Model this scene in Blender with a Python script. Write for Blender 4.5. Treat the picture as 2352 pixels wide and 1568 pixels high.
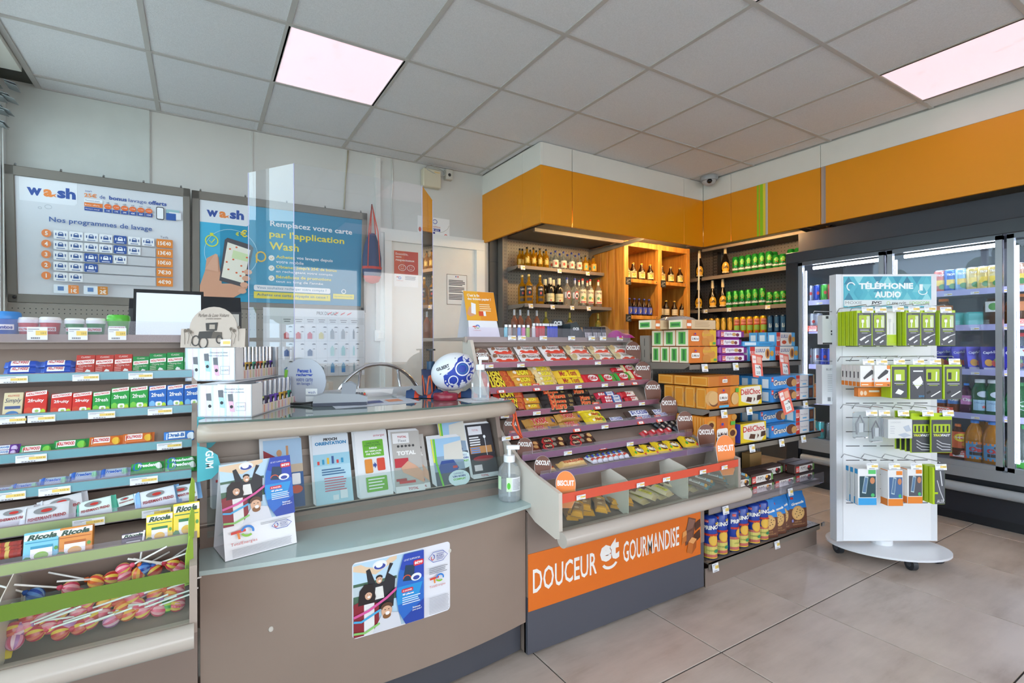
import bpy, math, random
from mathutils import Vector, Matrix
R = random.Random(7)
for o in list(bpy.data.objects): bpy.data.objects.remove(o)
scn = bpy.context.scene
COL = scn.collection
PI = math.pi

# ---------------------------------------------------------------- camera
FPX, YAW, CX, CY, CAMH, ROLL = 1130.0, 0.5282, 1115.0, 791.0, 1.14, 0.0032
cam = bpy.data.cameras.new('camera')
cam.sensor_fit = 'HORIZONTAL'; cam.sensor_width = 36.0
cam.lens = FPX / 2352 * 36.0
cam.shift_x = (1176 - CX) / 2352; cam.shift_y = (CY - 784) / 2352
cam.clip_start = 0.02
camo = bpy.data.objects.new('camera', cam); COL.objects.link(camo)
camo.matrix_world = Matrix.Translation((0, 0, CAMH)) @ Matrix.Rotation(-YAW, 4, 'Z') @ Matrix.Rotation(PI/2, 4, 'X') @ Matrix.Rotation(-ROLL, 4, 'Z')
scn.camera = camo
scn.view_settings.view_transform = 'Standard'; scn.view_settings.look = 'None'
scn.view_settings.gamma = 1.0; scn.view_settings.exposure = 0.5
scn.view_settings.use_curve_mapping = False

# ---------------------------------------------------------------- sky (bright overcast, soft clouds)
w = bpy.data.worlds.new('sky'); scn.world = w; w.use_nodes = True
nt = w.node_tree; nt.nodes.clear()
wo = nt.nodes.new('ShaderNodeOutputWorld'); bg = nt.nodes.new('ShaderNodeBackground')
tc = nt.nodes.new('ShaderNodeTexCoord'); ns = nt.nodes.new('ShaderNodeTexNoise'); cr = nt.nodes.new('ShaderNodeValToRGB')
ns.inputs['Scale'].default_value = 3.0; ns.inputs['Detail'].default_value = 6
cr.color_ramp.elements[0].position = 0.42; cr.color_ramp.elements[0].color = (0.62, 0.76, 0.95, 1)
cr.color_ramp.elements[1].position = 0.60; cr.color_ramp.elements[1].color = (1, 1, 1, 1)
nt.links.new(tc.outputs['Generated'], ns.inputs['Vector']); nt.links.new(ns.outputs['Fac'], cr.inputs['Fac'])
nt.links.new(cr.outputs['Color'], bg.inputs['Color']); bg.inputs['Strength'].default_value = 4.6
nt.links.new(bg.outputs[0], wo.inputs[0])
PANEL_LIGHT = (1.0, 0.63, 0.74, 0.65)      # tint and strength of the ceiling light panels

# ---------------------------------------------------------------- photo pixel -> place (a pixel gives a direction, a plane the distance)
_c, _s = math.cos(YAW), math.sin(YAW)
def ray(x, y):
    a = (x - CX) / FPX; b = (CY - y) / FPX
    a, b = a - b * ROLL, b + a * ROLL
    return Vector((_c * a + _s, -_s * a + _c, b))
CAM = Vector((0, 0, CAMH))
def atX(x, y, v): r = ray(x, y); return CAM + r * (v / r.x)
def atY(x, y, v): r = ray(x, y); return CAM + r * (v / r.y)
def atZ(x, y, v): r = ray(x, y); return CAM + r * ((v - CAMH) / r.z)
def atP(x, y, p, n): r = ray(x, y); return CAM + r * ((p - CAM).dot(n) / r.dot(n))

# ---------------------------------------------------------------- materials
def lin(h):
    v = [int(h[i:i+2], 16) / 255 for i in (0, 2, 4)]
    return tuple(((c / 12.92) if c <= 0.04045 else ((c + 0.055) / 1.055) ** 2.4) for c in v) + (1,)
_M = {}
def newmat(name):
    m = bpy.data.materials.new(name); m.use_nodes = True
    return m, m.node_tree, m.node_tree.nodes['Principled BSDF']
def mat(h, rough=0.45, metal=0.0, noise=0.0, nscale=8.0, bump=0.0, bscale=60.0, coat=0.0, spec=0.5, stretch=None):
    if not isinstance(h, str): return h
    k = (h, rough, metal, noise, nscale, bump, bscale, coat, spec, stretch)
    if k in _M: return _M[k]
    m, t, b = newmat('surface_' + h)
    col = lin(h)
    b.inputs['Base Color'].default_value = col; b.inputs['Roughness'].default_value = rough
    b.inputs['Metallic'].default_value = metal; b.inputs['Coat Weight'].default_value = coat
    b.inputs['Specular IOR Level'].default_value = spec
    m.diffuse_color = col
    if noise or bump:
        tcn = t.nodes.new('ShaderNodeTexCoord'); vec = tcn.outputs['Object']
        if stretch:
            mp = t.nodes.new('ShaderNodeMapping'); mp.inputs['Scale'].default_value = stretch
            t.links.new(vec, mp.inputs[0]); vec = mp.outputs[0]
    if noise:
        n = t.nodes.new('ShaderNodeTexNoise'); n.inputs['Scale'].default_value = nscale; n.inputs['Detail'].default_value = 5
        r = t.nodes.new('ShaderNodeValToRGB')
        r.color_ramp.elements[0].color = tuple(max(0, c * (1 - noise)) for c in col[:3]) + (1,)
        r.color_ramp.elements[1].color = tuple(min(1, c * (1 + noise)) for c in col[:3]) + (1,)
        r.color_ramp.elements[0].position = 0.3; r.color_ramp.elements[1].position = 0.7
        t.links.new(vec, n.inputs['Vector']); t.links.new(n.outputs['Fac'], r.inputs['Fac']); t.links.new(r.outputs['Color'], b.inputs['Base Color'])
    if bump:
        n = t.nodes.new('ShaderNodeTexNoise'); n.inputs['Scale'].default_value = bscale; n.inputs['Detail'].default_value = 3
        bp = t.nodes.new('ShaderNodeBump'); bp.inputs['Strength'].default_value = bump; bp.inputs['Distance'].default_value = 0.01
        t.links.new(vec, n.inputs['Vector']); t.links.new(n.outputs['Fac'], bp.inputs['Height']); t.links.new(bp.outputs['Normal'], b.inputs['Normal'])
    _M[k] = m; return m
def pane(name, tint='ffffff', refl=1.0, alpha=0.06, rough=0.0):
    """thin clear sheet: see-through, mirror reflection by Fresnel"""
    if name in _M: return _M[name]
    m = bpy.data.materials.new(name); m.use_nodes = True; t = m.node_tree; t.nodes.clear()
    out = t.nodes.new('ShaderNodeOutputMaterial'); tr = t.nodes.new('ShaderNodeBsdfTransparent'); gl = t.nodes.new('ShaderNodeBsdfGlossy')
    df = t.nodes.new('ShaderNodeBsdfDiffuse'); m1 = t.nodes.new('ShaderNodeMixShader'); m2 = t.nodes.new('ShaderNodeMixShader')
    mu = t.nodes.new('ShaderNodeMath'); mu.operation = 'MULTIPLY'; mu.inputs[1].default_value = refl; mu.use_clamp = True
    lw = t.nodes.new('ShaderNodeLayerWeight'); lw.inputs['Blend'].default_value = 0.2
    tr.inputs[0].default_value = lin(tint); df.inputs[0].default_value = lin(tint); gl.inputs['Roughness'].default_value = rough
    gl.inputs[0].default_value = (1, 1, 1, 1)
    t.links.new(lw.outputs['Fresnel'], mu.inputs[0])
    m1.inputs[0].default_value = alpha
    t.links.new(tr.outputs[0], m1.inputs[1]); t.links.new(df.outputs[0], m1.inputs[2])
    t.links.new(mu.outputs[0], m2.inputs[0]); t.links.new(m1.outputs[0], m2.inputs[1]); t.links.new(gl.outputs[0], m2.inputs[2])
    t.links.new(m2.outputs[0], out.inputs[0])
    _M[name] = m; return m
def glassy(h, trans=0.85, rough=0.05, ior=1.3):
    k = ('g', h, trans, rough)
    if k in _M: return _M[k]
    m, t, b = newmat('glass_' + h)
    b.inputs['Base Color'].default_value = lin(h); b.inputs['Transmission Weight'].default_value = trans
    b.inputs['Roughness'].default_value = rough; b.inputs['IOR'].default_value = ior
    _M[k] = m; return m
def emit(h, st, noise=False):
    k = ('e', h, st)
    if k in _M: return _M[k]
    m, t, b = newmat('light_' + h)
    b.inputs['Base Color'].default_value = lin(h); b.inputs['Emission Color'].default_value = lin(h); b.inputs['Emission Strength'].default_value = st
    _M[k] = m; return m
def metal(h='c8c8ca', rough=0.22): return mat(h, rough, 1.0)

# ---------------------------------------------------------------- lettering cache (built-in font)
_T = {}
def glyphs(s, bold=0.0, shear=0.0):
    k = (s, bold, shear)
    if k in _T: return _T[k]
    cu = bpy.data.curves.new('lettering', 'FONT'); cu.body = s; cu.size = 1.0; cu.resolution_u = 2; cu.offset = bold; cu.shear = shear
    cu.align_x = 'LEFT'
    ob = bpy.data.objects.new('lettering', cu)
    me = bpy.data.meshes.new_from_object(ob)
    vs = [(v.co.x, v.co.y) for v in me.vertices]; fs = [tuple(p.vertices) for p in me.polygons]
    bpy.data.objects.remove(ob); bpy.data.curves.remove(cu); bpy.data.meshes.remove(me)
    if vs:
        x0 = min(v[0] for v in vs); x1 = max(v[0] for v in vs); y0 = min(v[1] for v in vs); y1 = max(v[1] for v in vs)
    else: x0 = y0 = 0; x1 = y1 = 1
    _T[k] = (vs, fs, x0, x1, y0, y1); return _T[k]

# ---------------------------------------------------------------- mesh builder
class MB:
    def __init__(s): s.v = []; s.f = []; s.mi = []; s.sm = []; s.mats = []
    def m(s, mt, **k):
        mt = mat(mt, **k)
        if mt not in s.mats: s.mats.append(mt)
        return s.mats.index(mt)
    def add(s, vs, fs, mt, smooth=False, M=None):
        i = s.m(mt); n = len(s.v)
        s.v += [tuple(M @ Vector(v)) for v in vs] if M else [tuple(v) for v in vs]
        for f in fs: s.f.append(tuple(n + q for q in f)); s.mi.append(i); s.sm.append(smooth)
    def bx(s, x0, x1, y0, y1, z0, z1, mt, M=None):
        vs = [(x0,y0,z0),(x1,y0,z0),(x1,y1,z0),(x0,y1,z0),(x0,y0,z1),(x1,y0,z1),(x1,y1,z1),(x0,y1,z1)]
        s.add(vs, [(3,2,1,0),(4,5,6,7),(0,1,5,4),(1,2,6,5),(2,3,7,6),(3,0,4,7)], mt, M=M)
    def rbx(s, x0, x1, y0, y1, z0, z1, mt, r=0.003, M=None):
        """box with chamfered edges"""
        vs = []; idx = {}
        for ix, X_ in ((0, x0), (1, x1)):
            for iy, Y_ in ((0, y0), (1, y1)):
                for iz, Z_ in ((0, z0), (1, z1)):
                    dx = r if ix == 0 else -r; dy = r if iy == 0 else -r; dz = r if iz == 0 else -r
                    for ax, p in ((0, (X_, Y_+dy, Z_+dz)), (1, (X_+dx, Y_, Z_+dz)), (2, (X_+dx, Y_+dy, Z_))):
                        idx[(ix, iy, iz, ax)] = len(vs); vs.append(p)
        fs = []
        I = idx
        fs += [(I[0,0,0,0],I[0,0,1,0],I[0,1,1,0],I[0,1,0,0]), (I[1,0,0,0],I[1,1,0,0],I[1,1,1,0],I[1,0,1,0])]
        fs += [(I[0,0,0,1],I[1,0,0,1],I[1,0,1,1],I[0,0,1,1]), (I[0,1,0,1],I[0,1,1,1],I[1,1,1,1],I[1,1,0,1])]
        fs += [(I[0,0,0,2],I[0,1,0,2],I[1,1,0,2],I[1,0,0,2]), (I[0,0,1,2],I[1,0,1,2],I[1,1,1,2],I[0,1,1,2])]
        for a in (0, 1):
            for b in (0, 1):
                fs.append((I[0,a,b,1],I[1,a,b,1],I[1,a,b,2],I[0,a,b,2]))
                fs.append((I[a,0,b,0],I[a,1,b,0],I[a,1,b,2],I[a,0,b,2]))
                fs.append((I[a,b,0,0],I[a,b,1,0],I[a,b,1,1],I[a,b,0,1]))
                for c_ in (0, 1): fs.append((I[a,b,c_,0],I[a,b,c_,1],I[a,b,c_,2]))
        s.add(vs, fs, mt, M=M)
    def lathe(s, prof, mt, n=16, M=None, smooth=True, cap=True):
        """prof: [(r,z)...]; spun about z"""
        vs = [(r*math.cos(2*PI*k/n), r*math.sin(2*PI*k/n), z) for r, z in prof for k in range(n)]
        fs = [(i*n+k, i*n+(k+1)%n, (i+1)*n+(k+1)%n, (i+1)*n+k) for i in range(len(prof)-1) for k in range(n)]
        s.add(vs, fs, mt, smooth, M)
        if cap:
            if prof[0][0] > 1e-5: s.add([vs[k] for k in range(n)], [tuple(range(n-1, -1, -1))], mt, False, M)
            if prof[-1][0] > 1e-5: s.add([vs[(len(prof)-1)*n+k] for k in range(n)], [tuple(range(n))], mt, False, M)
    def cyl(s, p0, p1, r, mt, n=12, r2=None, smooth=True):
        p0 = Vector(p0); p1 = Vector(p1); d = p1 - p0
        M = Matrix.Translation(p0) @ d.to_track_quat('Z', 'Y').to_matrix().to_4x4()
        s.lathe([(r, 0), (r if r2 is None else r2, d.length)], mt, n, M, smooth)
    def tube(s, pts, r, mt, n=8, closed=False):
        pts = [Vector(p) for p in pts]; N = len(pts); vs = []; up = Vector((0, 0, 1))
        a = None
        for i in range(N):
            t = (pts[(i+1) % N] - pts[i-1]) if closed else (pts[min(i+1, N-1)] - pts[max(i-1, 0)])
            t.normalize()
            if a is None:
                a = t.cross(up)
                if a.length < 1e-3: a = t.cross(Vector((1, 0, 0)))
            a = a - t * a.dot(t); a.normalize(); b = t.cross(a)
            rr = r[i] if isinstance(r, (list, tuple)) else r
            vs += [tuple(pts[i] + (a*math.cos(2*PI*k/n) + b*math.sin(2*PI*k/n)) * rr) for k in range(n)]
        L = N if closed else N-1
        fs = [(i*n+k, i*n+(k+1)%n, ((i+1)%N)*n+(k+1)%n, ((i+1)%N)*n+k) for i in range(L) for k in range(n)]
        if not closed: fs += [tuple(range(n-1, -1, -1)), tuple((N-1)*n+k for k in range(n))]
        s.add(vs, fs, mt, True)
    def ball(s, c, rx, ry, rz, mt, n=12, m=8, M=None):
        T = Matrix.Translation(c) @ Matrix.Diagonal((rx, ry, rz, 1))
        if M: T = M @ T
        s.lathe([(max(1e-6, math.sin(PI*i/m)), -math.cos(PI*i/m)) for i in range(m+1)], mt, n, T, True, False)
    def prism(s, poly, a, b, mt, axis='x', M=None):
        """extrude a 2-D outline from a to b along axis; outline is (y,z) for x, (x,z) for y, (x,y) for z"""
        n = len(poly)
        def P(p, t): return (t, p[0], p[1]) if axis == 'x' else ((p[0], t, p[1]) if axis == 'y' else (p[0], p[1], t))
        vs = [P(p, a) for p in poly] + [P(p, b) for p in poly]
        fs = [tuple(range(n)), tuple(range(2*n-1, n-1, -1))] + [(i, n+i, n+(i+1) % n, (i+1) % n) for i in range(n)]
        s.add(vs, fs, mt, M=M)
    def sheet(s, path, x0, x1, t, mt):
        """bent sheet: path of (y,z), thickness t downwards/back, from x0 to x1"""
        n = len(path); off = []
        for i in range(n):
            a = Vector(path[max(0, i-1)]); b = Vector(path[min(n-1, i+1)]); d = (b - a).normalized()
            off.append((path[i][0] + d.y * t, path[i][1] - d.x * t))
        s.prism(list(path) + off[::-1], x0, x1, mt)
    def build(s, name, parent=None, loc=None, rot=None, **tags):
        return put(s.mesh(name), name, loc, rot, parent, **tags)
    def mesh(s, name):
        me = bpy.data.meshes.new(name); me.from_pydata(s.v, [], s.f)
        for m_ in s.mats: me.materials.append(m_)
        me.polygons.foreach_set('material_index', s.mi); me.polygons.foreach_set('use_smooth', s.sm)
        me.update(); return me

def put(me, name, loc=None, rot=None, parent=None, label=None, cat=None, group=None, kind=None, scale=None, mw=None):
    o = bpy.data.objects.new(name, me); COL.objects.link(o)
    if mw is not None: o.matrix_basis = mw
    else:
        if loc is not None: o.location = loc
        if rot is not None: o.rotation_euler = rot
        if scale is not None: o.scale = scale
    if parent: o.parent = parent
    if label: o['label'] = label
    if cat: o['category'] = cat
    if group: o['group'] = group
    if kind: o['kind'] = kind
    return o
def thing(name, label, cat, loc=(0, 0, 0), rz=0, group=None, kind=None):
    return put(None, name, loc, (0, 0, rz), None, label, cat, group, kind)

# ---------------------------------------------------------------- flat print laid on a surface through a mapping (u,v,layer)->point
LAY = 0.0004
def plane_map(o, ux, uy, lay=LAY):
    o = Vector(o); ux = Vector(ux).normalized(); uy = Vector(uy).normalized(); n = ux.cross(uy)
    return lambda u, v, l: o + ux * u + uy * v + n * (l * lay)
def cyl_map(r, z0=0, lay=LAY, a0=-PI/2):
    return lambda u, v, l: Vector(((r + l*lay) * math.cos(a0 + u / r), (r + l*lay) * math.sin(a0 + u / r), z0 + v))
class Dec:
    def __init__(s, mb, mp, sub=1, l0=1): s.b = mb; s.p = mp; s.sub = sub; s.l0 = l0; s.k = 0
    def _l(s, l):
        if l is None: s.k += 1; return s.l0 + s.k * 0.5
        return l
    def rect(s, u0, v0, u1, v1, mt, l=None, sub=None, rv=1):
        l = s._l(l); n = sub or s.sub; rv = max(rv, 1)
        vs = [s.p(u0 + (u1-u0)*i/n, v0 + (v1-v0)*j/rv, l) for j in range(rv+1) for i in range(n+1)]
        s.b.add(vs, [(j*(n+1)+i, j*(n+1)+i+1, (j+1)*(n+1)+i+1, (j+1)*(n+1)+i) for j in range(rv) for i in range(n)], mt)
    def rrect(s, u0, v0, u1, v1, r, mt, l=None):
        pts = []
        for cx_, cy_, a in ((u1-r, v0+r, -90), (u1-r, v1-r, 0), (u0+r, v1-r, 90), (u0+r, v0+r, 180)):
            for k in range(5): t = math.radians(a + 22.5*k); pts.append((cx_ + r*math.cos(t), cy_ + r*math.sin(t)))
        s.poly(pts, mt, l)
    def poly(s, pts, mt, l=None):
        l = s._l(l); s.b.add([s.p(u, v, l) for u, v in pts], [tuple(range(len(pts)))], mt)
    def ell(s, u, v, ru, rv, mt, l=None, n=18, a0=0, a1=360):
        full = abs(a1-a0) >= 360
        if full and s.sub > 1:                                  # follow a curved surface in upright strips
            l = s._l(l); us = [-math.cos(PI*k/10) for k in range(11)]; vs = []
            for t in us: hv = rv*math.sqrt(max(0, 1-t*t)); vs += [s.p(u+ru*t, v-hv, l), s.p(u+ru*t, v+hv, l)]
            s.b.add(vs, [(2*k, 2*k+2, 2*k+3, 2*k+1) for k in range(10)], mt); return
        s.poly([(u + ru*math.cos(math.radians(a0+(a1-a0)*k/(n if full else n-1))), v + rv*math.sin(math.radians(a0+(a1-a0)*k/(n if full else n-1)))) for k in range(n)], mt, l)
    def ring(s, u, v, ru, rv, w_, mt, l=None, n=24, a0=0, a1=360):
        l = s._l(l); vs = []
        for k in range(n+1):
            t = math.radians(a0 + (a1-a0)*k/n)
            vs += [s.p(u+ru*math.cos(t), v+rv*math.sin(t), l), s.p(u+(ru-w_)*math.cos(t), v+(rv-w_)*math.sin(t), l)]
        s.b.add(vs, [(2*k, 2*k+2, 2*k+3, 2*k+1) for k in range(n)], mt)
    def line(s, pts, w_, mt, l=None):
        l = s._l(l); vs = []; n = len(pts)
        for i in range(n):
            a = Vector(pts[max(0, i-1)]); b = Vector(pts[min(n-1, i+1)]); d = (b-a).normalized() * (w_/2)
            vs += [s.p(pts[i][0]-d.y, pts[i][1]+d.x, l), s.p(pts[i][0]+d.y, pts[i][1]-d.x, l)]
        s.b.add(vs, [(2*i+1, 2*i+3, 2*i+2, 2*i) for i in range(n-1)], mt)
    def text(s, t, u, v, h, mt, al='c', w=None, bold=0.0, shear=0.0, l=None, rot=0, slope=0):
        """h is the height of the drawn letters, v their lower edge; w squeezes or stretches to a width"""
        vs, fs, x0, x1, y0, y1 = glyphs(t, bold, shear)
        if not vs: return
        sy = h / (y1-y0); sx = sy if w is None else w / max(1e-6, x1-x0)
        W = (x1-x0)*sx; du = {'c': -W/2, 'l': 0, 'r': -W}[al]; l = s._l(l)
        ca, sa = math.cos(rot), math.sin(rot); out = []
        for x, y in vs:
            a = (x-x0)*sx + du; b = (y-y0)*sy + a*slope
            out.append(s.p(u + a*ca - b*sa, v + a*sa + b*ca, l))
        s.b.add(out, fs, mt)
    def lines(s, u0, v1, w_, n, pitch, th, mt, l=None, ragged=0.2, rr=random.Random(3)):
        l = s._l(l)
        for k in range(n): s.rect(u0, v1-k*pitch-th, u0+w_*(1-ragged*rr.random()), v1-k*pitch, mt, l)
ORD = ['first', 'second', 'third', 'fourth', 'fifth', 'sixth', 'seventh', 'eighth', 'ninth', 'tenth', 'eleventh', 'twelfth', 'thirteenth', 'fourteenth', 'fifteenth', 'sixteenth']
# ================================================================ THE ROOM
CZ = 2.677; YB = 3.885; XR = 5.0; XL = -1.02; YF = -3.0
WHITE = mat('d6d5cf', 0.55, noise=0.04, nscale=2.0, bump=0.02, bscale=180)
TAUPE = mat('8c7a70', 0.38, noise=0.05, nscale=3.0, spec=0.4)
TAUPE_L = mat('a8988d', 0.35, noise=0.03, nscale=3.0)
BEIGE = mat('cfc4b8', 0.3, noise=0.02)
DARKG = mat('4a4a52', 0.4, noise=0.05, nscale=4)
ANTHR = mat('3f3f45', 0.5, noise=0.05)
BLACK = mat('1c1d20', 0.35)
ORANGE = mat('eb9708', 0.38, noise=0.02, nscale=2)

# floor: dark joint bed, one object per tile
def tile_material():
    m, t, b = newmat('floor_tile_stoneware')
    oi = t.nodes.new('ShaderNodeObjectInfo'); tcn = t.nodes.new('ShaderNodeTexCoord')
    ad = t.nodes.new('ShaderNodeVectorMath'); ad.operation = 'ADD'
    sc = t.nodes.new('ShaderNodeVectorMath'); sc.operation = 'SCALE'; sc.inputs['Scale'].default_value = 40
    cb = t.nodes.new('ShaderNodeCombineXYZ')
    t.links.new(oi.outputs['Random'], cb.inputs[0]); t.links.new(oi.outputs['Random'], cb.inputs[1])
    t.links.new(cb.outputs[0], sc.inputs[0]); t.links.new(sc.outputs[0], ad.inputs[0]); t.links.new(tcn.outputs['Object'], ad.inputs[1])
    mp = t.nodes.new('ShaderNodeMapping'); mp.inputs['Scale'].default_value = (1.2, 5, 1); t.links.new(ad.outputs[0], mp.inputs[0])
    n1 = t.nodes.new('ShaderNodeTexNoise'); n1.inputs['Scale'].default_value = 2.2; n1.inputs['Detail'].default_value = 8; n1.inputs['Roughness'].default_value = 0.65
    n2 = t.nodes.new('ShaderNodeTexNoise'); n2.inputs['Scale'].default_value = 3.0; n2.inputs['Detail'].default_value = 8
    t.links.new(mp.outputs[0], n1.inputs['Vector']); t.links.new(ad.outputs[0], n2.inputs['Vector'])
    mx = t.nodes.new('ShaderNodeMix'); mx.data_type = 'FLOAT'; mx.inputs[0].default_value = 0.5
    t.links.new(n1.outputs['Fac'], mx.inputs[2]); t.links.new(n2.outputs['Fac'], mx.inputs[3])
    r = t.nodes.new('ShaderNodeValToRGB'); e = r.color_ramp.elements
    e[0].position = 0.34; e[0].color = lin('a69486'); e[1].position = 0.62; e[1].color = lin('cdbdb2')
    e2 = e.new(0.47); e2.color = lin('bfafa4')
    t.links.new(mx.outputs[0], r.inputs['Fac']); t.links.new(r.outputs['Color'], b.inputs['Base Color'])
    b.inputs['Roughness'].default_value = 0.34
    bp = t.nodes.new('ShaderNodeBump'); bp.inputs['Strength'].default_value = 0.04; t.links.new(n1.outputs['Fac'], bp.inputs['Height']); t.links.new(bp.outputs[0], b.inputs['Normal'])
    return m
b = MB(); b.bx(XL-0.1, XR+0.1, YF-0.1, YB+0.1, -0.1, -0.0035, mat('35302c', 0.8))
floor = b.build('floor', label='beige stoneware tiled floor', kind='structure')
b = MB(); b.rbx(-0.2974, 0.2974, -0.2974, 0.2974, -0.012, 0, tile_material(), 0.0012); tile_me = b.mesh('tile')
for i in range(-5, 7):
    for j in range(-7, 5):
        x = 1.667 + 0.6*i - 0.3; y = 1.134 + 0.6*j + 0.3
        if XL-0.3 < x < XR+0.25 and YF-0.2 < y < YB+0.25: put(tile_me, 'tile', (x, y, 0), parent=floor)

# ceiling: slab above, one object per tile, grid bars, light panels
GX, GY = -0.2224, 3.707
b = MB(); b.bx(XL-0.4, XR+0.1, YF-0.1, YB+0.1, CZ+0.03, CZ+0.12, mat('8a8a88', 0.9))
ceil = b.build('ceiling', label='suspended ceiling of white mineral tiles', kind='structure')
TILEW = mat('dfe0e3', 0.85, noise=0.06, nscale=160, bump=0.25, bscale=260)
GRID = mat('bdbab6', 0.5)
LIGHTS = {(1, 1), (6, 4), (3, 4), (0, 4), (0, 7), (3, 7), (6, 7), (0, 10), (3, 10), (6, 10)}
tile_c = {}
XCE = 4.15
def ceil_tile(x0, x1, y0, y1):
    k = (round(x1-x0, 3), round(y1-y0, 3))
    if k not in tile_c:
        q = MB(); q.rbx(-k[0]/2, k[0]/2, -k[1]/2, k[1]/2, 0.004, 0.022, TILEW, 0.002); tile_c[k] = q.mesh('tile')
    put(tile_c[k], 'tile', ((x0+x1)/2, (y0+y1)/2, CZ), parent=ceil)
xs = [-0.82] + [GX + 0.6*i for i in range(0, 8)] + [XCE]
ys = [YB] + [GY - 0.6*j for j in range(0, 12)]
def lightmat():
    m, t, b_ = newmat('light_panel')
    tcn = t.nodes.new('ShaderNodeTexCoord'); n = t.nodes.new('ShaderNodeTexNoise'); n.inputs['Scale'].default_value = 9; n.inputs['Detail'].default_value = 8
    r = t.nodes.new('ShaderNodeValToRGB'); r.color_ramp.elements[0].position = 0.30; r.color_ramp.elements[0].color = (0.80, 0.52, 0.58, 1)
    r.color_ramp.elements[1].position = 0.42; r.color_ramp.elements[1].color = PANEL_LIGHT[:3] + (1,)
    t.links.new(tcn.outputs['Object'], n.inputs['Vector']); t.links.new(n.outputs['Fac'], r.inputs['Fac'])
    t.links.new(r.outputs['Color'], b_.inputs['Emission Color']); b_.inputs['Emission Strength'].default_value = PANEL_LIGHT[3]
    b_.inputs['Base Color'].default_value = (0.8, 0.75, 0.75, 1); b_.inputs['Roughness'].default_value = 0.3
    return m
LM = lightmat()
names = {(1, 1): 'glowing pink-tinted square ceiling light above the counter', (6, 4): 'glowing square ceiling light beside the orange band at right'}
for i in range(len(xs)-1):
    for j in range(len(ys)-1):
        x0, x1, y1, y0 = xs[i], xs[i+1], ys[j], ys[j+1]
        if x0 > 2.1 and y1 > 3.2: continue                      # the boxed-in bulkhead stands here
        if (i-1, j-1) in LIGHTS:
            lab = names.get((i-1, j-1), 'square ceiling light panel out of view, grid column %s row %s' % (ORD[i], ORD[j]))
            t = thing('ceiling_light', lab, 'ceiling light', ((x0+x1)/2, (y0+y1)/2, CZ), group='ceiling light panels')
            q = MB(); q.bx(-0.286, 0.286, -0.286, 0.286, 0.002, 0.012, LM); q.build('diffuser', t)
            q = MB()
            for a in ((-0.297, -0.284, -0.297, 0.297), (0.284, 0.297, -0.297, 0.297), (-0.284, 0.284, -0.297, -0.284), (-0.284, 0.284, 0.284, 0.297)): q.bx(*a, -0.001, 0.014, mat('e8e4e4', 0.4))
            q.build('frame', t)
        else: ceil_tile(x0+0.004, x1-0.004, y0+0.004, y1-0.004)
for a, b_ in ((3.111, 3.703), (3.711, YB-0.004)): ceil_tile(2.182, 2.236, a, b_)
for x in xs[1:-1]:
    q = MB(); q.bx(x-0.012, x+0.012, ys[-1], 3.0 if x > 2.25 else YB, CZ-0.001, CZ+0.008, GRID); q.build('grid_bar', ceil)
for y in ys[1:]:
    q = MB(); q.bx(-0.82, 2.23 if y > 3.0 else XCE, y-0.011, y+0.011, CZ-0.002, CZ+0.007, GRID); q.build('grid_bar', ceil)
q = MB(); q.bx(-0.832, -0.805, YF, YB, CZ-0.004, CZ+0.006, GRID); q.bx(-0.82, 2.23, YB-0.02, YB, CZ-0.003, CZ+0.004, GRID); q.build('edge_trim', ceil)
# boxed edge beside the shop window, left, with its open hatch
q = MB(); q.bx(XL-0.1, -0.835, YF, 3.62, CZ-0.03, CZ+0.03, mat('d8d8d0', 0.6)); q.build('trim_1', label='white boxed ceiling edge along the shop window', kind='structure')
q = MB(); q.bx(XL-0.1, -0.835, 3.62, YB, CZ+0.02, CZ+0.05, mat('5f615c', 0.9)); q.build('ceiling_hatch', ceil)

# back wall with its panel seams
q = MB(); q.bx(XL-0.2, XR+0.1, YB, YB+0.12, 0, CZ+0.1, WHITE)
wall_back = q.build('wall_back', label='white panelled back wall', kind='structure')
for x in (-0.271, 0.335, 1.005):
    q = MB(); q.bx(x-0.006, x+0.006, YB-0.006, YB, 1.9, CZ-0.01, mat('d3d2cc', 0.5)); q.build('panel_seam', wall_back)
q = MB(); q.bx(XL, -0.271, YB-0.012, YB, 1.3, CZ-0.004, mat('cdd1cc', 0.5, noise=0.03)); q.build('wall_panel', wall_back)
q = MB(); q.bx(XL, 1.14, YB-0.03, YB, 0.0, 1.42, mat('c9c4ba', 0.5)); q.build('lower_panel', wall_back)
q = MB(); q.bx(2.3, XR, YB-0.02, YB, 0, 2.2, mat('55504b', 0.6, noise=0.05)); q.build('dark_panel', wall_back)
for k in range(7):
    q = MB(); q.bx(2.302, 2.44, YB-0.026, YB-0.02, 0.1+0.3*k, 0.395+0.3*k, mat('5d5852', 0.6, noise=0.06)); q.build('tile', wall_back)
# cable ducts and cable on the back wall
q = MB(); q.bx(1.235, 1.275, YB-0.025, YB, 1.25, CZ-0.03, mat('e2e0da', 0.45)); q.build('cable_duct', label='white vertical cable duct above the light switch on the back wall', cat='cable duct')
q = MB(); q.tube([(1.375, YB-0.008, CZ-0.01), (1.385, YB-0.008, 2.5), (1.372, YB-0.008, 2.3), (1.385, YB-0.008, 2.05)], 0.005, mat('dedcd4', 0.5), 6)
q.build('wall_cable', label='thin white cable hanging right of the vertical duct', cat='cable')
q = MB(); q.tube([(1.02, YB-0.008, CZ-0.01), (1.0, YB-0.008, 2.45), (0.985, YB-0.01, 2.2)], 0.005, mat('b9ae92', 0.5), 6)
q.build('wall_cable', label='beige cable running down to the top of the blue poster', cat='cable')
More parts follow.
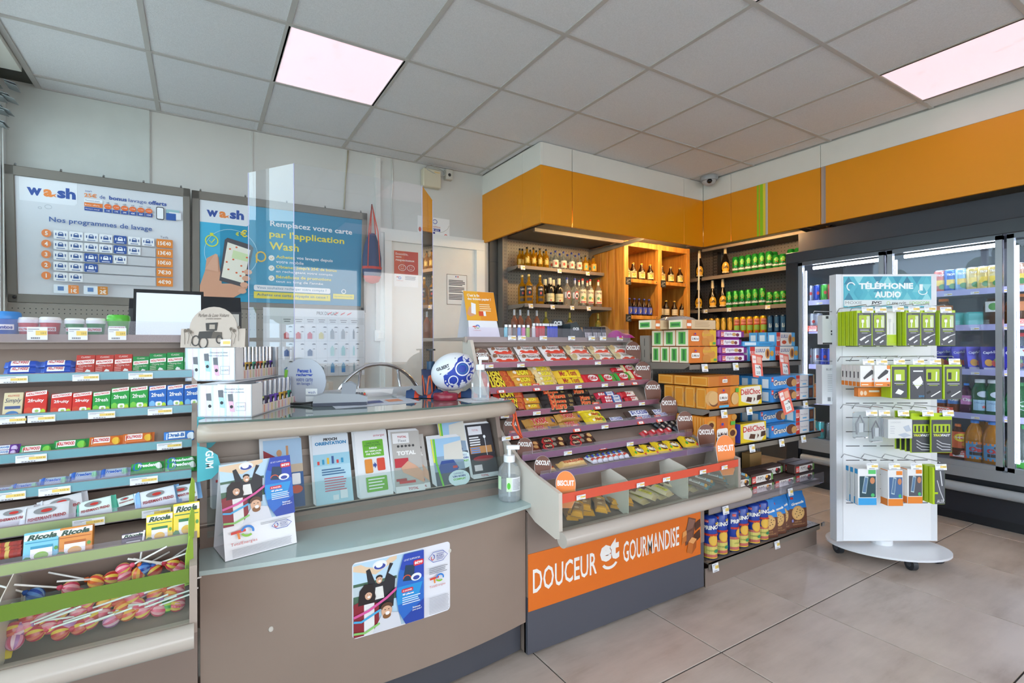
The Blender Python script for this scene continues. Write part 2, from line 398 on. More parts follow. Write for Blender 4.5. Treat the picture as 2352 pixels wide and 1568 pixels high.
# left side: shop window wall
FILM = bpy.data.materials.new('frosted_film'); FILM.use_nodes = True; t_ = FILM.node_tree; tl_ = t_.nodes.new('ShaderNodeBsdfTranslucent'); tl_.inputs[0].default_value = (.62, .68, .7, 1)
t_.links.new(tl_.outputs[0], t_.nodes['Material Output'].inputs[0])
wl = MB(); FR = mat('cfd3d2', 0.4)
wl.bx(XL-0.12, XL, YF, YB, 0, 0.5, mat('cfcdc6', 0.6)); wl.bx(XL-0.12, XL, YF, YB, 2.52, CZ+0.1, mat('dadad4', 0.6))
wall_left = wl.build('wall_left', label='shop window wall at the left', kind='structure')
for k, y in enumerate((-3.0, -1.65, -0.3, 1.05, 2.4, 3.75)):
    q = MB(); q.bx(XL-0.09, XL-0.01, y-0.03, y+0.03, 0.5, 2.52, FR); q.build('mullion', wall_left)
for k, y in enumerate((-3.0, -1.65, -0.3, 1.05, 2.4)):
    wn = MB(); wn.bx(XL-0.07, XL-0.03, y+0.03, y+1.32, 1.46, 1.52, FR)
    o = wn.build('window_%d' % (k+1), label='tall shop window pane %s from the camera side' % ORD[k], kind='structure')
    q = MB(); q.bx(XL-0.055, XL-0.05, y+0.03, y+1.32, 0.5, 2.52, pane('window_glass', 'f4fbfa', 0.6, 0.0)); q.build('pane', o)
    q = MB(); q.bx(XL-0.048, XL-0.046, y+0.03, y+1.32, 1.52, 1.93, FILM); q.build('window_film', o, label='pale frosted film band')
# venetian blind bundle and cords in the window corner
t = thing('venetian_blind', 'bunched grey venetian blind at the top left window corner', 'window blind', (XL+0.03, 3.72, 2.2))
for k in range(22):
    q = MB(); q.bx(-0.02, 0.03, -0.05, 0.04, 0.16+0.012*k, 0.163+0.012*k, mat('9aa3a6', 0.4), M=Matrix.Rotation(0.25*math.sin(k), 4, 'Y')); q.build('slat', t)
q = MB(); q.tube([(0.02, 0.0, 0.2), (0.03, 0.01, -0.3), (0.015, -0.01, -0.9)], 0.006, mat('3c3540', 0.6), 6); q.build('cord', t)
q = MB(); q.tube([(0.045, 0.03, 0.2), (0.05, 0.02, -0.5), (0.05, 0.03, -1.0)], 0.004, mat('e6e6e0', 0.6), 6); q.build('cord', t)
q = MB(); q.bx(XL, XL+0.06, YB-0.12, YB-0.02, 0, 2.55, mat('e2e6e4', 0.5)); q.build('trim_2', label='white window post in the back left corner', kind='structure')
# behind the camera: glazed shop front
q = MB(); q.bx(XL-0.1, XR+0.1, YF-0.12, YF, 2.2, CZ+0.1, WHITE); q.bx(XL-0.1, XR+0.1, YF-0.12, YF, 0, 0.85, WHITE)
for x in (-1.0, 0.5, 2.0, 3.5, 4.95): q.bx(x-0.04, x+0.04, YF-0.1, YF-0.02, 0.12, 2.45, FR)
q.build('wall_front', label='glazed shop front behind the viewer', kind='structure')
# right wall
q = MB(); q.bx(XR, XR+0.12, YF, YB+0.1, 0, CZ+0.1, mat('4b4c52', 0.6, noise=0.05)); wall_right = q.build('wall_right', label='dark grey wall behind the drinks fridge', kind='structure')

# bulkhead: white top, orange fascia panels with seams
SB, ST = 2.062, 2.50
q = MB(); q.bx(2.262, XR, 3.012, YB, 2.2, CZ+0.02, mat('e3e0d8', 0.55, noise=0.03)); q.bx(4.178, XR, YF, 3.012, 2.2, CZ+0.02, mat('e3e0d8', 0.55, noise=0.03))
q.bx(2.262, 2.29, 3.03, YB, SB+0.01, 2.2, mat('3b3631', 0.7))
bulk = q.build('trim_3', label='white bulkhead under the ceiling carrying the orange band', kind='structure')
WP = mat('e6e3da', 0.5, noise=0.03, nscale=3)
def fascia(x0, x1, y0, y1):
    q = MB(); q.rbx(x0, x1, y0, y1, SB, ST, ORANGE, 0.002); q.build('fascia_panel', bulk)
    q = MB(); q.rbx(x0, x1, y0, y1, ST+0.001, CZ-0.003, WP, 0.002); q.build('upper_panel', bulk)
xa, xb = 2.238, 2.262
for y0, y1 in ((3.0, 3.24), (3.243, YB)): fascia(xa, xb, y0, y1)
for x0, x1 in ((2.262, 2.545), (2.551, 3.88), (3.883, 4.155)): fascia(x0, x1, 3.0, 3.02)
for y0, y1 in ((2.72, 3.0), (1.98, 2.717), (0.3, 1.977), (-1.3, 0.297), (YF, -1.303)): fascia(4.157, 4.178, y0, y1)
for y0, y1, h_ in ((2.405, 2.425, 'f2dc3e'), (2.425, 2.452, '9bd21c'), (2.452, 2.462, 'e8a41c'), (2.462, 2.478, '9bd21c'), (2.385, 2.403, 'c9c4bb'), (1.955, 1.972, 'b59c8c'), (1.941, 1.955, 'a0928c')):
    q = MB(); q.bx(4.1555, 4.158, y0, y1, SB, ST, mat(h_, 0.4)); q.build('stripe', bulk)
# warm tubes tucked behind the bottom edge of the fascia
for a, b_ in (((2.5, 3.05, 2.088), (4.1, 3.05, 2.088)), ((4.205, 2.95, 2.088), (4.205, 2.3, 2.088))):
    q = MB(); q.cyl(a, b_, 0.013, emit('ffe0a4', 55.0), 8); q.build('light_tube', bulk)
# dome camera
t = thing('security_camera', 'small grey dome security camera under the ceiling in the bulkhead corner', 'camera', (4.06, 2.87, CZ))
q = MB(); q.lathe([(0.075, 0), (0.078, -0.02), (0.07, -0.04)], mat('a3a6a8', 0.35), 20); q.build('base', t)
q = MB(); q.ball((0, 0, -0.035), 0.058, 0.058, 0.05, mat('b6b8ba', 0.3), 18, 10); q.build('dome', t)
q = MB(); q.ball((-0.034, -0.03, -0.055), 0.024, 0.024, 0.02, mat('141416', 0.1), 12, 8); q.build('lens', t)

# door in the back wall
door = MB(); door.bx(1.36, 2.15, YB-0.02, YB-0.004, 0, 1.985, mat('e8e4da', 0.42, noise=0.02))
d1 = door.build('door_1', label='plain cream inner door in the back wall', kind='structure')
for a in ((1.27, 1.299, 0, 2.049), (1.30, 1.36, 0, 1.984), (2.15, 2.235, 0, 1.984)):
    q = MB(); q.bx(a[0], a[1], YB-0.05 if a[0] != 1.27 else YB-0.03, YB, a[2], a[3], mat('efede6', 0.4)); q.build('door_frame', d1)
q = MB(); q.bx(1.30, 2.235, YB-0.05, YB, 1.985, 2.05, mat('efede6', 0.4)); q.bx(1.27, 2.25, YB-0.03, YB, 2.051, 2.085, mat('efede6', 0.4)); q.build('door_frame', d1)
def sheet_on_back(x0, x1, z0, z1, y, th=0.002, base='f2f0ec'):
    q = MB(); q.bx(x0, x1, y-th, y, z0, z1, base)
    return q, Dec(q, plane_map((x0, y-th, z0), (1, 0, 0), (0, 0, 1)))
q, D = sheet_on_back(1.388, 1.60, 1.62, 1.915, YB-0.021)
D.rect(0, 0.105, 0.212, 0.295, 'c8442e'); D.rect(0, 0.105, 0.09, 0.295, 'd4572f')
D.text('Ensemble,', 0.014, 0.258, 0.022, 'f6efe8', 'l'); D.text('soyons', 0.014, 0.236, 0.013, 'f6efe8', 'l', bold=0.02); D.text('respectueux', 0.014, 0.206, 0.021, 'f6efe8', 'l', 0.165, bold=0.02)
for u in (0.07, 0.145):
    D.ring(u, 0.158, 0.034, 0.026, 0.004, 'f6efe8'); D.ring(u, 0.158, 0.015, 0.012, 0.003, 'f6efe8', a0=200, a1=340, n=8)
    D.ell(u-0.01, 0.166, 0.003, 0.003, 'f6efe8', n=8); D.ell(u+0.01, 0.166, 0.003, 0.003, 'f6efe8', n=8)
D.rect(0.02, 0.075, 0.04, 0.083, 'd23a2c'); D.ring(0.048, 0.072, 0.013, 0.012, 0.005, '3f7fd0'); D.text('TotalEnergies', 0.018, 0.045, 0.008, 'c8442e', 'l', 0.06)
D.lines(0.095, 0.088, 0.1, 4, 0.008, 0.004, '8a8a90')
q.build('door_notice', label='red and white respect notice taped to the cream door', cat='poster')
q, D = sheet_on_back(1.865, 2.065, 1.49, 1.755, YB-0.021)
D.rect(0, 0, 0.2, 0.265, '7d6a50'); D.rect(0.004, 0.004, 0.196, 0.261, 'eceae6'); D.rect(0.085, 0.24, 0.095, 0.252, '2f4a9c'); D.rect(0.105, 0.24, 0.115, 0.252, 'd03030')
for k in range(3): D.lines(0.02, 0.215-0.062*k, 0.16, 4, 0.013, 0.007, '47474b')
q.build('door_notice', label='framed black and white legal notice at the right of the door', cat='poster')
q, D = sheet_on_back(1.605, 1.905, 2.06, 2.235, YB-0.001)
D.ring(0.125, 0.145, 0.018, 0.016, 0.004, 'd98a5c'); D.ring(0.16, 0.14, 0.022, 0.02, 0.005, '3c49a0'); D.text('deVousàNous', 0.15, 0.088, 0.018, 'd06a4c', 'c', 0.12)
D.rect(0.045, 0.058, 0.21, 0.08, '3a3f8e'); D.text('0970 808 651', 0.125, 0.062, 0.013, 'f4f4f4', 'c', 0.14, bold=0.02); D.rect(0.09, 0.035, 0.16, 0.05, '3a3f8e')
D.ring(0.262, 0.028, 0.014, 0.014, 0.006, 'd8442c', a0=0, a1=180); D.ring(0.262, 0.028, 0.014, 0.014, 0.006, '3c49a0', a0=180, a1=360)
D.ell(0.02, 0.06, 0.012, 0.02, 'c9503e'); D.line([(0.2, 0.05), (0.24, 0.06), (0.28, 0.09), (0.295, 0.12)], 0.003, 'b5b2a0')
q.build('phone_sign', label='small phone number sign above the cream door', cat='sign')
# junction box and cable coil
q = MB(); q.rbx(1.635, 1.80, YB-0.06, YB, 2.475, 2.63, mat('d6cdb4', 0.5), 0.008); D = Dec(q, plane_map((1.635, YB-0.06, 2.475), (1, 0, 0), (0, 0, 1))); D.rect(0.1, 0.127, 0.15, 0.134, 'e0b86a')
q.build('junction_box', label='cream electric box high on the back wall', cat='electric box')
t = thing('wall_socket', 'white socket with grey cable coil beside the cream electric box', 'socket', (1.88, YB, 2.61))
q = MB(); q.rbx(-0.03, 0.04, -0.05, 0, -0.04, 0.05, mat('cdc9bd', 0.45), 0.006); q.ball((0.004, -0.05, 0), 0.014, 0.008, 0.014, BLACK); q.build('box', t)
q = MB(); q.tube([(-0.13+0.1*math.cos(a)*0.8+0.02*math.sin(3*a), -0.055-0.004*math.sin(2*a), 0.01+0.035*math.sin(a)-0.25*(0.1*math.cos(a))) for a in [k*0.35 for k in range(40)]], 0.004, mat('a8a69e', 0.5), 6); q.build('cable_coil', t)
# light switch
t = thing('light_switch', 'white square light switch on the back wall', 'light switch', (1.27, YB, 1.215))
q = MB(); q.rbx(-0.045, 0.045, -0.035, 0, -0.045, 0.045, mat('f0eee8', 0.4), 0.004); q.build('box', t)
for s_ in (-1, 1):
    q = MB(); q.rbx(0.0125*s_-0.012, 0.0125*s_+0.012, -0.042, -0.034, -0.025, 0.025, mat('f7f5ef', 0.4), 0.002); q.build('rocker', t)

# outside, seen in the reflections of the screen and the fridge doors
q = MB(); q.bx(-40, XL-0.12, -30, 34, -0.3, -0.1, mat('b4b0a8', .9, noise=.08)); q.bx(XL-0.12, 40, -30, YF-0.12, -0.3, -0.1, mat('b4b0a8', .9, noise=.08)); q.build('ground', label='pale concrete forecourt outside the shop', kind='structure')
t = thing('wash_shelter', 'dark flat roofed wash shelter outside, reflected in the screen', 'shelter', (-9.5, 4.6, -0.1))
q = MB(); q.bx(-1.5, 1.5, -1.8, 1.8, 2.2, 2.5, mat('44474e', .5)); q.build('roof', t)
for x, y in ((-1.3, -1.6), (1.3, -1.6), (-1.3, 1.6), (1.3, 1.6)):
    q = MB(); q.bx(x-.08, x+.08, y-.08, y+.08, 0, 2.2, mat('5a5d64', .5)); q.build('post', t)
for n_, (x, y, h_) in enumerate(((-19, 2.5, 4.6), (-21, 6.5, 5.4), (-18, 10, 4.2), (-20, -2, 5.0))):
    t = thing('tree', 'leafy green tree outside, %s from the wash shelter' % ORD[n_], 'tree', (x, y, -0.1), group='trees outside')
    q = MB(); q.cyl((0, 0, 0), (0, 0, h_*.5), .14, mat('5a4636', .8), 8); q.build('trunk', t)
    q = MB(); rr = random.Random(n_)
    for k in range(26): a = rr.uniform(0, 6.3); r_ = rr.uniform(.2, 1.3); q.ball((r_*math.cos(a), r_*math.sin(a), h_*rr.uniform(.45, .95)), rr.uniform(.4, .7), rr.uniform(.4, .7), rr.uniform(.3, .55), mat(rr.choice(('3f6a34', '4c7a3c', '5a8846')), .8, bump=.6, bscale=9), 8, 6)
    q.build('foliage', t)
# ================================================================ STEPPED SWEETS RACKS (same cabinet twice) AND COUNTER
# shelf lips: (y, z of the lip's middle), top shelf first
LIP = [(1.94, 1.178), (1.847, 1.05), (1.78, 0.945), (1.715, 0.85), (1.616, 0.78), (1.522, 0.715), (1.41, 0.668)]
BINY, BINT, BINB = 1.285, 0.645, 0.50
def tray(i):
    """point and unit direction (y,z) of tray i's bed, from behind its lip up to below the lip above"""
    y, z = LIP[i]; yp, zp = LIP[i-1]
    p0 = Vector((0, y+0.005, z-0.010)); p1 = Vector((0, yp+0.035, zp-0.028))
    d = (p1-p0); L = d.length; d.normalize(); return p0, d, L
PLX = pane('acrylic_sheet', 'f8f6fb', 0.4, 0.06)
def price_tag_mesh(w=0.052, h=0.026):
    q = MB(); q.bx(-w/2, w/2, -0.0006, 0, 0, h, mat('eeeef2', 0.4)); D = Dec(q, plane_map((-w/2, -0.0006, 0), (1, 0, 0), (0, 0, 1)))
    D.rect(w*0.42, h*0.35, w*0.97, h*0.72, 'f0cf6e'); D.text('3,50 €', w*0.8, h*0.42, h*0.2, '7a6a4a', 'c', w*0.28)
    D.rect(w*0.05, h*0.8, w*0.6, h*0.86, '8c8c98'); D.rect(w*0.05, h*0.66, w*0.3, h*0.7, '9c9ca8')
    for k in range(9): D.rect(w*(0.2+0.05*k), h*0.08, w*(0.2+0.05*k+(0.02 if k % 2 else 0.035)), h*0.2, '55555c')
    return q.mesh('price_label')
TAG = price_tag_mesh(0.04, 0.016); TAGG = price_tag_mesh(0.062, 0.019); TAGB = price_tag_mesh(0.046, 0.038)
def promo_mesh(w=0.042, h=0.036, txt=True):
    q = MB(); q.bx(-w/2, w/2, -0.001, 0, 0, h, mat('e4563e', 0.4)); D = Dec(q, plane_map((-w/2, -0.001, 0), (1, 0, 0), (0, 0, 1)))
    D.text('PRIX', w*0.5, h*0.72, h*0.18, 'f8ece8', 'c', w*0.6, bold=0.02); D.text('SERRÉ', w*0.5, h*0.47, h*0.2, 'f8ece8', 'c', w*0.72, bold=0.02)
    D.rect(w*0.2, h*0.06, w*0.85, h*0.36, 'f2efec'); D.text('1,80', w*0.5, h*0.1, h*0.17, '4a4a4a', 'c')
    return q.mesh('promo_tag')
PROMO = promo_mesh()
FLAGM = {}
def flag_mesh(text, h_, flip, big=False):
    k = (text, h_, flip, big)
    if k in FLAGM: return FLAGM[k]
    q = MB(); W, Hh = (0.085, 0.115) if not big else (0.095, 0.17)
    # outline leaf: round top, flat foot, standing in the x-z plane
    pts = [(-W*0.28, 0), (W*0.28, 0), (W*0.45, Hh*0.2)] + [(W*0.5*math.cos(a), Hh-W*0.62 + W*0.62*math.sin(a)) for a in [PI*k/12 for k in range(13)]] + [(-W*0.45, Hh*0.2)]
    q.prism(pts, -0.001, 0.001, h_, 'y')
    q.prism([(x*1.035, -0.001 + z*1.012) for x, z in pts], 0.0012, 0.0022, 'efe6e2', 'y')
    D = Dec(q, plane_map((0, -0.001, 0), (1, 0, 0), (0, 0, 1)))
    D.text(text, 0.0, Hh*0.60, 0.024 if not big else 0.026, 'f6f0ec', 'c', W*0.86, bold=0.03, rot=0 if big else 0)
    FLAGM[k] = q.mesh('shelf_flag'); return FLAGM[k]
# side outline of the cabinet (y, z)
SIDE = [(1.97, 1.16), (1.90, 1.16), (1.845, 1.03), (1.775, 0.925), (1.71, 0.832), (1.63, 0.775), (1.53, 0.713), (1.42, 0.675), (BINY+0.002, BINT), (BINY, BINB-0.005), (1.305, 0.488), (1.42, 0.51), (1.47, 0.535), (1.97, 0.53)]
def sweets_rack(x0, x1, label, strip, binstrip, base_top):
    t = thing('sweets_rack', label, 'display rack', ((x0+x1)/2, 1.6, 0)); ox, oy = (x0+x1)/2, 1.6
    def part(q, name, **k):
        q.v = [(v[0]-ox, v[1]-oy, v[2]) for v in q.v]; return q.build(name, t, **k)
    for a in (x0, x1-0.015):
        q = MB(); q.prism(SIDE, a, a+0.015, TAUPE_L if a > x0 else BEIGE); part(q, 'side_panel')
    q = MB(); q.bx(x0+0.015, x1-0.015, 1.955, 1.97, 0.02, 1.17, TAUPE); part(q, 'back_panel')
    q = MB(); q.bx(x0-0.01, x1+0.01, 1.935, 2.28, 1.158, 1.172, TAUPE_L); o = part(q, 'top_shelf')
    q = MB(); q.bx(x0-0.012, x1+0.012, 1.925, 1.935, 1.15, 1.175, TAUPE_L); part(q, 'shelf_edge')
    q = MB(); q.bx(x0, x1, 1.921, 1.925, 1.152, 1.218, PLX); part(q, 'front_screen', label='clear plastic front lip')
    for i in range(1, 7):
        p0, d, L = tray(i); y, z = LIP[i]
        q = MB(); q.sheet([(y, z+0.013), (y, z-0.012), (y+0.008, z-0.013), (p0.y + d.y*L, p0.z + d.z*L), (p0.y + d.y*L+0.012, p0.z + d.z*L-0.01)], x0+0.016, x1-0.016, 0.002, TAUPE)
        o = part(q, 'shelf_tray')
        q = MB(); q.bx(x0+0.014-ox, x1-0.014-ox, y-0.004-oy, y-0.001-oy, z-0.011, z+0.011, mat(strip[i-1], 0.25)); q.build('label_strip', o)
        q = MB(); q.bx(x0+0.014-ox, x1-0.014-ox, y-0.0055-oy, y-0.0045-oy, z-0.013, z+(0.013 if i < 4 else 0.024), PLX); q.build('clear_lip', o)
    # open bin at the bottom
    y6, z6 = LIP[6]
    q = MB(); q.sheet([(BINY+0.03, BINB), (y6+0.02, BINB+0.03), (y6+0.05, BINB+0.06), (y6+0.03, z6-0.015)], x0+0.016, x1-0.016, 0.003, TAUPE); part(q, 'bin_bed')
    q = MB(); q.bx(x0+0.015, x1-0.015, BINY+0.002, BINY+0.022, BINB-0.012, BINB+0.018, TAUPE_L); part(q, 'bin_sill')
    q = MB(); q.bx(x0+0.016, x1-0.016, BINY+0.004, BINY+0.009, BINB+0.015, BINT+0.002, pane('bin_glass', 'f6fbf8', 0.3, 0.02)); part(q, 'bin_glass')
    q = MB(); q.bx(x0+0.016, x1-0.016, BINY+0.0015, BINY+0.0035, BINT-0.035, BINT-0.004, mat(binstrip, 0.3)); part(q, 'bin_strip')
    for k in (1, 2):
        xd = x0 + (x1-x0)*k/3
        q = MB(); q.prism([(BINY+0.012, BINB+0.004), (BINY+0.012, BINT-0.01), (BINY+0.03, BINT), (y6-0.02, z6-0.005), (y6+0.03, z6-0.03), (y6+0.02, BINB+0.04)], xd-0.001, xd+0.001, BEIGE); part(q, 'bin_divider')
    q = MB(); q.cyl((x0+0.002, BINY-0.012, BINB-0.005), (x1+(0.02 if x0 > 0 else -0.006), BINY-0.012, BINB-0.005), 0.026, mat('b9aea4', 0.22), 20); part(q, 'bumper_tube')
    q = MB(); q.bx(x0, x1, 1.465, 1.48, base_top, 0.53, TAUPE); part(q, 'front_panel')
    q = MB(); q.bx(x0, x1, 1.468, 1.49, 0.012, base_top, mat('52535c', 0.3)); part(q, 'plinth')
    for a in (x0, x1-0.015):
        q = MB(); q.bx(a, a+0.015, 1.48, 1.97, 0.012, 0.53, TAUPE); part(q, 'cabinet_side')
    for fx in (x0+0.12, x1-0.1):
        q = MB(); q.cyl((fx, 1.52, 0), (fx, 1.52, 0.014), 0.02, BLACK, 10); part(q, 'foot')
    return t
CX0, CX1 = 1.03, 2.03
PURPLE = ['a8455c', 'a8455c', 'a3425e', '96446a', '8a4672', '7d5686']
choco = sweets_rack(CX0, CX1, 'stepped taupe rack of chocolate bars with orange sign panel', PURPLE, 'd8563e', 0.22)
gum = sweets_rack(-1.0, -0.004, 'stepped taupe rack of chewing gum at the left edge', ['7cc6c2', '7cc6c2', '6cc2bf', '6cc2bf', 'b4cc74', 'b4cc74'], '66802a', 0.27)
def on_rack(rack, o):
    o.parent = rack; return o
def rack_flag(rack, text, col, x, i, flip, big=False, dy=0.0, dz=0.0, turn=0.5):
    y, z = LIP[i] if i < 7 else (BINY+0.012, BINT-0.06)
    o = put(flag_mesh(text, col, flip, big), 'shelf_flag', parent=rack)
    o.location = (x-rack.location.x, y+0.012+dy-rack.location.y, z-0.012+dz); o.rotation_euler = (-0.12, 0, turn)
    if flip: o.scale = (0.7, 1, 0.72)
for i in range(1, 7):
    rack_flag(choco, 'CHOCOLAT', '6b3a26', CX1-0.034, i, False, turn=-0.4, dz=0.002)
    if i not in (2, 3): rack_flag(choco, 'CHOCOLAT', '6b3a26', CX0+0.036, i, True, turn=-0.7, dz=0.0)
rack_flag(choco, 'BISCUIT', 'ec8136', CX1-0.055, 7, False, True, turn=-0.25); rack_flag(choco, 'BISCUIT', 'ec8136', CX0+0.05, 7, True, True, turn=-0.55, dz=0.01)
# orange sign panel on the chocolate rack's base (printed sheet, top and bottom edges level)
q = MB(); q.bx(CX0, CX1-0.03, 1.4625, 1.465, 0.17, 0.378, mat('e2701c', 0.4)); D = Dec(q, plane_map((CX0, 1.4625, 0.17), (1, 0, 0), (0, 0, 1)))
D.text('DOUCEUR', 0.02, 0.062, 0.088, 'f4efe9', 'l', 0.31, bold=0.012); D.text('GOURMANDISE', 0.475, 0.072, 0.086, 'f4efe9', 'l', 0.345, bold=0.012)
D.text('et', 0.40, 0.098, 0.085, 'f4efe9', 'c', 0.105, bold=0.05); D.ring(0.40, 0.098, 0.045, 0.034, 0.012, 'f4efe9', a0=205, a1=335)
for pts, c_ in (([(0.862, 0.06), (0.915, 0.075), (0.935, 0.17), (0.885, 0.185), (0.862, 0.12)], '6a4232'), ([(0.868, 0.125), (0.912, 0.132), (0.93, 0.165), (0.887, 0.18)], '8a6152'), ([(0.868, 0.075), (0.91, 0.085), (0.912, 0.122), (0.868, 0.115)], '7a5142'), ([(0.925, 0.15), (0.965, 0.165), (0.968, 0.13), (0.93, 0.115)], '54301f'), ([(0.92, 0.1), (0.962, 0.118), (0.965, 0.08), (0.925, 0.062)], '4a2a1c'),
                ([(0.835, 0.07), (0.868, 0.082), (0.87, 0.12), (0.84, 0.112)], 'c8702c'), ([(0.84, 0.1), (0.87, 0.11), (0.868, 0.13), (0.842, 0.125)], 'e39a55'), ([(0.87, 0.03), (0.905, 0.015), (0.915, 0.06), (0.88, 0.075)], 'c26a28'), ([(0.905, 0.015), (0.935, 0.04), (0.938, 0.078), (0.915, 0.06)], 'a9551c'), ([(0.88, 0.075), (0.915, 0.06), (0.938, 0.078), (0.905, 0.092)], 'e6a160')): D.poly(pts, c_)
q.v = [(v[0]-1.53, v[1]-1.6, v[2]) for v in q.v]; q.build('sign_panel', choco, label='orange sign reading DOUCEUR et GOURMANDISE')
# teal base stripe of the gum rack
q = MB(); q.bx(-1.0, -0.006, 1.4625, 1.465, 0.10, 0.262, mat('5bb8c4', 0.4)); q.v = [(v[0]+0.502, v[1]-1.6, v[2]) for v in q.v]; q.build('sign_panel', gum, label='teal base panel')
# teal flag with lettering on the gum rack's end
for i, (dz, c_) in {1: (0, '3fa3b0'), 3: (0.0, '4fb4c0'), 4: (-0.0, '4fb4c0')}.items():
    if i == 1: continue
    q = MB(); q.prism([(0.0, 0), (0.035, 0.005), (0.06, 0.03), (0.05, 0.07), (0.02, 0.095), (0.0, 0.1)], -0.0012, 0.0012, c_, 'y')
    D = Dec(q, plane_map((0.012, -0.0012, 0.085), (0, 0, -1), (1, 0, 0))); D.text('GUM', 0.0, 0.008, 0.02, 'f0f8f8', 'l', 0.05, bold=0.03)
    o = put(q.mesh('shelf_flag'), 'shelf_flag', (0.498, LIP[i][0]-0.03-1.6, LIP[i][1]-0.02), (0, 0, 0.0), gum)
for i, g in ((5, '94b440'), (6, '94b440')):
    q = MB(); q.prism([(-0.012, 0), (0.0, 0.0), (0.003, 0.05), (0.002, 0.08), (-0.004, 0.09), (-0.011, 0.06)], -0.0012, 0.0012, g, 'y')
    o = put(q.mesh('shelf_flag'), 'shelf_flag', (0.49, LIP[i][0]-0.01-1.6, LIP[i][1]-0.012), (0, 0, 0.5), gum)
q = MB(); q.prism([(-0.016, 0), (0.0, 0.0), (0.003, 0.05), (0.002, 0.1), (-0.005, 0.11), (-0.014, 0.07)], -0.0012, 0.0012, '94b440', 'y')
put(q.mesh('shelf_flag'), 'shelf_flag', (0.488, BINY+0.03-1.6, BINT-0.05), (0, 0, 0.5), gum)

# ---------------------------------------------------------------- curved counter between the racks
def arc(x, ends, mid, x0=0.0, x1=1.03):
    t_ = (x-(x0+x1)/2)/((x1-x0)/2); return mid + (ends-mid)*t_*t_
def arc_slab(q, ends, mid, back, z0, z1, mt, x0=0.002, x1=1.026, n=20):
    fr = [(x0+(x1-x0)*k/n, arc(x0+(x1-x0)*k/n, ends, mid)) for k in range(n+1)]
    q.prism(fr + [(x1, back), (x0, back)], z0, z1, mt, 'z')
t = thing('service_counter', 'curved taupe service counter with glass top and brochure ledge', 'counter', (0.515, 1.6, 0)); counter = t
def cpart(q, name, **k):
    q.v = [(v[0]-0.515, v[1]-1.6, v[2]) for v in q.v]; return q.build(name, t, **k)
q = MB(); arc_slab(q, 1.475, 1.425, 1.62, 0.13, 0.555, mat('938074', 0.34, noise=0.05, nscale=2.5)); cpart(q, 'front_panel')
q = MB(); arc_slab(q, 1.51, 1.475, 1.62, 0.012, 0.13, mat('4c4d55', 0.32)); cpart(q, 'plinth')
q = MB(); arc_slab(q, 1.445, 1.388, 1.64, 0.555, 0.567, mat('b4c6c4', 0.16, coat=0.3), x0=0.0, x1=1.03); cpart(q, 'ledge_glass', label='frosted glass ledge')
q = MB(); arc_slab(q, 1.4445, 1.3875, 1.4465, 0.5555, 0.5665, mat('8fbfb4', 0.1), x0=0.0, x1=1.03)
q = MB(); q.sheet([(1.59, 0.63), (1.605, 0.567), (1.62, 0.567)], 0.002, 1.026, 0.004, TAUPE); cpart(q, 'ledge_upstand')
q = MB(); q.sheet([(1.60, 0.635), (1.64, 0.62), (1.74, 0.885)], 0.002, 1.026, 0.003, TAUPE_L); cpart(q, 'brochure_rest')
q = MB(); q.bx(0.002, 1.026, 1.76, 1.77, 0.02, 0.89, TAUPE); cpart(q, 'back_panel')
q = MB(); q.bx(0.002, 1.026, 1.655, 1.658, 0.69, 0.72, TAUPE_L); q.bx(0.002, 1.026, 1.692, 1.695, 0.78, 0.80, TAUPE_L); cpart(q, 'rest_rib')
for a in (0.002, 1.008):
    q = MB(); q.prism([(1.6, 0.62), (1.6, 0.64), (1.66, 0.885), (1.77, 0.885), (1.77, 0.02), (1.62, 0.02)], a, a+0.018, TAUPE); cpart(q, 'side_panel')
q = MB(); arc_slab(q, 1.60, 1.562, 1.99, 0.885, 0.912, TAUPE, x1=1.026); cpart(q, 'worktop')
q = MB(); arc_slab(q, 1.60, 1.556, 1.99, 0.9125, 0.924, mat('5d7068', 0.04, coat=0.6, noise=0.05), x0=0.0, x1=1.05); cpart(q, 'worktop_glass', label='dark green glass worktop')
q = MB(); n = 24; pts = [(0.0 + 1.04*k/n, arc(1.04*k/n, 1.585, 1.538), 0.894) for k in range(n+1)]
q.tube(pts, 0.026, mat('b3a597', 0.24), 16); cpart(q, 'bumper_rail')
q = MB(); q.bx(0.02, 1.02, 1.585, 1.589, 0.60, 0.715, pane('brochure_acrylic', 'f1f6f5', 0.5, 0.03)); cpart(q, 'brochure_screen', label='clear acrylic brochure screen')
for x, z, s_ in ((0.168, 0.37, 0.007), (0.70, 0.475, 0.006)):
    q = MB(); q.ball((x, arc(x, 1.475, 1.425)-0.0005, z), s_, 0.002, s_*1.1, mat('cfc8be', 0.6), 8, 6); cpart(q, 'paint_chip')
# ================================================================ WALL FRAMES, GONDOLA, FRIDGE, SHELVES, STAND
PEG = mat('6f6860', 0.45, noise=0.04)
def pegboard(q, o, ux, uy, w_, h_, du, dv, r, mt, hole):
    """perforated panel print of small dark holes, plus board"""
    D = Dec(q, plane_map(o, ux, uy), l0=0)
    n = int(w_/du); m_ = int(h_/dv)
    for i in range(n):
        for j in range(m_): D.ell((i+0.5)*w_/n, (j+0.5)*h_/m_, r, r, hole, 1, n=6)
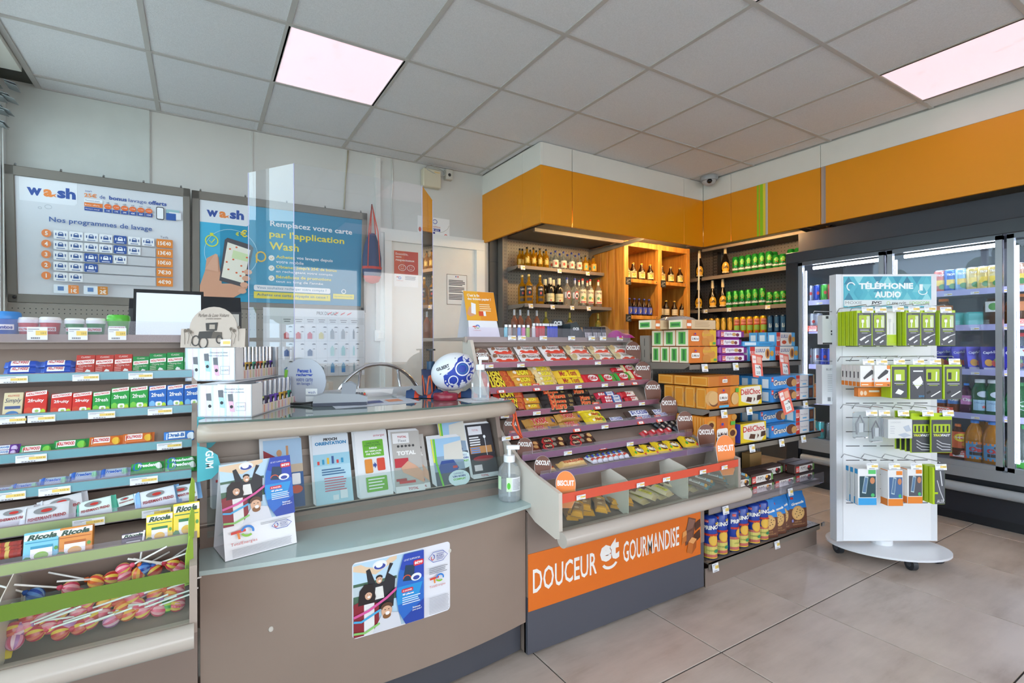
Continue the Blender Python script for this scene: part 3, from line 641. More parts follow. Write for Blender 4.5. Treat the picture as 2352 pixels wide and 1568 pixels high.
# ---- gondola with biscuits
GX0, GX1 = 2.045, 3.045
t = thing('biscuit_gondola', 'taupe metal shelf unit of biscuits between chocolate rack and phone stand', 'shelf unit', (2.545, 1.8, 0)); gond = t
def gpart(q, name, par=None, **k):
    q.v = [(v[0]-2.545, v[1]-1.8, v[2]) for v in q.v]; return q.build(name, par or t, **k)
GPOST = mat('8f857b', 0.4)
for x in (GX0, GX1-0.03):
    q = MB(); q.bx(x, x+0.03, 1.80, 1.86, 0.0, 1.185 if x < 2.5 else 1.06, GPOST)
    D = Dec(q, plane_map((x, 1.80, 0), (1, 0, 0), (0, 0, 1))); D2 = Dec(q, plane_map((x, 1.86, 0), (0, -1, 0), (0, 0, 1)))
    for k in range(22):
        if 0.06 + 0.05*k < 1.1: D.rect(0.010, 0.06+0.05*k, 0.014, 0.09+0.05*k, '3a3632', 1); D.rect(0.018, 0.06+0.05*k, 0.022, 0.09+0.05*k, '3a3632', 1)
    for k in range(14): D2.rect(0.028, 0.35+0.06*k, 0.032, 0.39+0.06*k, '3a3632', 1)
    gpart(q, 'upright')
q = MB(); q.bx(GX0+0.03, GX1-0.03, 1.835, 1.85, 0.05, 1.06, PEG); pegboard(q, (GX0+0.03, 1.835, 0.05), (1, 0, 0), (0, 0, 1), 0.94, 1.0, 0.025, 0.025, 0.0032, PEG, '2a2724'); gpart(q, 'perforated_back')
GSH = {'A': (1.555, 1.045), 'B': (1.45, 0.832), 'C': (1.45, 0.645), 'D': (1.455, 0.372), 'E': (1.455, 0.118)}
GMET = mat('857b71', 0.32, metal=0.2)
gsh = {}
for k, (y, z) in GSH.items():
    q = MB(); q.bx(GX0+0.005, GX1-0.005, y, 1.835, z-0.006, z, GMET); q.bx(GX0+0.005, GX1-0.005, y, y+0.003, z-0.03, z, GMET)
    if k in 'E':
        D = Dec(q, plane_map((GX0, 1.455, z), (1, 0, 0), (0, 1, 0)), l0=0)
        for i in range(40): D.ell(0.02+0.0245*i, 0.03, 0.005, 0.005, '3a352f', 1, n=8)
    gsh[k] = gpart(q, 'shelf')
    if k in 'ABC':
        for x in (GX0-0.002, GX1-0.004):
            q = MB(); q.prism([(y, z), (1.83, z), (1.83, z-0.075), (1.80, z-0.06), (1.78, z-0.035), (y+0.03, z-0.028), (y, z-0.012)], x, x+0.006, GMET); gpart(q, 'bracket')
q = MB(); q.bx(GX0, GX1+0.03, 1.449, 1.452, 0.35, 0.41, PLX); gpart(q, 'front_screen', label='clear plastic front lip')
q = MB(); q.bx(GX0, GX1-0.01, 1.47, 1.475, 0.0, 0.088, TAUPE); q.bx(GX1-0.015, GX1-0.01, 1.475, 1.83, 0, 0.1, TAUPE); gpart(q, 'kick_panel')
q = MB(); q.bx(GX1, GX1+0.03, 1.445, 1.452, 0.105, 0.125, metal()); gpart(q, 'lip_clip')
def clip_tag(parent, org, x, y, z, promo=False, ry=0.0, rx=-0.15):
    o = put(TAGB if not promo else CARD_PROMO, 'price_label' if not promo else 'promo_tag', (x-org[0], y-org[1], z-org[2]), (rx, ry, 0), parent); return o
def card_promo():
    q = MB(); w_, h_ = 0.095, 0.125; D = Dec(q, plane_map((-w_/2, 0, 0), (1, 0, 0), (0, 0, 1)), l0=0)
    q.bx(-w_/2, w_/2, 0, 0.001, 0, h_, mat('ee6f5c', 0.4)); D.rrect(0.006, h_*0.6, 0.04, h_*0.93, 0.004, 'f7e8e4'); D.text('-0,20€', 0.023, h_*0.72, 0.012, 'e05040', 'c', 0.028, bold=0.02)
    D.rect(0.046, h_*0.62, 0.085, h_*0.9, 'f0b49c'); D.rect(0.022, 0.01, 0.075, h_*0.55, 'efece8'); D.text('2,15', 0.05, 0.018, 0.016, '333333', 'c', bold=0.02); D.rect(0.03, 0.05, 0.06, 0.054, '999999')
    D.line([(0.06, 0.062), (0.075, 0.05)], 0.01, '777777')
    return q.mesh('promo_tag')
CARD_PROMO = card_promo()
GO = (2.545, 1.8, 0)
for k, pxs in {'A': (1617, 1688), 'B': (1661, 1719, 1848), 'C': (1725, 1793, 1843), 'D': (1664, 1813), 'E': (1640, 1782)}.items():
    y, z = GSH[k]
    for x_ in pxs:
        p = atY(x_, 900, y-0.006); clip_tag(gsh[k], GO, p.x, y-0.012, z-0.042)
for k, x_ in (('A', 1737), ('A', 1800), ('B', 1808)):
    y, z = GSH[k]; p = atY(x_, 900, y-0.02); clip_tag(gsh[k], GO, p.x, y-0.03, z-0.085 + (0.03 if k == 'B' else 0), True, 0.12 if k != 'B' else -0.2)

# ---- lightbox frames on the back wall (leaning forward at the top)
def lean_frame(x0, x1, z0, z1, ybot, ytop, label, cat):
    t = thing('poster_frame', label, cat, ((x0+x1)/2, ybot, z0)); L = math.hypot(z1-z0, ytop-ybot); a = math.atan2(ybot-ytop, z1-z0)
    t.rotation_euler = (a, 0, 0); w_ = x1-x0
    FRM = mat('79736a', 0.4, noise=0.03)
    q = MB(); q.bx(-w_/2, w_/2, 0.0, 0.03, 0, L, mat('6b655c', 0.5)); q.build('backing', t)
    for a_ in ((-w_/2, -w_/2+0.045, 0, L), (w_/2-0.04, w_/2, 0, L), (-w_/2, w_/2, 0, 0.05), (-w_/2, w_/2, L-0.055, L)):
        q = MB(); q.rbx(a_[0], a_[1], -0.012, 0.0, a_[2], a_[3], FRM, 0.003); q.build('frame_rail', t)
    for k in range(5):
        q = MB(); q.cyl((-w_/2+0.05+(w_-0.1)*k/4, -0.008, L+0.001), (-w_/2+0.05+(w_-0.1)*k/4, 0.0, L+0.012), 0.006, metal(), 8); q.build('clip', t)
    q = MB(); q.ball((-w_/2+0.03 if x0 < -0.5 else w_/2-0.03, -0.013, 0.03), 0.009, 0.005, 0.009, BLACK, 10, 6); q.build('lock', t)
    pw, ph = w_-0.085, L-0.105
    P = MB(); P.bx(-w_/2+0.045, w_/2-0.04, -0.003, -0.0005, 0.05, L-0.055, mat('d6d9de', 0.3))
    return t, P, Dec(P, plane_map((-w_/2+0.045, -0.003, 0.05), (1, 0, 0), (0, 0, 1))), pw, ph
def wash_logo(D, u, v, h, w_):
    D.text('w', u, v, h*0.8, '2b4f9e', 'l', w_*0.31, bold=0.045); D.text('a', u+w_*0.34, v, h*0.8, 'f08a3c', 'l', w_*0.2, bold=0.045)
    D.poly([(u+w_*0.5, v+h*0.22), (u+w_*0.62, v+h*0.02), (u+w_*0.58, v+h*0.22), (u+w_*0.62, v+h*0.42)], 'f08a3c'); D.text('sh', u+w_*0.63, v, h*1.15, '2b4f9e', 'l', w_*0.4, bold=0.045)
t, P, D, pw, ph = lean_frame(-0.95, -0.045, 1.395, 2.17, 3.85, 3.78, 'taupe framed wash price board with grey poster, far left', 'poster')
D = Dec(P, (lambda f_: lambda u, v, l: f_(u*.93, v, l))(D.p))
D.poly([(0.02, ph), (0.30, ph), (0.30, ph-0.12), (0.285, ph-0.135), (0.02, ph-0.135)], 'e6e9ee'); wash_logo(D, 0.055, ph-0.10, 0.055, 0.23)
D.text("Jusqu'à", 0.34, ph-0.045, 0.012, '2b4f9e', 'l'); D.text('25€', 0.335, ph-0.075, 0.024, 'f08a3c', 'l', 0.065, bold=0.02); D.text('de', 0.415, ph-0.075, 0.022, '2b4f9e', 'l'); D.text('bonus', 0.465, ph-0.075, 0.024, '2b4f9e', 'l', 0.095, bold=0.03); D.text('lavage', 0.57, ph-0.081, 0.028, '2b4f9e', 'l', 0.1); D.text('offerts', 0.68, ph-0.075, 0.025, '2b4f9e', 'l', 0.105, bold=0.03)
D.rect(0.335, ph-0.105, 0.43, ph-0.085, 'eef0f3'); D.rect(0.335, ph-0.13, 0.43, ph-0.107, 'ea7c2c'); D.rect(0.335, ph-0.155, 0.43, ph-0.133, '2b4f9e')
for k, (a, b_, c_) in enumerate((('10€', '+1€', '11€'), ('15€', '+2€', '17€'), ('25€', '+4€', '29€'), ('35€', '+7€', '42€'), ('65€', '+17€', '82€'), ('100€', '+25€', '125€'))):
    u = 0.458 + 0.045*k; D.rect(u-0.02, ph-0.155, u+0.02, ph-0.133, '2b4f9e'); D.ell(u, ph-0.118, 0.02, 0.016, 'ea6c24'); D.text(a, u, ph-0.10, 0.009, '5a6478'); D.text(b_, u, ph-0.122, 0.008, 'fbe6d8', w=0.028); D.text(c_, u, ph-0.149, 0.010, 'f2f4f8', bold=0.02)
for k, s_ in enumerate(('Montant payé', 'Bonus offerts', 'Montant chargé')): D.text(s_, 0.34, ph-0.1-0.025*k, 0.009, '4a5a80' if k == 0 else 'fbf0e8', 'l', 0.075)
D.rrect(0.725, ph-0.165, 0.77, ph-0.085, 0.008, '2a2d34'); D.rrect(0.729, ph-0.16, 0.766, ph-0.09, 0.006, 'f4f6f9'); D.rect(0.782, ph-0.135, 0.86, ph-0.095, '9cc3c8'); D.rect(0.80, ph-0.155, 0.87, ph-0.11, 'e8eaee'); D.rect(0.782, ph-0.162, 0.84, ph-0.118, '2458a8')
D.text('Nos programmes de lavage', 0.43, ph-0.252, 0.038, '3a5b9c', 'c', 0.54, bold=0.012)
def caricon(D, u, v, w_, h_, on):
    c_ = 'f2f5fa' if on else '3c5c98'
    D.rrect(u, v, u+w_, v+h_, 0.006, '2450a0' if on else 'f0f2f5'); D.poly([(u+w_*.3, v+h_*.35), (u+w_*.7, v+h_*.35), (u+w_*.7, v+h_*.6), (u+w_*.62, v+h_*.82), (u+w_*.38, v+h_*.82), (u+w_*.3, v+h_*.6)], c_)
    D.rect(u+w_*.4, v+h_*.62, u+w_*.6, v+h_*.75, '2450a0' if on else 'f0f2f5'); D.rect(u+w_*.2, v+h_*.1, u+w_*.8, v+h_*.18, c_)
    D.rect(u+w_*.12, v+h_*.4, u+w_*.2, v+h_*.7, c_); D.rect(u+w_*.8, v+h_*.4, u+w_*.88, v+h_*.7, c_)
for r_, (n_, on, pr) in enumerate(((7, (4,), '15€40'), (6, (4,), '13€40'), (5, (2, 3), '10€60'), (3, (2,), '7€30'), (2, (), '4€90'))):
    v = ph-0.34-0.062*r_
    D.rect(0.19, v-0.004, 0.72, v+0.05, 'c9cbd0'); D.ell(0.145, v+0.028, 0.024, 0.023, 'ee8a4a'); D.text(str(5-r_), 0.145, v+0.016, 0.024, 'fbf3ee', bold=0.03)
    for k in range(n_): caricon(D, 0.18+0.077*k, v, 0.07, 0.05, k in on)
    D.rrect(0.725, v-0.003, 0.82, v+0.051, 0.004, 'e88726'); D.text(pr, 0.772, v+0.012, 0.026, 'fdf5ec', 'c', 0.075, bold=0.025)
D.text('Tarifs', 0.772, ph-0.285, 0.014, '3a4660')
for u, p_, c_ in ((0.18, '1€', 'e88a3c'), (0.33, '2€', 'd08420')):
    D.rrect(u, ph-0.66, u+0.072, ph-0.61, 0.004, 'e6eef6'); D.rrect(u+0.072, ph-0.66, u+0.125, ph-0.61, 0.004, c_); D.text(p_, u+0.1, ph-0.655, 0.024, 'fdf5ec', bold=0.03); D.text('3 mn', u+0.1, ph-0.624, 0.009, 'fdf5ec'); D.rect(u+0.02, ph-0.645, u+0.05, ph-0.62, '5a80b8')
for u, v, r_ in ((0.125, 0.50, 0.010), (0.165, 0.51, 0.018), (0.79, 0.045, 0.024), (0.735, 0.04, 0.012), (0.77, 0.02, 0.01), (0.71, 0.035, 0.006)): D.ring(u, v, r_, r_*0.72, 0.003, 'aeb3ba')
P.build('poster', t)
t, P, D, pw, ph = lean_frame(-0.035, 1.145, 1.395, 2.17, 3.85, 3.80, 'taupe framed blue wash app poster behind the counter', 'poster')
D.rect(0, 0, pw, ph, '1596bd'); D.rect(0.55*pw, 0, pw, ph, '0d86ad'); D.rect(0, 0, 0.12, ph, '3fb6de'); D.poly([(0, ph), (0.3, ph), (0.3, ph-0.13), (0.285, ph-0.145), (0, ph-0.145)], 'e3e9ee'); wash_logo(D, 0.04, ph-0.105, 0.055, 0.22)
D.text('Remplacez votre carte', 0.435, ph-0.135, 0.05, 'f2f5f7', 'l', 0.585, bold=0.02); D.text("par l'application", 0.43, ph-0.215, 0.062, 'f2e23c', 'l', 0.53, bold=0.02); D.text('Wash', 0.43, ph-0.29, 0.055, 'f2e23c', 'l', 0.2, bold=0.02)
for k, (a, b_, c_) in enumerate((('Achetez', ' vos lavages depuis', 'votre mobile'), ('Obtenez', " jusqu'à 25€ de bonus", 'en rechargeant votre compte'), ('Bénéficiez', ' de promotions', "tout au long de l'année"))):
    v = ph-0.352-0.072*k; D.ell(0.445, v+0.002, 0.02, 0.02, 'f5f2ea'); D.line([(0.435, v+0.003), (0.443, v-0.006), (0.456, v+0.01)], 0.004, 'd9b92c')
    W1 = 0.13 if k < 2 else 0.16
    D.text(a, 0.475, v+0.004, 0.022, 'f2e23c', 'l', W1, bold=0.02); D.text(b_.strip(), 0.485+W1, v, 0.028, 'f2f5f7' if k == 0 else 'f2e23c', 'l', (0.26, 0.29, 0.22)[k], bold=0.02); D.text(c_, 0.475, v-0.031, 0.022, 'f2f5f7', 'l', (0.19, 0.4, 0.33)[k], bold=0.01)
D.rrect(0.33, 0.085, 0.86, 0.125, 0.012, 'f2f4f6'); D.rect(0.33, 0.03, 0.86, 0.078, 'eedd30'); D.text('Vous souhaitez recharger votre compte ?', 0.35, 0.093, 0.024, '1a7fa4', 'l', 0.48); D.text('Achetez une carte prépayée en caisse !', 0.35, 0.042, 0.025, '1a6f94', 'l', 0.49, bold=0.01)
D.rect(0.88, 0.05, 1.04, 0.088, 'eedd30'); D.text('Nous recyclons vos cartes Wash', 0.96, 0.062, 0.013, '1a6f94', 'c', 0.14); D.ring(0.96, 0.108, 0.018, 0.018, 0.006, 'e8f2f5')
# phone held in a hand
D.ring(0.19, 0.33, 0.165, 0.165, 0.0035, 'a8dcea', n=40); D.ring(0.07, 0.405, 0.04, 0.04, 0.007, 'd6e23c'); D.rect(0.06, 0.445, 0.08, 0.458, 'd6e23c'); D.line([(0.055, 0.408), (0.068, 0.392), (0.09, 0.42)], 0.006, 'd6e23c')
D.text('€', 0.265, 0.45, 0.05, 'f2dc3c', bold=0.03); D.text('€', 0.225, 0.455, 0.025, 'd6e23c', bold=0.03); D.ring(0.375, 0.325, 0.035, 0.038, 0.01, 'f0c83c'); D.rect(0.342, 0.28, 0.352, 0.34, 'f0c83c')
SK = 'd9a384'
D.poly([(0.0, 0.0), (0.16, 0.0), (0.25, 0.06), (0.29, 0.10), (0.285, 0.13), (0.13, 0.12), (0.11, 0.30), (0.085, 0.315), (0.04, 0.285), (0.03, 0.2), (0.0, 0.1)], SK)
D.poly([(0.115, 0.14), (0.275, 0.10), (0.325, 0.38), (0.31, 0.40), (0.165, 0.435), (0.148, 0.42)], '4a4a50'); D.poly([(0.128, 0.165), (0.265, 0.13), (0.308, 0.365), (0.165, 0.405)], 'f1efdf'); D.poly([(0.19, 0.3), (0.295, 0.28), (0.3, 0.33), (0.2, 0.355)], 'd5e8b4')
for u, v in ((0.18, 0.36), (0.22, 0.375), (0.2, 0.29), (0.25, 0.25), (0.16, 0.27), (0.26, 0.21), (0.17, 0.22), (0.22, 0.2), (0.245, 0.18), (0.285, 0.31)): D.ell(u, v, 0.007, 0.006, 'e2622c', n=8)
for k in range(4): D.ell(0.292-0.012*k, 0.21-0.045*k, 0.026, 0.018, 'e0ad90')
D.poly([(0.03, 0.21), (0.09, 0.32), (0.105, 0.315), (0.11, 0.2)], 'e0ad90')
P.build('poster', t)
# perforated strip below the boards and gas price poster
q = MB(); q.bx(-0.95, 1.14, YB-0.045, YB-0.031, 1.0, 1.39, mat('8a8278', 0.45)); D = Dec(q, plane_map((-0.95, YB-0.045, 1.0), (1, 0, 0), (0, 0, 1)), l0=0)
for k in range(80):
    for z in (0.36, 0.335, 0.25): D.ell(0.02+0.026*k, z, 0.0035, 0.0035, '2c2926', 1, n=6)
q.build('perforated_panel', wall_back)
q, D = sheet_on_back(0.40, 1.132, 0.905, 1.412, YB-0.046, 0.003, 'dfe1e4'); w_, h_ = 0.732, 0.507
D.rect(0, h_-0.115, w_, h_-0.06, 'cfd3d6')
D.text('PRIX DU GAZ', 0.37, h_-0.045, 0.026, '4a4c52', 'l', 0.15, bold=0.01)
for k in range(4): D.poly([(0.445+0.05*k, h_-0.045), (0.475+0.05*k, h_-0.03), (0.483+0.05*k, h_-0.018), (0.45+0.05*k, h_-0.033)], 'd83c34')
for k in range(7):
    u = 0.16 + 0.0817*k; D.rect(u-0.0415, 0, u-0.04, h_-0.06, 'b9bdc2'); D.rect(u-0.025, h_-0.085, u+0.025, h_-0.08, '55585e'); D.rect(u-0.02, h_-0.1, u+0.02, h_-0.095, '55585e')
for k in range(1, 4): D.rect(0, h_-0.115-0.128*k, w_, h_-0.113-0.128*k, 'b9bdc2')
cols = [['c9504c', 'c43c38', 'cc4c58', 'cdbf6a', '8f9498', '8d9296', '6a7076'], ['3a5f9a', None, '33507c', None, '9cc8c2', '7ab4b0', '8cc0c0'], ['4a7a94', '3b6070', '34708c', '3b6a74', '4e90b8', '5a96b8', '7f99a4']]
for r_ in range(3):
    for k in range(7):
        c_ = cols[r_][k]; u = 0.155+0.0817*k; v = h_-0.225-0.128*r_
        if c_:
            hh = 0.075 if k > 3 else 0.05; ww = 0.007 if k == 6 else 0.014 + 0.003*(k < 4)
            D.poly([(u-ww, v), (u+ww, v), (u+ww, v+hh*0.75), (u+ww*0.4, v+hh*0.9), (u+ww*0.4, v+hh), (u-ww*0.4, v+hh), (u-ww*0.4, v+hh*0.9), (u-ww, v+hh*0.75)], c_)
            if k in (4, 5) and r_ == 2: D.rect(u-ww, v, u+ww, v+hh*0.4, '2f7fc0')
        D.ell(u+0.028, v+0.085, 0.014, 0.008, '3a3c42', a0=0, a1=180, n=8); D.ell(u+0.028, v+0.05, 0.009, 0.005, '5a5c62', a0=0, a1=180, n=8)
q.build('gas_poster', label='white gas cylinder price poster below the blue poster', cat='poster')

# ---- liquor shelf, wooden crate shelf, side shelves under the bulkhead
t = thing('liquor_shelf', 'perforated metal wall shelf of liquor bottles under the orange bulkhead', 'shelf unit', (2.95, 3.8, 0)); liq = t; LO = (2.95, 3.8, 0)
def lpart(q, name, par=None, **k):
    q.v = [(v[0]-LO[0], v[1]-LO[1], v[2]) for v in q.v]; return q.build(name, par or liq, **k)
LX0, LX1 = 2.43, 3.46
PEGL = mat('8d8474', 0.45, noise=0.04)
q = MB(); q.bx(LX0, LX1, 3.82, 3.84, 0.9, 2.14, PEGL); pegboard(q, (LX0, 3.82, 0.9), (1, 0, 0), (0, 0, 1), LX1-LX0, 1.24, 0.031, 0.031, 0.0045, PEGL, '2c2822'); lpart(q, 'perforated_back')
q = MB(); q.bx(LX0-0.055, LX0, 3.76, 3.84, 0.0, 2.14, PEG); D = Dec(q, plane_map((LX0-0.055, 3.76, 0), (1, 0, 0), (0, 0, 1)))
for k in range(40): D.rect(0.02, 0.9+0.03*k, 0.024, 0.918+0.03*k, '2c2926', 1); D.rect(0.034, 0.9+0.03*k, 0.038, 0.918+0.03*k, '2c2926', 1)
lpart(q, 'upright')
LSH = {1: (3.60, 1.84), 2: (3.50, 1.494), 3: (3.48, 1.19)}
lsh = {}
for k, (y, z) in LSH.items():
    q = MB(); q.bx(LX0+0.004, LX1-0.004, y, 3.82, z-0.006, z, GMET); q.bx(LX0+0.004, LX1-0.004, y-0.003, y, z-0.028, z+0.002, GMET); lsh[k] = lpart(q, 'shelf')
    for x in (LX0, LX1-0.006):
        q = MB(); q.prism([(y, z), (3.82, z), (3.82, z-0.085), (3.80, z-0.07), (3.77, z-0.04), (y+0.03, z-0.03), (y, z-0.012)], x, x+0.006, GMET); lpart(q, 'bracket')
for k, xs_ in {1: (1202, 1286, 1351), 2: (1220, 1270, 1315, 1353)}.items():
    y, z = LSH[k]
    for x_ in xs_: p = atY(x_, 700, y-0.01); clip_tag(lsh[k], LO, p.x, y-0.012, z-0.04)
q = MB(); q.bx(LX0, LX1+0.02, 3.1, 3.82, 2.115, 2.125, mat('5a544d', 0.5)); q.bx(LX0, LX1, 3.08, 3.10, 2.095, 2.12, GMET); q.bx(LX0, LX1, 3.34, 3.37, 2.085, 2.115, GMET); lpart(q, 'top_canopy')
q = MB(); q.prism([(3.08, 2.1), (3.82, 2.1), (3.82, 1.98), (3.79, 2.0), (3.76, 2.04), (3.12, 2.075), (3.08, 2.085)], LX1-0.006, LX1, GMET); lpart(q, 'bracket')

def woodmat():
    m, t_, b_ = newmat('varnished_pine')
    tcn = t_.nodes.new('ShaderNodeTexCoord'); mp = t_.nodes.new('ShaderNodeMapping'); mp.inputs['Scale'].default_value = (14, 14, 1.2)
    n = t_.nodes.new('ShaderNodeTexNoise'); n.inputs['Scale'].default_value = 2.2; n.inputs['Detail'].default_value = 7; n.inputs['Distortion'].default_value = 0.6
    oi = t_.nodes.new('ShaderNodeObjectInfo'); ad = t_.nodes.new('ShaderNodeVectorMath'); ad.operation = 'ADD'
    t_.links.new(tcn.outputs['Object'], ad.inputs[0]); t_.links.new(oi.outputs['Location'], ad.inputs[1]); t_.links.new(ad.outputs[0], mp.inputs[0]); t_.links.new(mp.outputs[0], n.inputs['Vector'])
    r = t_.nodes.new('ShaderNodeValToRGB'); r.color_ramp.elements[0].position = 0.3; r.color_ramp.elements[0].color = lin('a3651f'); r.color_ramp.elements[1].position = 0.65; r.color_ramp.elements[1].color = lin('cf9440')
    t_.links.new(n.outputs['Fac'], r.inputs['Fac']); t_.links.new(r.outputs['Color'], b_.inputs['Base Color']); b_.inputs['Roughness'].default_value = 0.42
    return m
WOOD = woodmat()
WX0, WX1, WY = 3.47, 4.41, 3.34
t = thing('wooden_shelf', 'varnished pine plank shelf of brown beer bottles beside the liquor shelf', 'shelf unit', ((WX0+WX1)/2, 3.6, 0)); wood = t; WO = ((WX0+WX1)/2, 3.6, 0)
def wpart(q, name, par=None, **k):
    q.v = [(v[0]-WO[0], v[1]-WO[1], v[2]) for v in q.v]; return q.build(name, par or wood, **k)
for k in range(5):
    y0 = WY+0.045+k*0.092; q = MB(); q.rbx(WX0, WX0+0.022, y0, y0+0.089, 0.05, 2.10, WOOD, 0.002); wpart(q, 'plank')
for k in range(9):
    x0 = WX0+0.025+k*0.099; q = MB(); q.rbx(x0, x0+0.096, 3.80, 3.82, 0.05, 2.09, WOOD, 0.002); wpart(q, 'plank')
xm = 3.955
for a in ((WX0-0.004, WX0+0.05), (xm-0.02, xm+0.028), (WX1-0.045, WX1)):
    q = MB(); q.rbx(a[0], a[1], WY, WY+0.045, 0.05, 2.125, WOOD, 0.002); wpart(q, 'front_post')
q = MB(); q.rbx(WX0, WX1, WY+0.002, WY+0.04, 2.07, 2.122, WOOD, 0.002); wpart(q, 'top_rail')
q = MB(); q.rbx(WX0, WX1, WY+0.04, 3.82, 2.085, 2.10, WOOD, 0.002); wpart(q, 'top_board')
for a in ((xm-0.008, xm+0.012), (WX1-0.02, WX1)):
    q = MB(); q.rbx(a[0], a[1], WY+0.045, 3.8, 0.05, 2.09, WOOD, 0.002); wpart(q, 'side_board')
WSH = (1.765, 1.415, 1.08)
for z in WSH:
    for a in ((WX0+0.03, xm-0.02), (xm+0.03, WX1-0.045)):
        q = MB(); q.rbx(a[0], a[1], WY+0.01, 3.8, z-0.035, z, WOOD, 0.002); o = wpart(q, 'shelf_board')
        q = MB(); q.cyl((a[1]-0.02, WY+0.006, z-0.017), (a[1]-0.02, WY+0.011, z-0.017), 0.006, metal(), 8); wpart(q, 'screw')
        q = MB(); q.bx(a[0]-0.02, a[0]+0.05, WY-0.004, WY-0.001, z-0.062, z+0.008, mat('1d1c1b', 0.7)); D = Dec(q, plane_map((a[0]-0.02, WY-0.004, z-0.062), (1, 0, 0), (0, 0, 1)))
        D.line([(0.012, 0.02), (0.02, 0.05), (0.028, 0.022), (0.036, 0.05)], 0.003, 'd8d5cf'); D.line([(0.042, 0.05), (0.06, 0.046)], 0.003, 'd8d5cf'); D.line([(0.02, 0.012), (0.055, 0.018)], 0.003, 'd8d5cf')
        if z > 1.2: wpart(q, 'chalk_label', label='small black chalkboard price label')
q = MB(); q.bx(4.445, 4.455, 3.26, 3.27, 0.0, 2.07, mat('d8d4cc', 0.4)); wpart(q, 'edge_strip')

t = thing('can_shelf', 'dark perforated wall shelf of beer cans left of the fridge', 'shelf unit', (4.8, 3.0, 0)); canu = t; CO = (4.8, 3.0, 0)
def kpart(q, name, par=None, **k):
    q.v = [(v[0]-CO[0], v[1]-CO[1], v[2]) for v in q.v]; return q.build(name, par or canu, **k)
PEGC = mat('766f6d', 0.45, noise=0.04)
for y0, y1 in ((2.30, 3.36), (3.42, 3.86)):
    q = MB(); q.bx(4.96, 4.985, y0, y1, 0.9, 2.2, PEGC); pegboard(q, (4.96, y1, 0.9), (0, -1, 0), (0, 0, 1), y1-y0, 1.3, 0.033, 0.033, 0.0048, PEGC, '1f1d1c'); kpart(q, 'perforated_back')
for y0, y1 in ((3.36, 3.42), (2.24, 2.30)):
    q = MB(); q.bx(4.90, 4.985, y0, y1, 0, 2.25, mat('3c3a3b', 0.5)); D = Dec(q, plane_map((4.90, y1, 0), (0, -1, 0), (0, 0, 1)))
    for k in range(40): D.rect(0.018, 0.9+0.033*k, 0.023, 0.918+0.033*k, '9a9692', 1); D.rect(0.036, 0.9+0.033*k, 0.041, 0.918+0.033*k, '9a9692', 1)
    kpart(q, 'upright')
KSH = (1.845, 1.505, 1.24); KX = 4.62; ksh = []
for z in KSH:
    for y0, y1 in ((2.24, 3.35), (3.40, 3.86)):
        q = MB(); q.bx(KX, 4.96, y0, y1, z-0.008, z, GMET); q.bx(KX-0.003, KX, y0, y1, z-0.036, z, GMET); ksh.append(kpart(q, 'shelf'))
    q = MB(); q.prism([(KX, z-0.002), (4.96, z-0.002), (4.96, z-0.12), (4.93, z-0.09), (4.90, z-0.05), (KX, z-0.034)], 3.352, 3.358, mat('353233', 0.5), 'y'); kpart(q, 'bracket')
q = MB(); q.bx(4.3, 4.96, 2.24, 3.3, 2.125, 2.14, mat('4d4745', 0.5)); q.bx(4.55, 4.58, 2.24, 3.3, 2.1, 2.125, GMET); kpart(q, 'top_canopy')
q = MB(); q.prism([(4.3, 2.12), (4.96, 2.12), (4.96, 1.96), (4.93, 2.0), (4.88, 2.06), (4.3, 2.1)], 2.236, 2.242, mat('2e2c2d', 0.5), 'y'); kpart(q, 'bracket')
for x_, zi in ((1621, 1), (1675, 1), (1764, 1)):
    p = atX(x_, 710, KX-0.01); o = put(TAGB, 'price_label', (p.x-CO[0], p.y-CO[1], KSH[zi]-0.042), (0, 0.0, -PI/2), ksh[2*zi])

# ---- drinks fridge along the right wall (three glass doors in view)
FX = 4.16; FY0, FY1 = -0.9, 2.235; FT, FB = 1.875, 0.37
t = thing('drinks_fridge', 'long dark drinks fridge with sliding glass doors along the right wall', 'fridge', (4.5, 0.9, 0)); fr = t; FO = (4.5, 0.9, 0)
def fpart(q, name, par=None, **k):
    q.v = [(v[0]-FO[0], v[1]-FO[1], v[2]) for v in q.v]; return q.build(name, par or fr, **k)
FD = mat('23262c', 0.35); FG = mat('6d7178', 0.3, metal=0.5); FL = mat('9fa3a8', 0.3, metal=0.3)
q = MB(); q.bx(FX-0.01, 4.95, FY1-0.09, FY1, 0.04, FT, FD); fpart(q, 'end_panel')
q = MB(); q.rbx(FX-0.015, FX+0.06, FY0, FY1, 1.79, FT, mat('3a3e45', 0.25), 0.004); fpart(q, 'header')
q = MB(); q.bx(FX, 4.95, FY0, FY1, FT-0.02, FT, FD); fpart(q, 'top')
q = MB(); q.bx(4.88, 4.9, FY0, FY1-0.09, 0.37, 1.8, mat('5c6268', 0.4)); fpart(q, 'inner_back')
q = MB(); q.bx(FX+0.02, 4.9, FY0, FY1-0.09, 0.33, 0.37, mat('8b9096', 0.4)); fpart(q, 'inner_floor')
q = MB(); q.bx(FX-0.005, FX+0.06, FY0, FY1, 0.30, 0.365, FL); fpart(q, 'sill')
q = MB(); q.bx(FX+0.03, FX+0.05, FY0, FY1, 0.2, 0.30, FD); fpart(q, 'front_panel')
q = MB(); q.cyl((FX-0.01, FY0, 0.235), (FX-0.01, FY1-0.12, 0.235), 0.03, mat('a2a6ab', 0.3), 14); fpart(q, 'bumper_rail')
q = MB(); q.bx(FX+0.06, FX+0.09, FY0, FY1, 0.06, 0.2, mat('22262f', 0.35)); q.bx(FX+0.075, 4.9, FY0, FY1, 0.0, 0.06, mat('191c22', 0.4)); fpart(q, 'kick_panel')
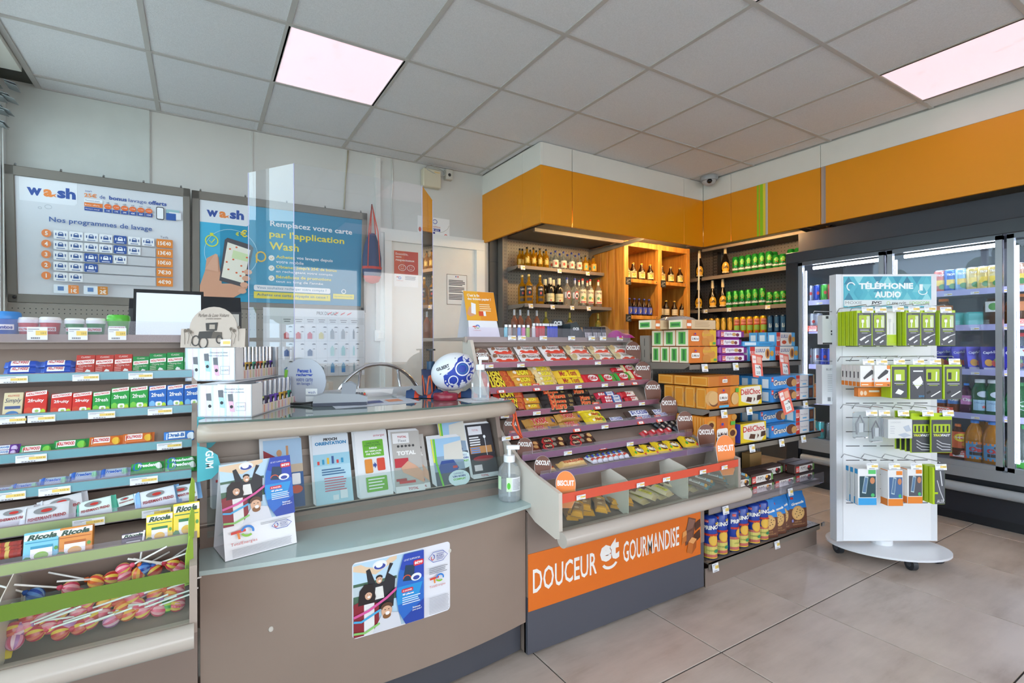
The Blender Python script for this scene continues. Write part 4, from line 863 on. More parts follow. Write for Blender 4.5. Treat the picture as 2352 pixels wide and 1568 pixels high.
FGL = pane('fridge_glass', 'f2f6f8', 1.5, 0.02)
DW = [(2.145, 1.575), (1.555, 0.985), (0.965, 0.395), (0.375, -0.2), (-0.22, -0.85)]
for k, (ya, yb) in enumerate(DW):
    d = MB(); 
    for a in ((ya-0.03, ya, 0.37, 1.785), (yb, yb+0.03, 0.37, 1.785)): d.bx(FX, FX+0.035, a[0], a[1], a[2], a[3], FL)
    d.bx(FX, FX+0.035, yb, ya, 0.365, 0.395, FL); d.bx(FX, FX+0.035, yb, ya, 1.76, 1.79, FG)
    dd = fpart(d, 'sliding_door')
    q = MB(); q.bx(FX+0.012-FO[0], FX+0.016-FO[0], yb+0.03-FO[1], ya-0.03-FO[1], 0.395, 1.76, FGL); q.build('glass_pane', dd)
    q = MB(); q.cyl((FX+0.11-FO[0], yb+0.04-FO[1], 1.745), (FX+0.11-FO[0], ya-0.06-FO[1], 1.745), 0.012, emit('dfe6ff', 26.0), 8); q.build('light_tube', dd)
    q = MB(); q.cyl((FX+0.05-FO[0], ya-0.035-FO[1], 0.42), (FX+0.05-FO[0], ya-0.035-FO[1], 1.72), 0.006, emit('e4e9ff', 14.0), 6); q.build('light_strip', dd)
FSH = (1.48, 1.25, 0.965, 0.68)
fsh = []
for z in FSH:
    q = MB(); q.bx(4.30, 4.86, FY0, FY1-0.1, z-0.012, z, mat('c4c8cc', 0.4)); o = fpart(q, 'shelf'); fsh.append(o)
    q = MB(); q.bx(4.294-FO[0], 4.30-FO[0], FY0-FO[1], FY1-0.1-FO[1], z-0.03, z+0.008, mat('b4b2dc', 0.3)); q.build('label_strip', o)
    for k in range(14):
        put(TAG, 'price_label', (4.292-FO[0], 2.05-0.13*k-FO[1], z-0.027), (0, 0, -PI/2), o)
# dark wall panel above the fridge
q = MB(); q.bx(4.35, 4.40, FY0, 2.24, FT, SB, mat('4c4d55', 0.5, noise=0.04)); q.build('trim_4', label='dark grey panel between fridge and orange band', kind='structure')
# ================================================================ SWEETS, GUM AND BARS
def crop(ox, oy, s): return lambda x, y: (ox + x/s, oy + y/s)
def flow(L, W, T, base, ends=None, draw=None, rough=0.28, foot=None):
    """sealed bar wrapper lying flat: x along the bar, y across, z up; pinched serrated ends"""
    q = MB(); nx, ny = 16, 8; ew = 0.06*L
    def h(u, v):
        fx = max(0.0, min(1.0, (L/2-abs(u)-ew*0.6)/(0.11*L))); fx = fx*fx*(3-2*fx); fy = max(0.0, 1-(2*abs(v)/W)**3.2)**0.5
        return T*(0.16 + 0.84*fx*fy) + 0.0006*math.sin(u*260)*(1-fx)
    xs_ = [-L/2 + L*k/nx for k in range(nx+1)]; xs_[1] = -L/2+ew; xs_[-2] = L/2-ew
    vs = []
    for a in xs_:
        for j in range(ny+1):
            b_ = -W/2 + W*j/ny; vs.append((a, b_, h(a, b_) if 0 < j < ny else T*0.16))
    n0 = len(vs); fs = [(i*(ny+1)+j, (i+1)*(ny+1)+j, (i+1)*(ny+1)+j+1, i*(ny+1)+j+1) for i in range(nx) for j in range(ny)]
    e = ends or base
    q.add(vs, [f_ for k, f_ in enumerate(fs) if 2*ny <= k < (nx-2)*ny], base if not isinstance(base, str) else mat(base, rough), True)
    q.add(vs, [f_ for k, f_ in enumerate(fs) if not 2*ny <= k < (nx-2)*ny], e if not isinstance(e, str) else mat(e, rough), True)
    q.bx(-L/2+0.001, L/2-0.001, -W/2, W/2, 0, T*0.16, base if not isinstance(base, str) else mat(base, rough))
    D = Dec(q, lambda u, v, l: Vector((u, v, h(max(-L/2, min(L/2, u)), max(-W/2, min(W/2, v))) + 0.0005 + l*0.0005)), sub=6)
    if draw: draw(D, L, W)
    return q.mesh('bar_wrapper')
def carton(w, h, d, base, draw=None, top=None, side=None, rough=0.32, r=0.0012, sidedraw=None, topdraw=None):
    """printed carton: front faces -y, foot at z=0, x centred, depth towards +y"""
    q = MB(); q.rbx(-w/2, w/2, 0, d, 0, h, mat(base, rough), r)
    if side: Dec(q, plane_map((w/2, 0, 0), (0, 1, 0), (0, 0, 1))).rect(r, r, d-r, h-r, mat(side, rough)); Dec(q, plane_map((-w/2, d, 0), (0, -1, 0), (0, 0, 1))).rect(r, r, d-r, h-r, mat(side, rough))
    if top: Dec(q, plane_map((-w/2, 0, h), (1, 0, 0), (0, 1, 0))).rect(r, r, w-r, d-r, mat(top, rough))
    if draw: draw(Dec(q, plane_map((-w/2, 0, 0), (1, 0, 0), (0, 0, 1))), w, h)
    if sidedraw:
        sidedraw(Dec(q, plane_map((w/2, 0, 0), (0, 1, 0), (0, 0, 1)), l0=2), d, h); sidedraw(Dec(q, plane_map((-w/2, d, 0), (0, -1, 0), (0, 0, 1)), l0=2), d, h)
    if topdraw: topdraw(Dec(q, plane_map((-w/2, 0, h), (1, 0, 0), (0, 1, 0)), l0=2), w, d)
    return q.mesh('carton')
def lie(me, W0, i, xl, xr, y, th, name, label, cat, group, yaw=0.0, lift=0.0, tilt=None):
    tilt = (0, 0, .1, .22, .34, .3, .3)[i] if tilt is None else tilt
    p0, d, L = tray(i); n = Vector((0, -d.z, d.y)); pp = p0 + n*(th*0.7+lift)
    a = atP(xl, y, pp, n); b_ = atP(xr, y, pp, n); s_ = (b_.x-a.x)/W0; c_ = (a+b_)/2 - n*(th*0.7)
    if n.dot(c_-p0) < 0.0015: c_ += n*(0.0015-n.dot(c_-p0))
    M = Matrix(((1, 0, 0), (0, d.y, n.y), (0, d.z, n.z))).to_4x4()
    return put(me, name, mw=Matrix.Translation(c_ + n*(.012*math.sin(tilt)+(.007 if i > 3 else 0))) @ M @ Matrix.Rotation(tilt, 4, 'X') @ Matrix.Rotation(yaw, 4, 'Z') @ Matrix.Diagonal((s_, min(s_, 1.3)*1.12, min(s_, 1.25), 1)), label=label, cat=cat, group=group)
def stand(me, W0, H0, i, xl, xr, yt, yb, name, label, cat, group, dy=0.0, lean=0.16, yaw=0.0, surf=None):
    y, z = (LIP[i][0]+0.012+dy, LIP[i][1]-0.0085) if surf is None else surf
    a = atY(xl, yb, y); b_ = atY(xr, yb, y); tp = atY((xl+xr)/2, yt, y); sx = (b_.x-a.x)/W0; sz = max(0.2, (tp.z-max(z, 0))/H0/math.cos(lean))
    return put(me, name, loc=((a.x+b_.x)/2, y, z+0.001), rot=(-lean, 0, yaw), label=label, cat=cat, group=group, scale=(sx, sx, sz))
def word(t, c_='f4efe8', bg=None, w=0.62, h=0.42, bold=0.03, shear=0.0, slope=0.0, dv=0.0, du=0.0, edge=None):
    def f(D, L, W):
        if bg: D.rect(-L*w*0.54+L*du, -W*h*0.75+W*dv, L*w*0.54+L*du, W*h*0.75+W*dv, bg, rv=3)
        if edge: D.text(t, L*du+L*0.004, -W*h/2+W*dv-W*0.03, W*h*1.06, edge, 'c', L*w*1.03, bold=bold+0.03, shear=shear, slope=slope)
        D.text(t, L*du, -W*h/2+W*dv, W*h, c_, 'c', L*w, bold=bold, shear=shear, slope=slope)
    return f
def combo(*fs):
    def f(D, L, W):
        for g in fs: g(D, L, W)
    return f
def patch(u0, v0, u1, v1, c_): return lambda D, L, W: D.rect(L*u0, W*v0, L*u1, W*v1, c_, rv=4)
def blob(u, v, ru, rv, c_): return lambda D, L, W: D.ell(L*u, W*v, L*ru, W*rv, c_, n=12)
BARS = {
 'bueno': (0.13, 0.048, 0.016, 'efe6e2', 'f2e9e6', combo(patch(-0.42, -0.46, 0.42, -0.3, 'd84028'), blob(-0.3, -0.3, 0.1, 0.1, 'd84028'), blob(0.05, -0.3, 0.12, 0.1, 'd84028'), blob(0.3, -0.28, 0.1, 0.12, 'd84028'), blob(0.33, 0.02, 0.09, 0.28, '7a4a30'), blob(-0.36, 0.15, 0.06, 0.22, '9a6a50'), word('bueno', '4a2a20', w=0.5, h=0.34, bold=0.0, dv=0.06), word('kinder', 'd8382c', w=0.2, h=0.12, dv=0.34))),
 'bueno_white': (0.13, 0.048, 0.016, 'ede4dc', 'd9c49a', combo(patch(-0.42, -0.46, 0.42, -0.32, 'd8503c'), blob(-0.1, -0.3, 0.12, 0.1, 'd8503c'), blob(0.22, -0.3, 0.1, 0.1, 'd8503c'), blob(0.33, 0.02, 0.1, 0.26, 'dcc9a6'), blob(0.3, -0.1, 0.05, 0.2, '8a5a3c'), blob(-0.38, 0.1, 0.05, 0.3, 'c9a878'), word('bueno', '4a2a20', w=0.44, h=0.32, bold=0.0, dv=0.06), word('kinder', 'd8382c', w=0.18, h=0.12, dv=0.34))),
 'lion_dark': (0.14, 0.044, 0.017, '5e2c1c', 'c8362c', combo(patch(0.12, -0.45, 0.4, 0.45, 'c6562c'), blob(0.2, 0.0, 0.1, 0.3, 'd9852c'), word('LION', 'f2d83a', w=0.46, h=0.62, bold=0.06, shear=0.15, du=-0.12, edge='2c1810'))),
 'lion_peanut': (0.14, 0.044, 0.017, 'd9932c', 'dca03c', combo(blob(0.28, 0, 0.12, 0.36, 'c07820'), blob(-0.3, 0.05, 0.07, 0.2, 'efe2c8'), word('LION', 'f6e03a', w=0.44, h=0.6, bold=0.06, shear=0.15, edge='7a4a10'))),
 'lion_white': (0.14, 0.044, 0.017, 'e0c07c', 'e8cf9a', combo(blob(0.28, 0, 0.12, 0.36, 'c89a4c'), blob(-0.3, 0.05, 0.07, 0.2, 'f2e8d2'), word('LION', 'f6e03a', w=0.46, h=0.6, bold=0.06, shear=0.15, edge='8a5a18'))),
 'peanut_caramel': (0.15, 0.05, 0.017, 'f0cf2a', 'e8b838', combo(blob(0.32, -0.05, 0.14, 0.38, 'd9a040'), word('Mr. Tom', 'b0322c', w=0.6, h=0.5, bold=0.02, du=-0.06))),
 'kitkat_red': (0.10, 0.05, 0.013, 'c8202c', 'd02a34', combo(blob(0.02, 0, 0.26, 0.3, 'f2ece8'), word('KitKat', 'c8202c', w=0.46, h=0.34, bold=0.03, shear=0.2, slope=0.1))),
 'kitkat_green': (0.10, 0.05, 0.013, 'c8202c', '3a9c3c', combo(patch(0.16, -0.46, 0.42, 0.46, '48a83c'), blob(0.28, -0.1, 0.1, 0.25, '8a5a34'), blob(-0.05, 0, 0.26, 0.3, 'f2ece8'), word('KitKat', 'c8202c', w=0.46, h=0.34, bold=0.03, shear=0.2, slope=0.1, du=-0.05))),
 'kitkat_white': (0.10, 0.05, 0.013, 'c8202c', 'e2cf9a', combo(patch(0.16, -0.46, 0.44, 0.46, 'e8d9a8'), blob(-0.05, 0, 0.26, 0.3, 'f2ece8'), word('KitKat', 'c8202c', w=0.46, h=0.34, bold=0.03, shear=0.2, slope=0.1, du=-0.05))),
 'mars': (0.15, 0.04, 0.018, '2a2220', '221c1c', combo(word('Mars', 'd8502c', w=0.5, h=0.62, bold=0.04, shear=0.2, du=-0.1, edge='e8c27c'), word('DUO', 'b99a5c', w=0.16, h=0.24, du=0.34))),
 'chunky': (0.14, 0.032, 0.017, 'c42634', 'b8203a', combo(patch(-0.1, -0.46, 0.42, 0.46, '2a5ea0'), patch(-0.02, -0.3, 0.28, 0.3, 'e9e6ea'), word('KitKat', 'f4ece8', w=0.26, h=0.4, du=-0.26), word('CHUNKY', '2a5ea0', w=0.26, h=0.3, du=0.13))),
 'chunky_red': (0.12, 0.032, 0.017, 'b81f2e', 'c8323c', combo(patch(-0.12, -0.4, 0.36, 0.4, 'e6d9d2'), blob(0.26, 0, 0.1, 0.3, 'b8763c'), word('KitKat', 'c8202c', w=0.3, h=0.42, du=-0.02))),
 'twix': (0.16, 0.044, 0.019, 'b9813a', 'c99648', combo(blob(0.36, 0, 0.06, 0.4, '8a5620'), word('TWIX', 'c22a30', w=0.46, h=0.56, bold=0.05, edge='f0e6dc', du=-0.08), word('Xtra', '2c4aa0', w=0.18, h=0.34, du=0.36, dv=-0.15))),
 'yellow_nuts': (0.13, 0.044, 0.02, 'e8cc1c', 'd8b818', combo(blob(0.02, -0.02, 0.2, 0.3, 'efdf6a'), word('Nuts', 'b02828', w=0.36, h=0.42, bold=0.04, shear=0.2, du=0.08), blob(0.26, -0.15, 0.06, 0.18, '6a9a2c'), blob(-0.2, -0.1, 0.06, 0.14, 'f6efdc'))),
 'snickers': (0.14, 0.036, 0.018, '3c2a24', '42302a', combo(patch(-0.38, -0.36, 0.38, 0.36, 'e4e4ee'), word('SNICKERS', '2c3c8c', w=0.7, h=0.5, bold=0.05, shear=0.15))),
 'filled_brown': (0.13, 0.042, 0.013, '7a3a26', '6a3020', combo(blob(0.26, 0.02, 0.2, 0.4, '5a2c1a'), blob(0.28, 0.05, 0.12, 0.22, 'c9955c'), blob(-0.28, 0, 0.13, 0.3, 'a8281e'), word("Côte d'Or", 'e6c890', w=0.3, h=0.2, du=-0.2))),
 'filled_red': (0.13, 0.042, 0.013, '3a2420', '2c1c1a', combo(blob(-0.24, 0.0, 0.2, 0.42, 'b8201e'), word("Côte d'Or", 'f0d8b0', w=0.26, h=0.22, du=-0.24), blob(0.02, 0.1, 0.08, 0.2, '8a7a6c'), blob(0.3, 0.0, 0.15, 0.36, '5a2c1a'), blob(0.3, 0.05, 0.1, 0.2, 'd0a468'))),
 'triangle': (0.17, 0.034, 0.026, 'dcb87a', 'd0a864', combo(patch(-0.2, -0.42, 0.2, 0.42, 'e2c28a'), word('TOBLERONE', 'b8341c', w=0.72, h=0.42, bold=0.05), lambda D, L, W: D.poly([(L*0.02, -W*0.3), (L*0.1, -W*0.3), (L*0.06, W*0.3)], '8a3a1c'))),
}
BM = {k: flow(v[0], v[1], v[2], v[3], v[4], v[5]) for k, v in BARS.items()}
BDESC = {'bueno': 'white and red milk hazelnut bar', 'bueno_white': 'white and gold hazelnut bar', 'lion_dark': 'dark brown and red chocolate bar', 'lion_peanut': 'orange peanut chocolate bar', 'lion_white': 'pale gold chocolate bar', 'peanut_caramel': 'yellow peanut bar', 'kitkat_red': 'red wafer bar', 'kitkat_green': 'red and green wafer bar', 'kitkat_white': 'red and cream wafer bar', 'mars': 'black caramel bar', 'chunky': 'red and blue wafer stick', 'chunky_red': 'red and white wafer stick', 'twix': 'gold biscuit bar', 'yellow_nuts': 'bright yellow nut bar', 'snickers': 'brown and white peanut bar', 'filled_brown': 'brown filled chocolate bar', 'filled_red': 'black and red filled chocolate bar', 'triangle': 'cream triangular honey chocolate bar'}
c2 = crop(1060, 780, 5.113); c3 = crop(1140, 940, 3.92)
ROWS = [(1, c2, [('bueno', 335, 605, 128), ('bueno', 640, 905, 122), ('bueno', 930, 1205, 122), ('bueno_white', 1222, 1490, 122), ('bueno_white', 1505, 1735, 122), ('bueno_white', 1745, 1985, 118), ('bueno', 350, 680, 222), ('bueno', 695, 980, 220), ('bueno', 990, 1285, 215), ('bueno_white', 1300, 1565, 215), ('bueno_white', 1575, 1805, 212), ('bueno_white', 1815, 2045, 206)]),
 (2, c2, [('lion_peanut', 550, 850, 400), ('lion_white', 790, 1060, 352), ('lion_white', 860, 1095, 405), ('peanut_caramel', 1085, 1410, 412), ('chunky_red', 1760, 1900, 352), ('kitkat_white', 1885, 2040, 345), ('lion_dark', 240, 560, 412), ('lion_dark', 250, 600, 478), ('lion_dark', 270, 640, 535), ('lion_peanut', 600, 870, 478), ('lion_peanut', 640, 880, 538), ('lion_white', 880, 1115, 465), ('lion_white', 900, 1135, 525), ('peanut_caramel', 1135, 1445, 495), ('kitkat_red', 1415, 1630, 468), ('kitkat_green', 1625, 1805, 458), ('kitkat_green', 1805, 1990, 445), ('kitkat_white', 1965, 2170, 425)]),
 (3, c2, [('lion_dark', 370, 730, 648), ('mars', 880, 1230, 640), ('mars', 1260, 1500, 615), ('chunky', 1560, 1815, 650), ('chunky_red', 1830, 2040, 648), ('lion_dark', 470, 745, 722), ('lion_dark', 480, 750, 780), ('lion_peanut', 725, 915, 705), ('lion_peanut', 750, 925, 778), ('mars', 920, 1330, 688), ('mars', 940, 1340, 748), ('mars', 960, 1340, 792), ('mars', 1335, 1570, 690), ('mars', 1350, 1580, 742), ('chunky', 1640, 1890, 690), ('chunky', 1650, 1905, 728), ('chunky_red', 1915, 2080, 702)]),
 (4, c2, [('twix', 1080, 1410, 925), ('yellow_nuts', 1280, 1570, 850), ('yellow_nuts', 1390, 1645, 905), ('snickers', 1900, 2200, 895), ('snickers', 2190, 2400, 868), ('twix', 700, 1120, 985), ('twix', 760, 1060, 1055), ('twix', 1130, 1410, 1010), ('yellow_nuts', 1430, 1700, 965), ('snickers', 1690, 1900, 955), ('snickers', 2010, 2230, 935), ('snickers', 2230, 2420, 905)]),
 (5, c3, [('filled_red', 620, 880, 275), ('filled_red', 370, 620, 305), ('filled_brown', 175, 390, 338), ('filled_red', 625, 880, 318), ('filled_red', 380, 630, 350), ('filled_brown', 180, 400, 372)]),
 (6, c3, [('triangle', 345, 540, 538), ('triangle', 515, 825, 490)])]
RN = {1: 'top', 2: 'second', 3: 'third', 4: 'fourth', 5: 'fifth', 6: 'sixth'}
for i, cf, items in ROWS:
    cnt = {}
    for k, xl, xr, y in items: cnt[k] = cnt.get(k, 0) + 1
    seen = {}
    for n_, (k, xl, xr, y) in enumerate(sorted(items, key=lambda e: (e[3] > 170 if i == 1 else 0, e[1]))):
        seen[k] = seen.get(k, 0) + 1
        (X0, Y0), (X1, _) = cf(xl, y), cf(xr, y); L, W, T = BARS[k][:3]
        if i == 1: lab = '%s on the top tray, %s row, %s from the left' % (BDESC[k], 'upper' if y < 170 else 'lower', ORD[seen[k]-1 if y < 170 else seen[k]-4])
        else: lab = '%s on the %s chocolate tray%s' % (BDESC[k], RN[i], (', %s from the left' % ORD[seen[k]-1]) if cnt[k] > 1 else '')
        stack = 0.0
        lie(BM[k], L, i, X0, X1, Y0, T, 'chocolate_bar', lab, 'chocolate bar', 'bars on the chocolate rack', yaw=R.uniform(-0.03, 0.03), lift=0.0)
# upright pack at the left of the top tray
me = flow(0.1, 0.042, 0.012, 'c9b8a0', '8a5a3c', combo(patch(-0.4, -0.46, -0.08, 0.46, '7a4a34'), word('Country', '8a2a24', w=0.3, h=0.24, du=0.2)))
for n_, (xa, ya) in enumerate(((215, 165), (265, 190))):
    p = atP(*c2(xa+20, ya), tray(1)[0] + Vector((0, 0, 0.012)), Vector((0, -tray(1)[1].z, tray(1)[1].y))); d = tray(1)[1]; nn = Vector((0, -d.z, d.y))
    put(me, 'chocolate_bar', mw=Matrix.Translation(p - nn*0.006*(1-n_)) @ Matrix(((0, 1, 0), (d.y, 0, nn.y), (d.z, 0, nn.z))).to_4x4() @ Matrix.Diagonal((0.85, -0.85, 0.85, 1)), label='beige and brown upright milk bar at the left end of the top tray, %s' % ('rear' if n_ == 0 else 'front'), cat='chocolate bar', group='bars on the chocolate rack')
# small twist-wrapped bars at the right of tray five
tw = flow(0.05, 0.03, 0.018, '26242a', '1c1a20', combo(blob(0, 0, 0.2, 0.34, '8c8478'), blob(0, 0, 0.12, 0.2, 'e2ded6'), blob(0.0, -0.02, 0.06, 0.1, '5a3a28')))
twr = flow(0.05, 0.03, 0.018, 'c01f2c', 'b01a28', combo(blob(0, 0, 0.2, 0.34, 'd8a49c'), blob(0, 0, 0.12, 0.2, 'f0e6e2')))
k_ = 0
for r_, (y, xs_) in enumerate(((120, (1400, 1460, 1520, 1580)), (150, (1440, 1505, 1565, 1625)), (180, (1480, 1540, 1605, 1665)))):
    for n_, x in enumerate(xs_):
        a, b_ = c3(x-34, y), c3(x+34, y); lie(tw, 0.05, 5, a[0], b_[0], a[1]-6*r_*0+0, 0.018, 'wrapped_praline', 'black wrapped praline at the right of the fifth tray, %s row, %s from the left' % (('rear', 'middle', 'front')[r_], ORD[n_]), 'chocolate', 'black pralines', yaw=0.5)
for n_, x in enumerate((1320, 1390, 1460, 1530)):
    a, b_ = c3(x-36, 232-8*n_), c3(x+36, 232-8*n_); lie(twr, 0.05, 5, a[0], b_[0], a[1], 0.018, 'wrapped_praline', 'red wrapped praline on the fifth tray, %s from the left' % ORD[n_], 'chocolate', 'red pralines', yaw=0.3)
# small chocolate bars in blue and white, and yellow candy bags on tray six
kb = flow(0.05, 0.02, 0.012, 'e8e6ea', 'e2e4ee', combo(patch(0.1, -0.46, 0.4, 0.46, '3a50b0'), patch(-0.34, -0.46, -0.14, 0.46, 'd8503c'), blob(0.02, 0, 0.1, 0.3, '7a5240'), blob(0.2, 0.1, 0.07, 0.2, '9ac83c')))
for n_ in range(7):
    a, b_ = c3(845+48*n_, 455-8*n_), c3(905+48*n_, 455-8*n_); d = tray(6)[1]; nn = Vector((0, -d.z, d.y)); p = atP(a[0], a[1], tray(6)[0]+nn*0.008, nn)
    put(kb, 'milk_bar', mw=Matrix.Translation(p - nn*0.006) @ Matrix(((0, 1, 0), (d.y, 0, nn.y), (d.z, 0, nn.z))).to_4x4() @ Matrix.Diagonal((1.2, -1.2, 1.2, 1)), label='small blue and white milk bar on the sixth tray, %s from the left' % ORD[n_], cat='chocolate bar', group='small milk bars')
mmb = flow(0.10, 0.075, 0.02, 'efc91c', 'e4bd18', combo(blob(0.0, 0.0, 0.26, 0.3, '5a3420'), word("m&m's", 'f6f0e4', w=0.46, h=0.36, bold=0.05), blob(-0.3, -0.3, 0.07, 0.1, '3a9c3c'), blob(0.28, -0.32, 0.06, 0.09, 'd83a2c')))
for n_, (x0, x1, y) in enumerate(((1190, 1345, 395), (1300, 1450, 378), (1400, 1560, 362), (1510, 1655, 342), (1640, 1800, 312))):
    a, b_ = c3(x0, y), c3(x1, y); lie(mmb, 0.10, 6, a[0], b_[0], a[1], 0.02, 'candy_bag', 'yellow chocolate candy bag on the sixth tray, %s from the left' % ORD[n_], 'candy bag', 'yellow candy bags', yaw=-0.35, lift=0.004*n_ % 0.008)
# bars in the three bin compartments (lying front to back)
def binbars(me, L0, pts, name, lab, cat, group, yaw0=0.0, s=0.82):
    for n_, (x, y) in enumerate(pts):
        X0, Y0 = c3(x, y); z = 0.53 + (0.016 if n_ % 2 else 0.0); p = atZ(X0, Y0, z); p.y = min(max(p.y, 1.356), 1.40)
        sl = 0.22
        put(me, name, mw=Matrix.Translation(p) @ Matrix.Rotation(sl, 4, 'X') @ Matrix.Rotation(PI/2 + yaw0 + R.uniform(-0.25, 0.25), 4, 'Z') @ Matrix.Diagonal((s, s*1.25, s, 1)), label='%s, %s from the left' % (lab, ORD[n_]), cat=cat, group=group)
nut = flow(0.14, 0.042, 0.016, 'a87c4c', 'e09a1e', combo(patch(-0.4, -0.4, -0.26, 0.4, 'e09a1e'), patch(0.26, -0.4, 0.4, 0.4, 'e09a1e'), blob(-0.1, 0.1, 0.06, 0.2, 'd9b48a'), blob(0.08, -0.1, 0.06, 0.2, '8a5a34'), blob(0.2, 0.1, 0.05, 0.2, 'dcc098')))
binbars(nut, 0.14, [(615, 900), (665, 880), (725, 870), (790, 850), (850, 830), (915, 840), (970, 810), (1030, 800), (1090, 790), (1145, 790), (640, 930), (720, 905), (800, 890), (930, 870), (1060, 840)], 'cereal_bar', 'nut bar with orange ends in the left bin compartment', 'cereal bar', 'nut bars in the bin', yaw0=-0.5)
gra = flow(0.14, 0.046, 0.016, 'd6c09a', 'b9a076', combo(patch(-0.3, -0.3, 0.14, 0.2, 'e6dc2e'), word('GRANY', '8a6a1c', w=0.3, h=0.3, du=-0.08, bold=0.03), patch(0.2, -0.46, 0.4, 0.46, '6a4a34')))
binbars(gra, 0.14, [(1235, 800), (1305, 770), (1375, 755), (1450, 735), (1525, 715), (1600, 700), (1650, 690)], 'cereal_bar', 'beige and yellow cereal bar in the middle bin compartment', 'cereal bar', 'cereal bars in the bin', yaw0=0.35)
oni = flow(0.14, 0.04, 0.016, '6a5648', '2a7a8c', combo(patch(-0.36, -0.4, -0.2, 0.4, '8cc0d8'), patch(-0.18, -0.34, 0.2, 0.34, 'e6e6e4'), word('ONIX', '2c2c30', w=0.26, h=0.42, bold=0.05), patch(-0.42, -0.4, -0.34, 0.4, 'e0a028')))
binbars(oni, 0.14, [(1775, 660), (1830, 650), (1885, 635), (1940, 625), (2010, 610), (2070, 600), (2120, 590), (1800, 690), (1960, 650)], 'cereal_bar', 'teal ended cereal bar in the right bin compartment', 'cereal bar', 'teal cereal bars in the bin', yaw0=0.5)
# price and promo tags on the chocolate rack strips
for i, cf, xs_ in ((1, c2, (325, 695, 1600)), (2, c2, (1150, 1370, 1680, 1870)), (3, c2, (880, 1840, 2115, 505)), (4, c2, (520, 1680)), (5, c3, (1200, 640)), (7, c3, (757, 1293, 1527, 1855, 2050))):
    y, z = LIP[i] if i < 7 else (BINY+0.003, BINT-0.02)
    for x in xs_:
        p = atY(cf(x, 0)[0], 900, y-0.006); put(TAG, 'price_label', (p.x-1.53, y-0.006-1.6, z-0.013), (0, 0, 0), choco)
for i, cf, xs_ in ((2, c2, (470, 890, 2040)), (3, c2, (1200, 1600)), (4, c2, (640, 1360, 2110, 2330)), (5, c3, (965,))):
    y, z = LIP[i]
    for x in xs_:
        p = atY(cf(x, 0)[0], 900, y-0.012); put(PROMO, 'promo_tag', (p.x-1.53, y-0.010-1.6, z-0.012), (-0.5 if i < 5 else -1.2, 0, 0), choco)

# ---------------------------------------------------------------- gum rack
g3 = crop(0, 680, 3.733); g4 = crop(0, 1080, 3.2125)
def gum_logo(D, u, v, w_, h_, slope=0.08): D.poly([(u, v), (u+w_, v+w_*slope), (u+w_, v+h_+w_*slope), (u, v+h_)], 'f4f1ef'); D.text('HOLLYWOOD', u+w_/2, v+h_*0.22+w_*slope/2, h_*0.58, 'c8282c', 'c', w_*0.88, bold=0.04, slope=slope)
def classic(c_, c2_):
    def f(D, w, h):
        D.text('CLASSIC', w/2, h*0.86, h*0.07, 'f2e6e0', 'c', w*0.5); gum_logo(D, 0.002, h*0.58, w-0.004, h*0.17, 0.06); D.text('Chewing Gum', w*0.5, h*0.48, h*0.08, 'f2e6e0', 'c', w*0.7, shear=0.3)
        D.poly([(w*0.45, h*0.2), (w*0.8, h*0.14), (w*0.95, h*0.24), (w*0.62, h*0.33)], 'eef0ee'); D.poly([(w*0.5, h*0.28), (w*0.7, h*0.25), (w*0.8, h*0.33), (w*0.6, h*0.38)], 'dfe4e2')
        for k in range(4): D.line([(w*0.05, h*(0.42-0.07*k)), (w*0.4, h*(0.45-0.07*k))], 0.0008, 'f0d8d0')
        D.rect(w*0.2, h*0.04, w*0.8, h*0.075, 'e8d6cc')
    return f
def twof(name_, c_, dot):
    def f(D, w, h):
        D.rect(0.001, 0.001, w-0.001, h*0.4, c_); gum_logo(D, 0.002, h*0.82, w-0.004, h*0.14, 0.07); D.text(name_, w*0.5, h*0.58, h*0.15, 'f6f6f2', 'c', w*0.72, bold=0.02)
        D.ell(w*0.2, h*0.3, w*0.16, h*0.14, dot); D.ell(w*0.85, h*0.26, w*0.12, h*0.1, 'b8d83c' if name_ != '2frosh' else dot); D.rrect(w*0.38, h*0.22, w*0.75, h*0.4, 0.004, 'f2f4f2'); D.ell(w*0.58, h*0.3, w*0.09, h*0.05, 'a8c86a')
    return f
me_r = carton(0.045, 0.052, 0.012, 'b8443c', classic('b8443c', '')); me_g = carton(0.045, 0.052, 0.012, '2f8a4c', classic('2f8a4c', ''))
me_2r = carton(0.052, 0.05, 0.014, 'd0342c', twof('2fruity', 'dc4a38', 'd84c30')); me_2g = carton(0.045, 0.052, 0.014, '2f9a44', twof('2fresh', '58b848', '7cc84a')); me_2b = carton(0.045, 0.052, 0.014, '2a66b8', twof('2fresh', '3c82cc', '7ab4e0'))
def simply(D, w, h): D.text('HOLLYWOOD', w*0.5, h*0.85, h*0.07, 'c8282c', 'c', w*0.6); D.text('Simply', w*0.5, h*0.6, h*0.2, '3a4a6a', 'c', w*0.85, shear=0.3); D.rect(w*0.1, h*0.42, w*0.9, h*0.52, '4a5a8a'); D.ell(w*0.5, h*0.22, w*0.35, h*0.13, '4a7ab0'); D.rect(w*0.35, h*0.1, w*0.75, h*0.25, 'eef0ee')
me_s = carton(0.052, 0.05, 0.014, 'd8c9a4', simply)
sticks = flow(0.075, 0.02, 0.011, '2c50b4', '4a6cc4', combo(patch(-0.3, -0.42, 0.2, 0.42, 'f2f2f4'), word('HOLLYWOOD', 'c8282c', w=0.44, h=0.5, du=-0.05, bold=0.05)))
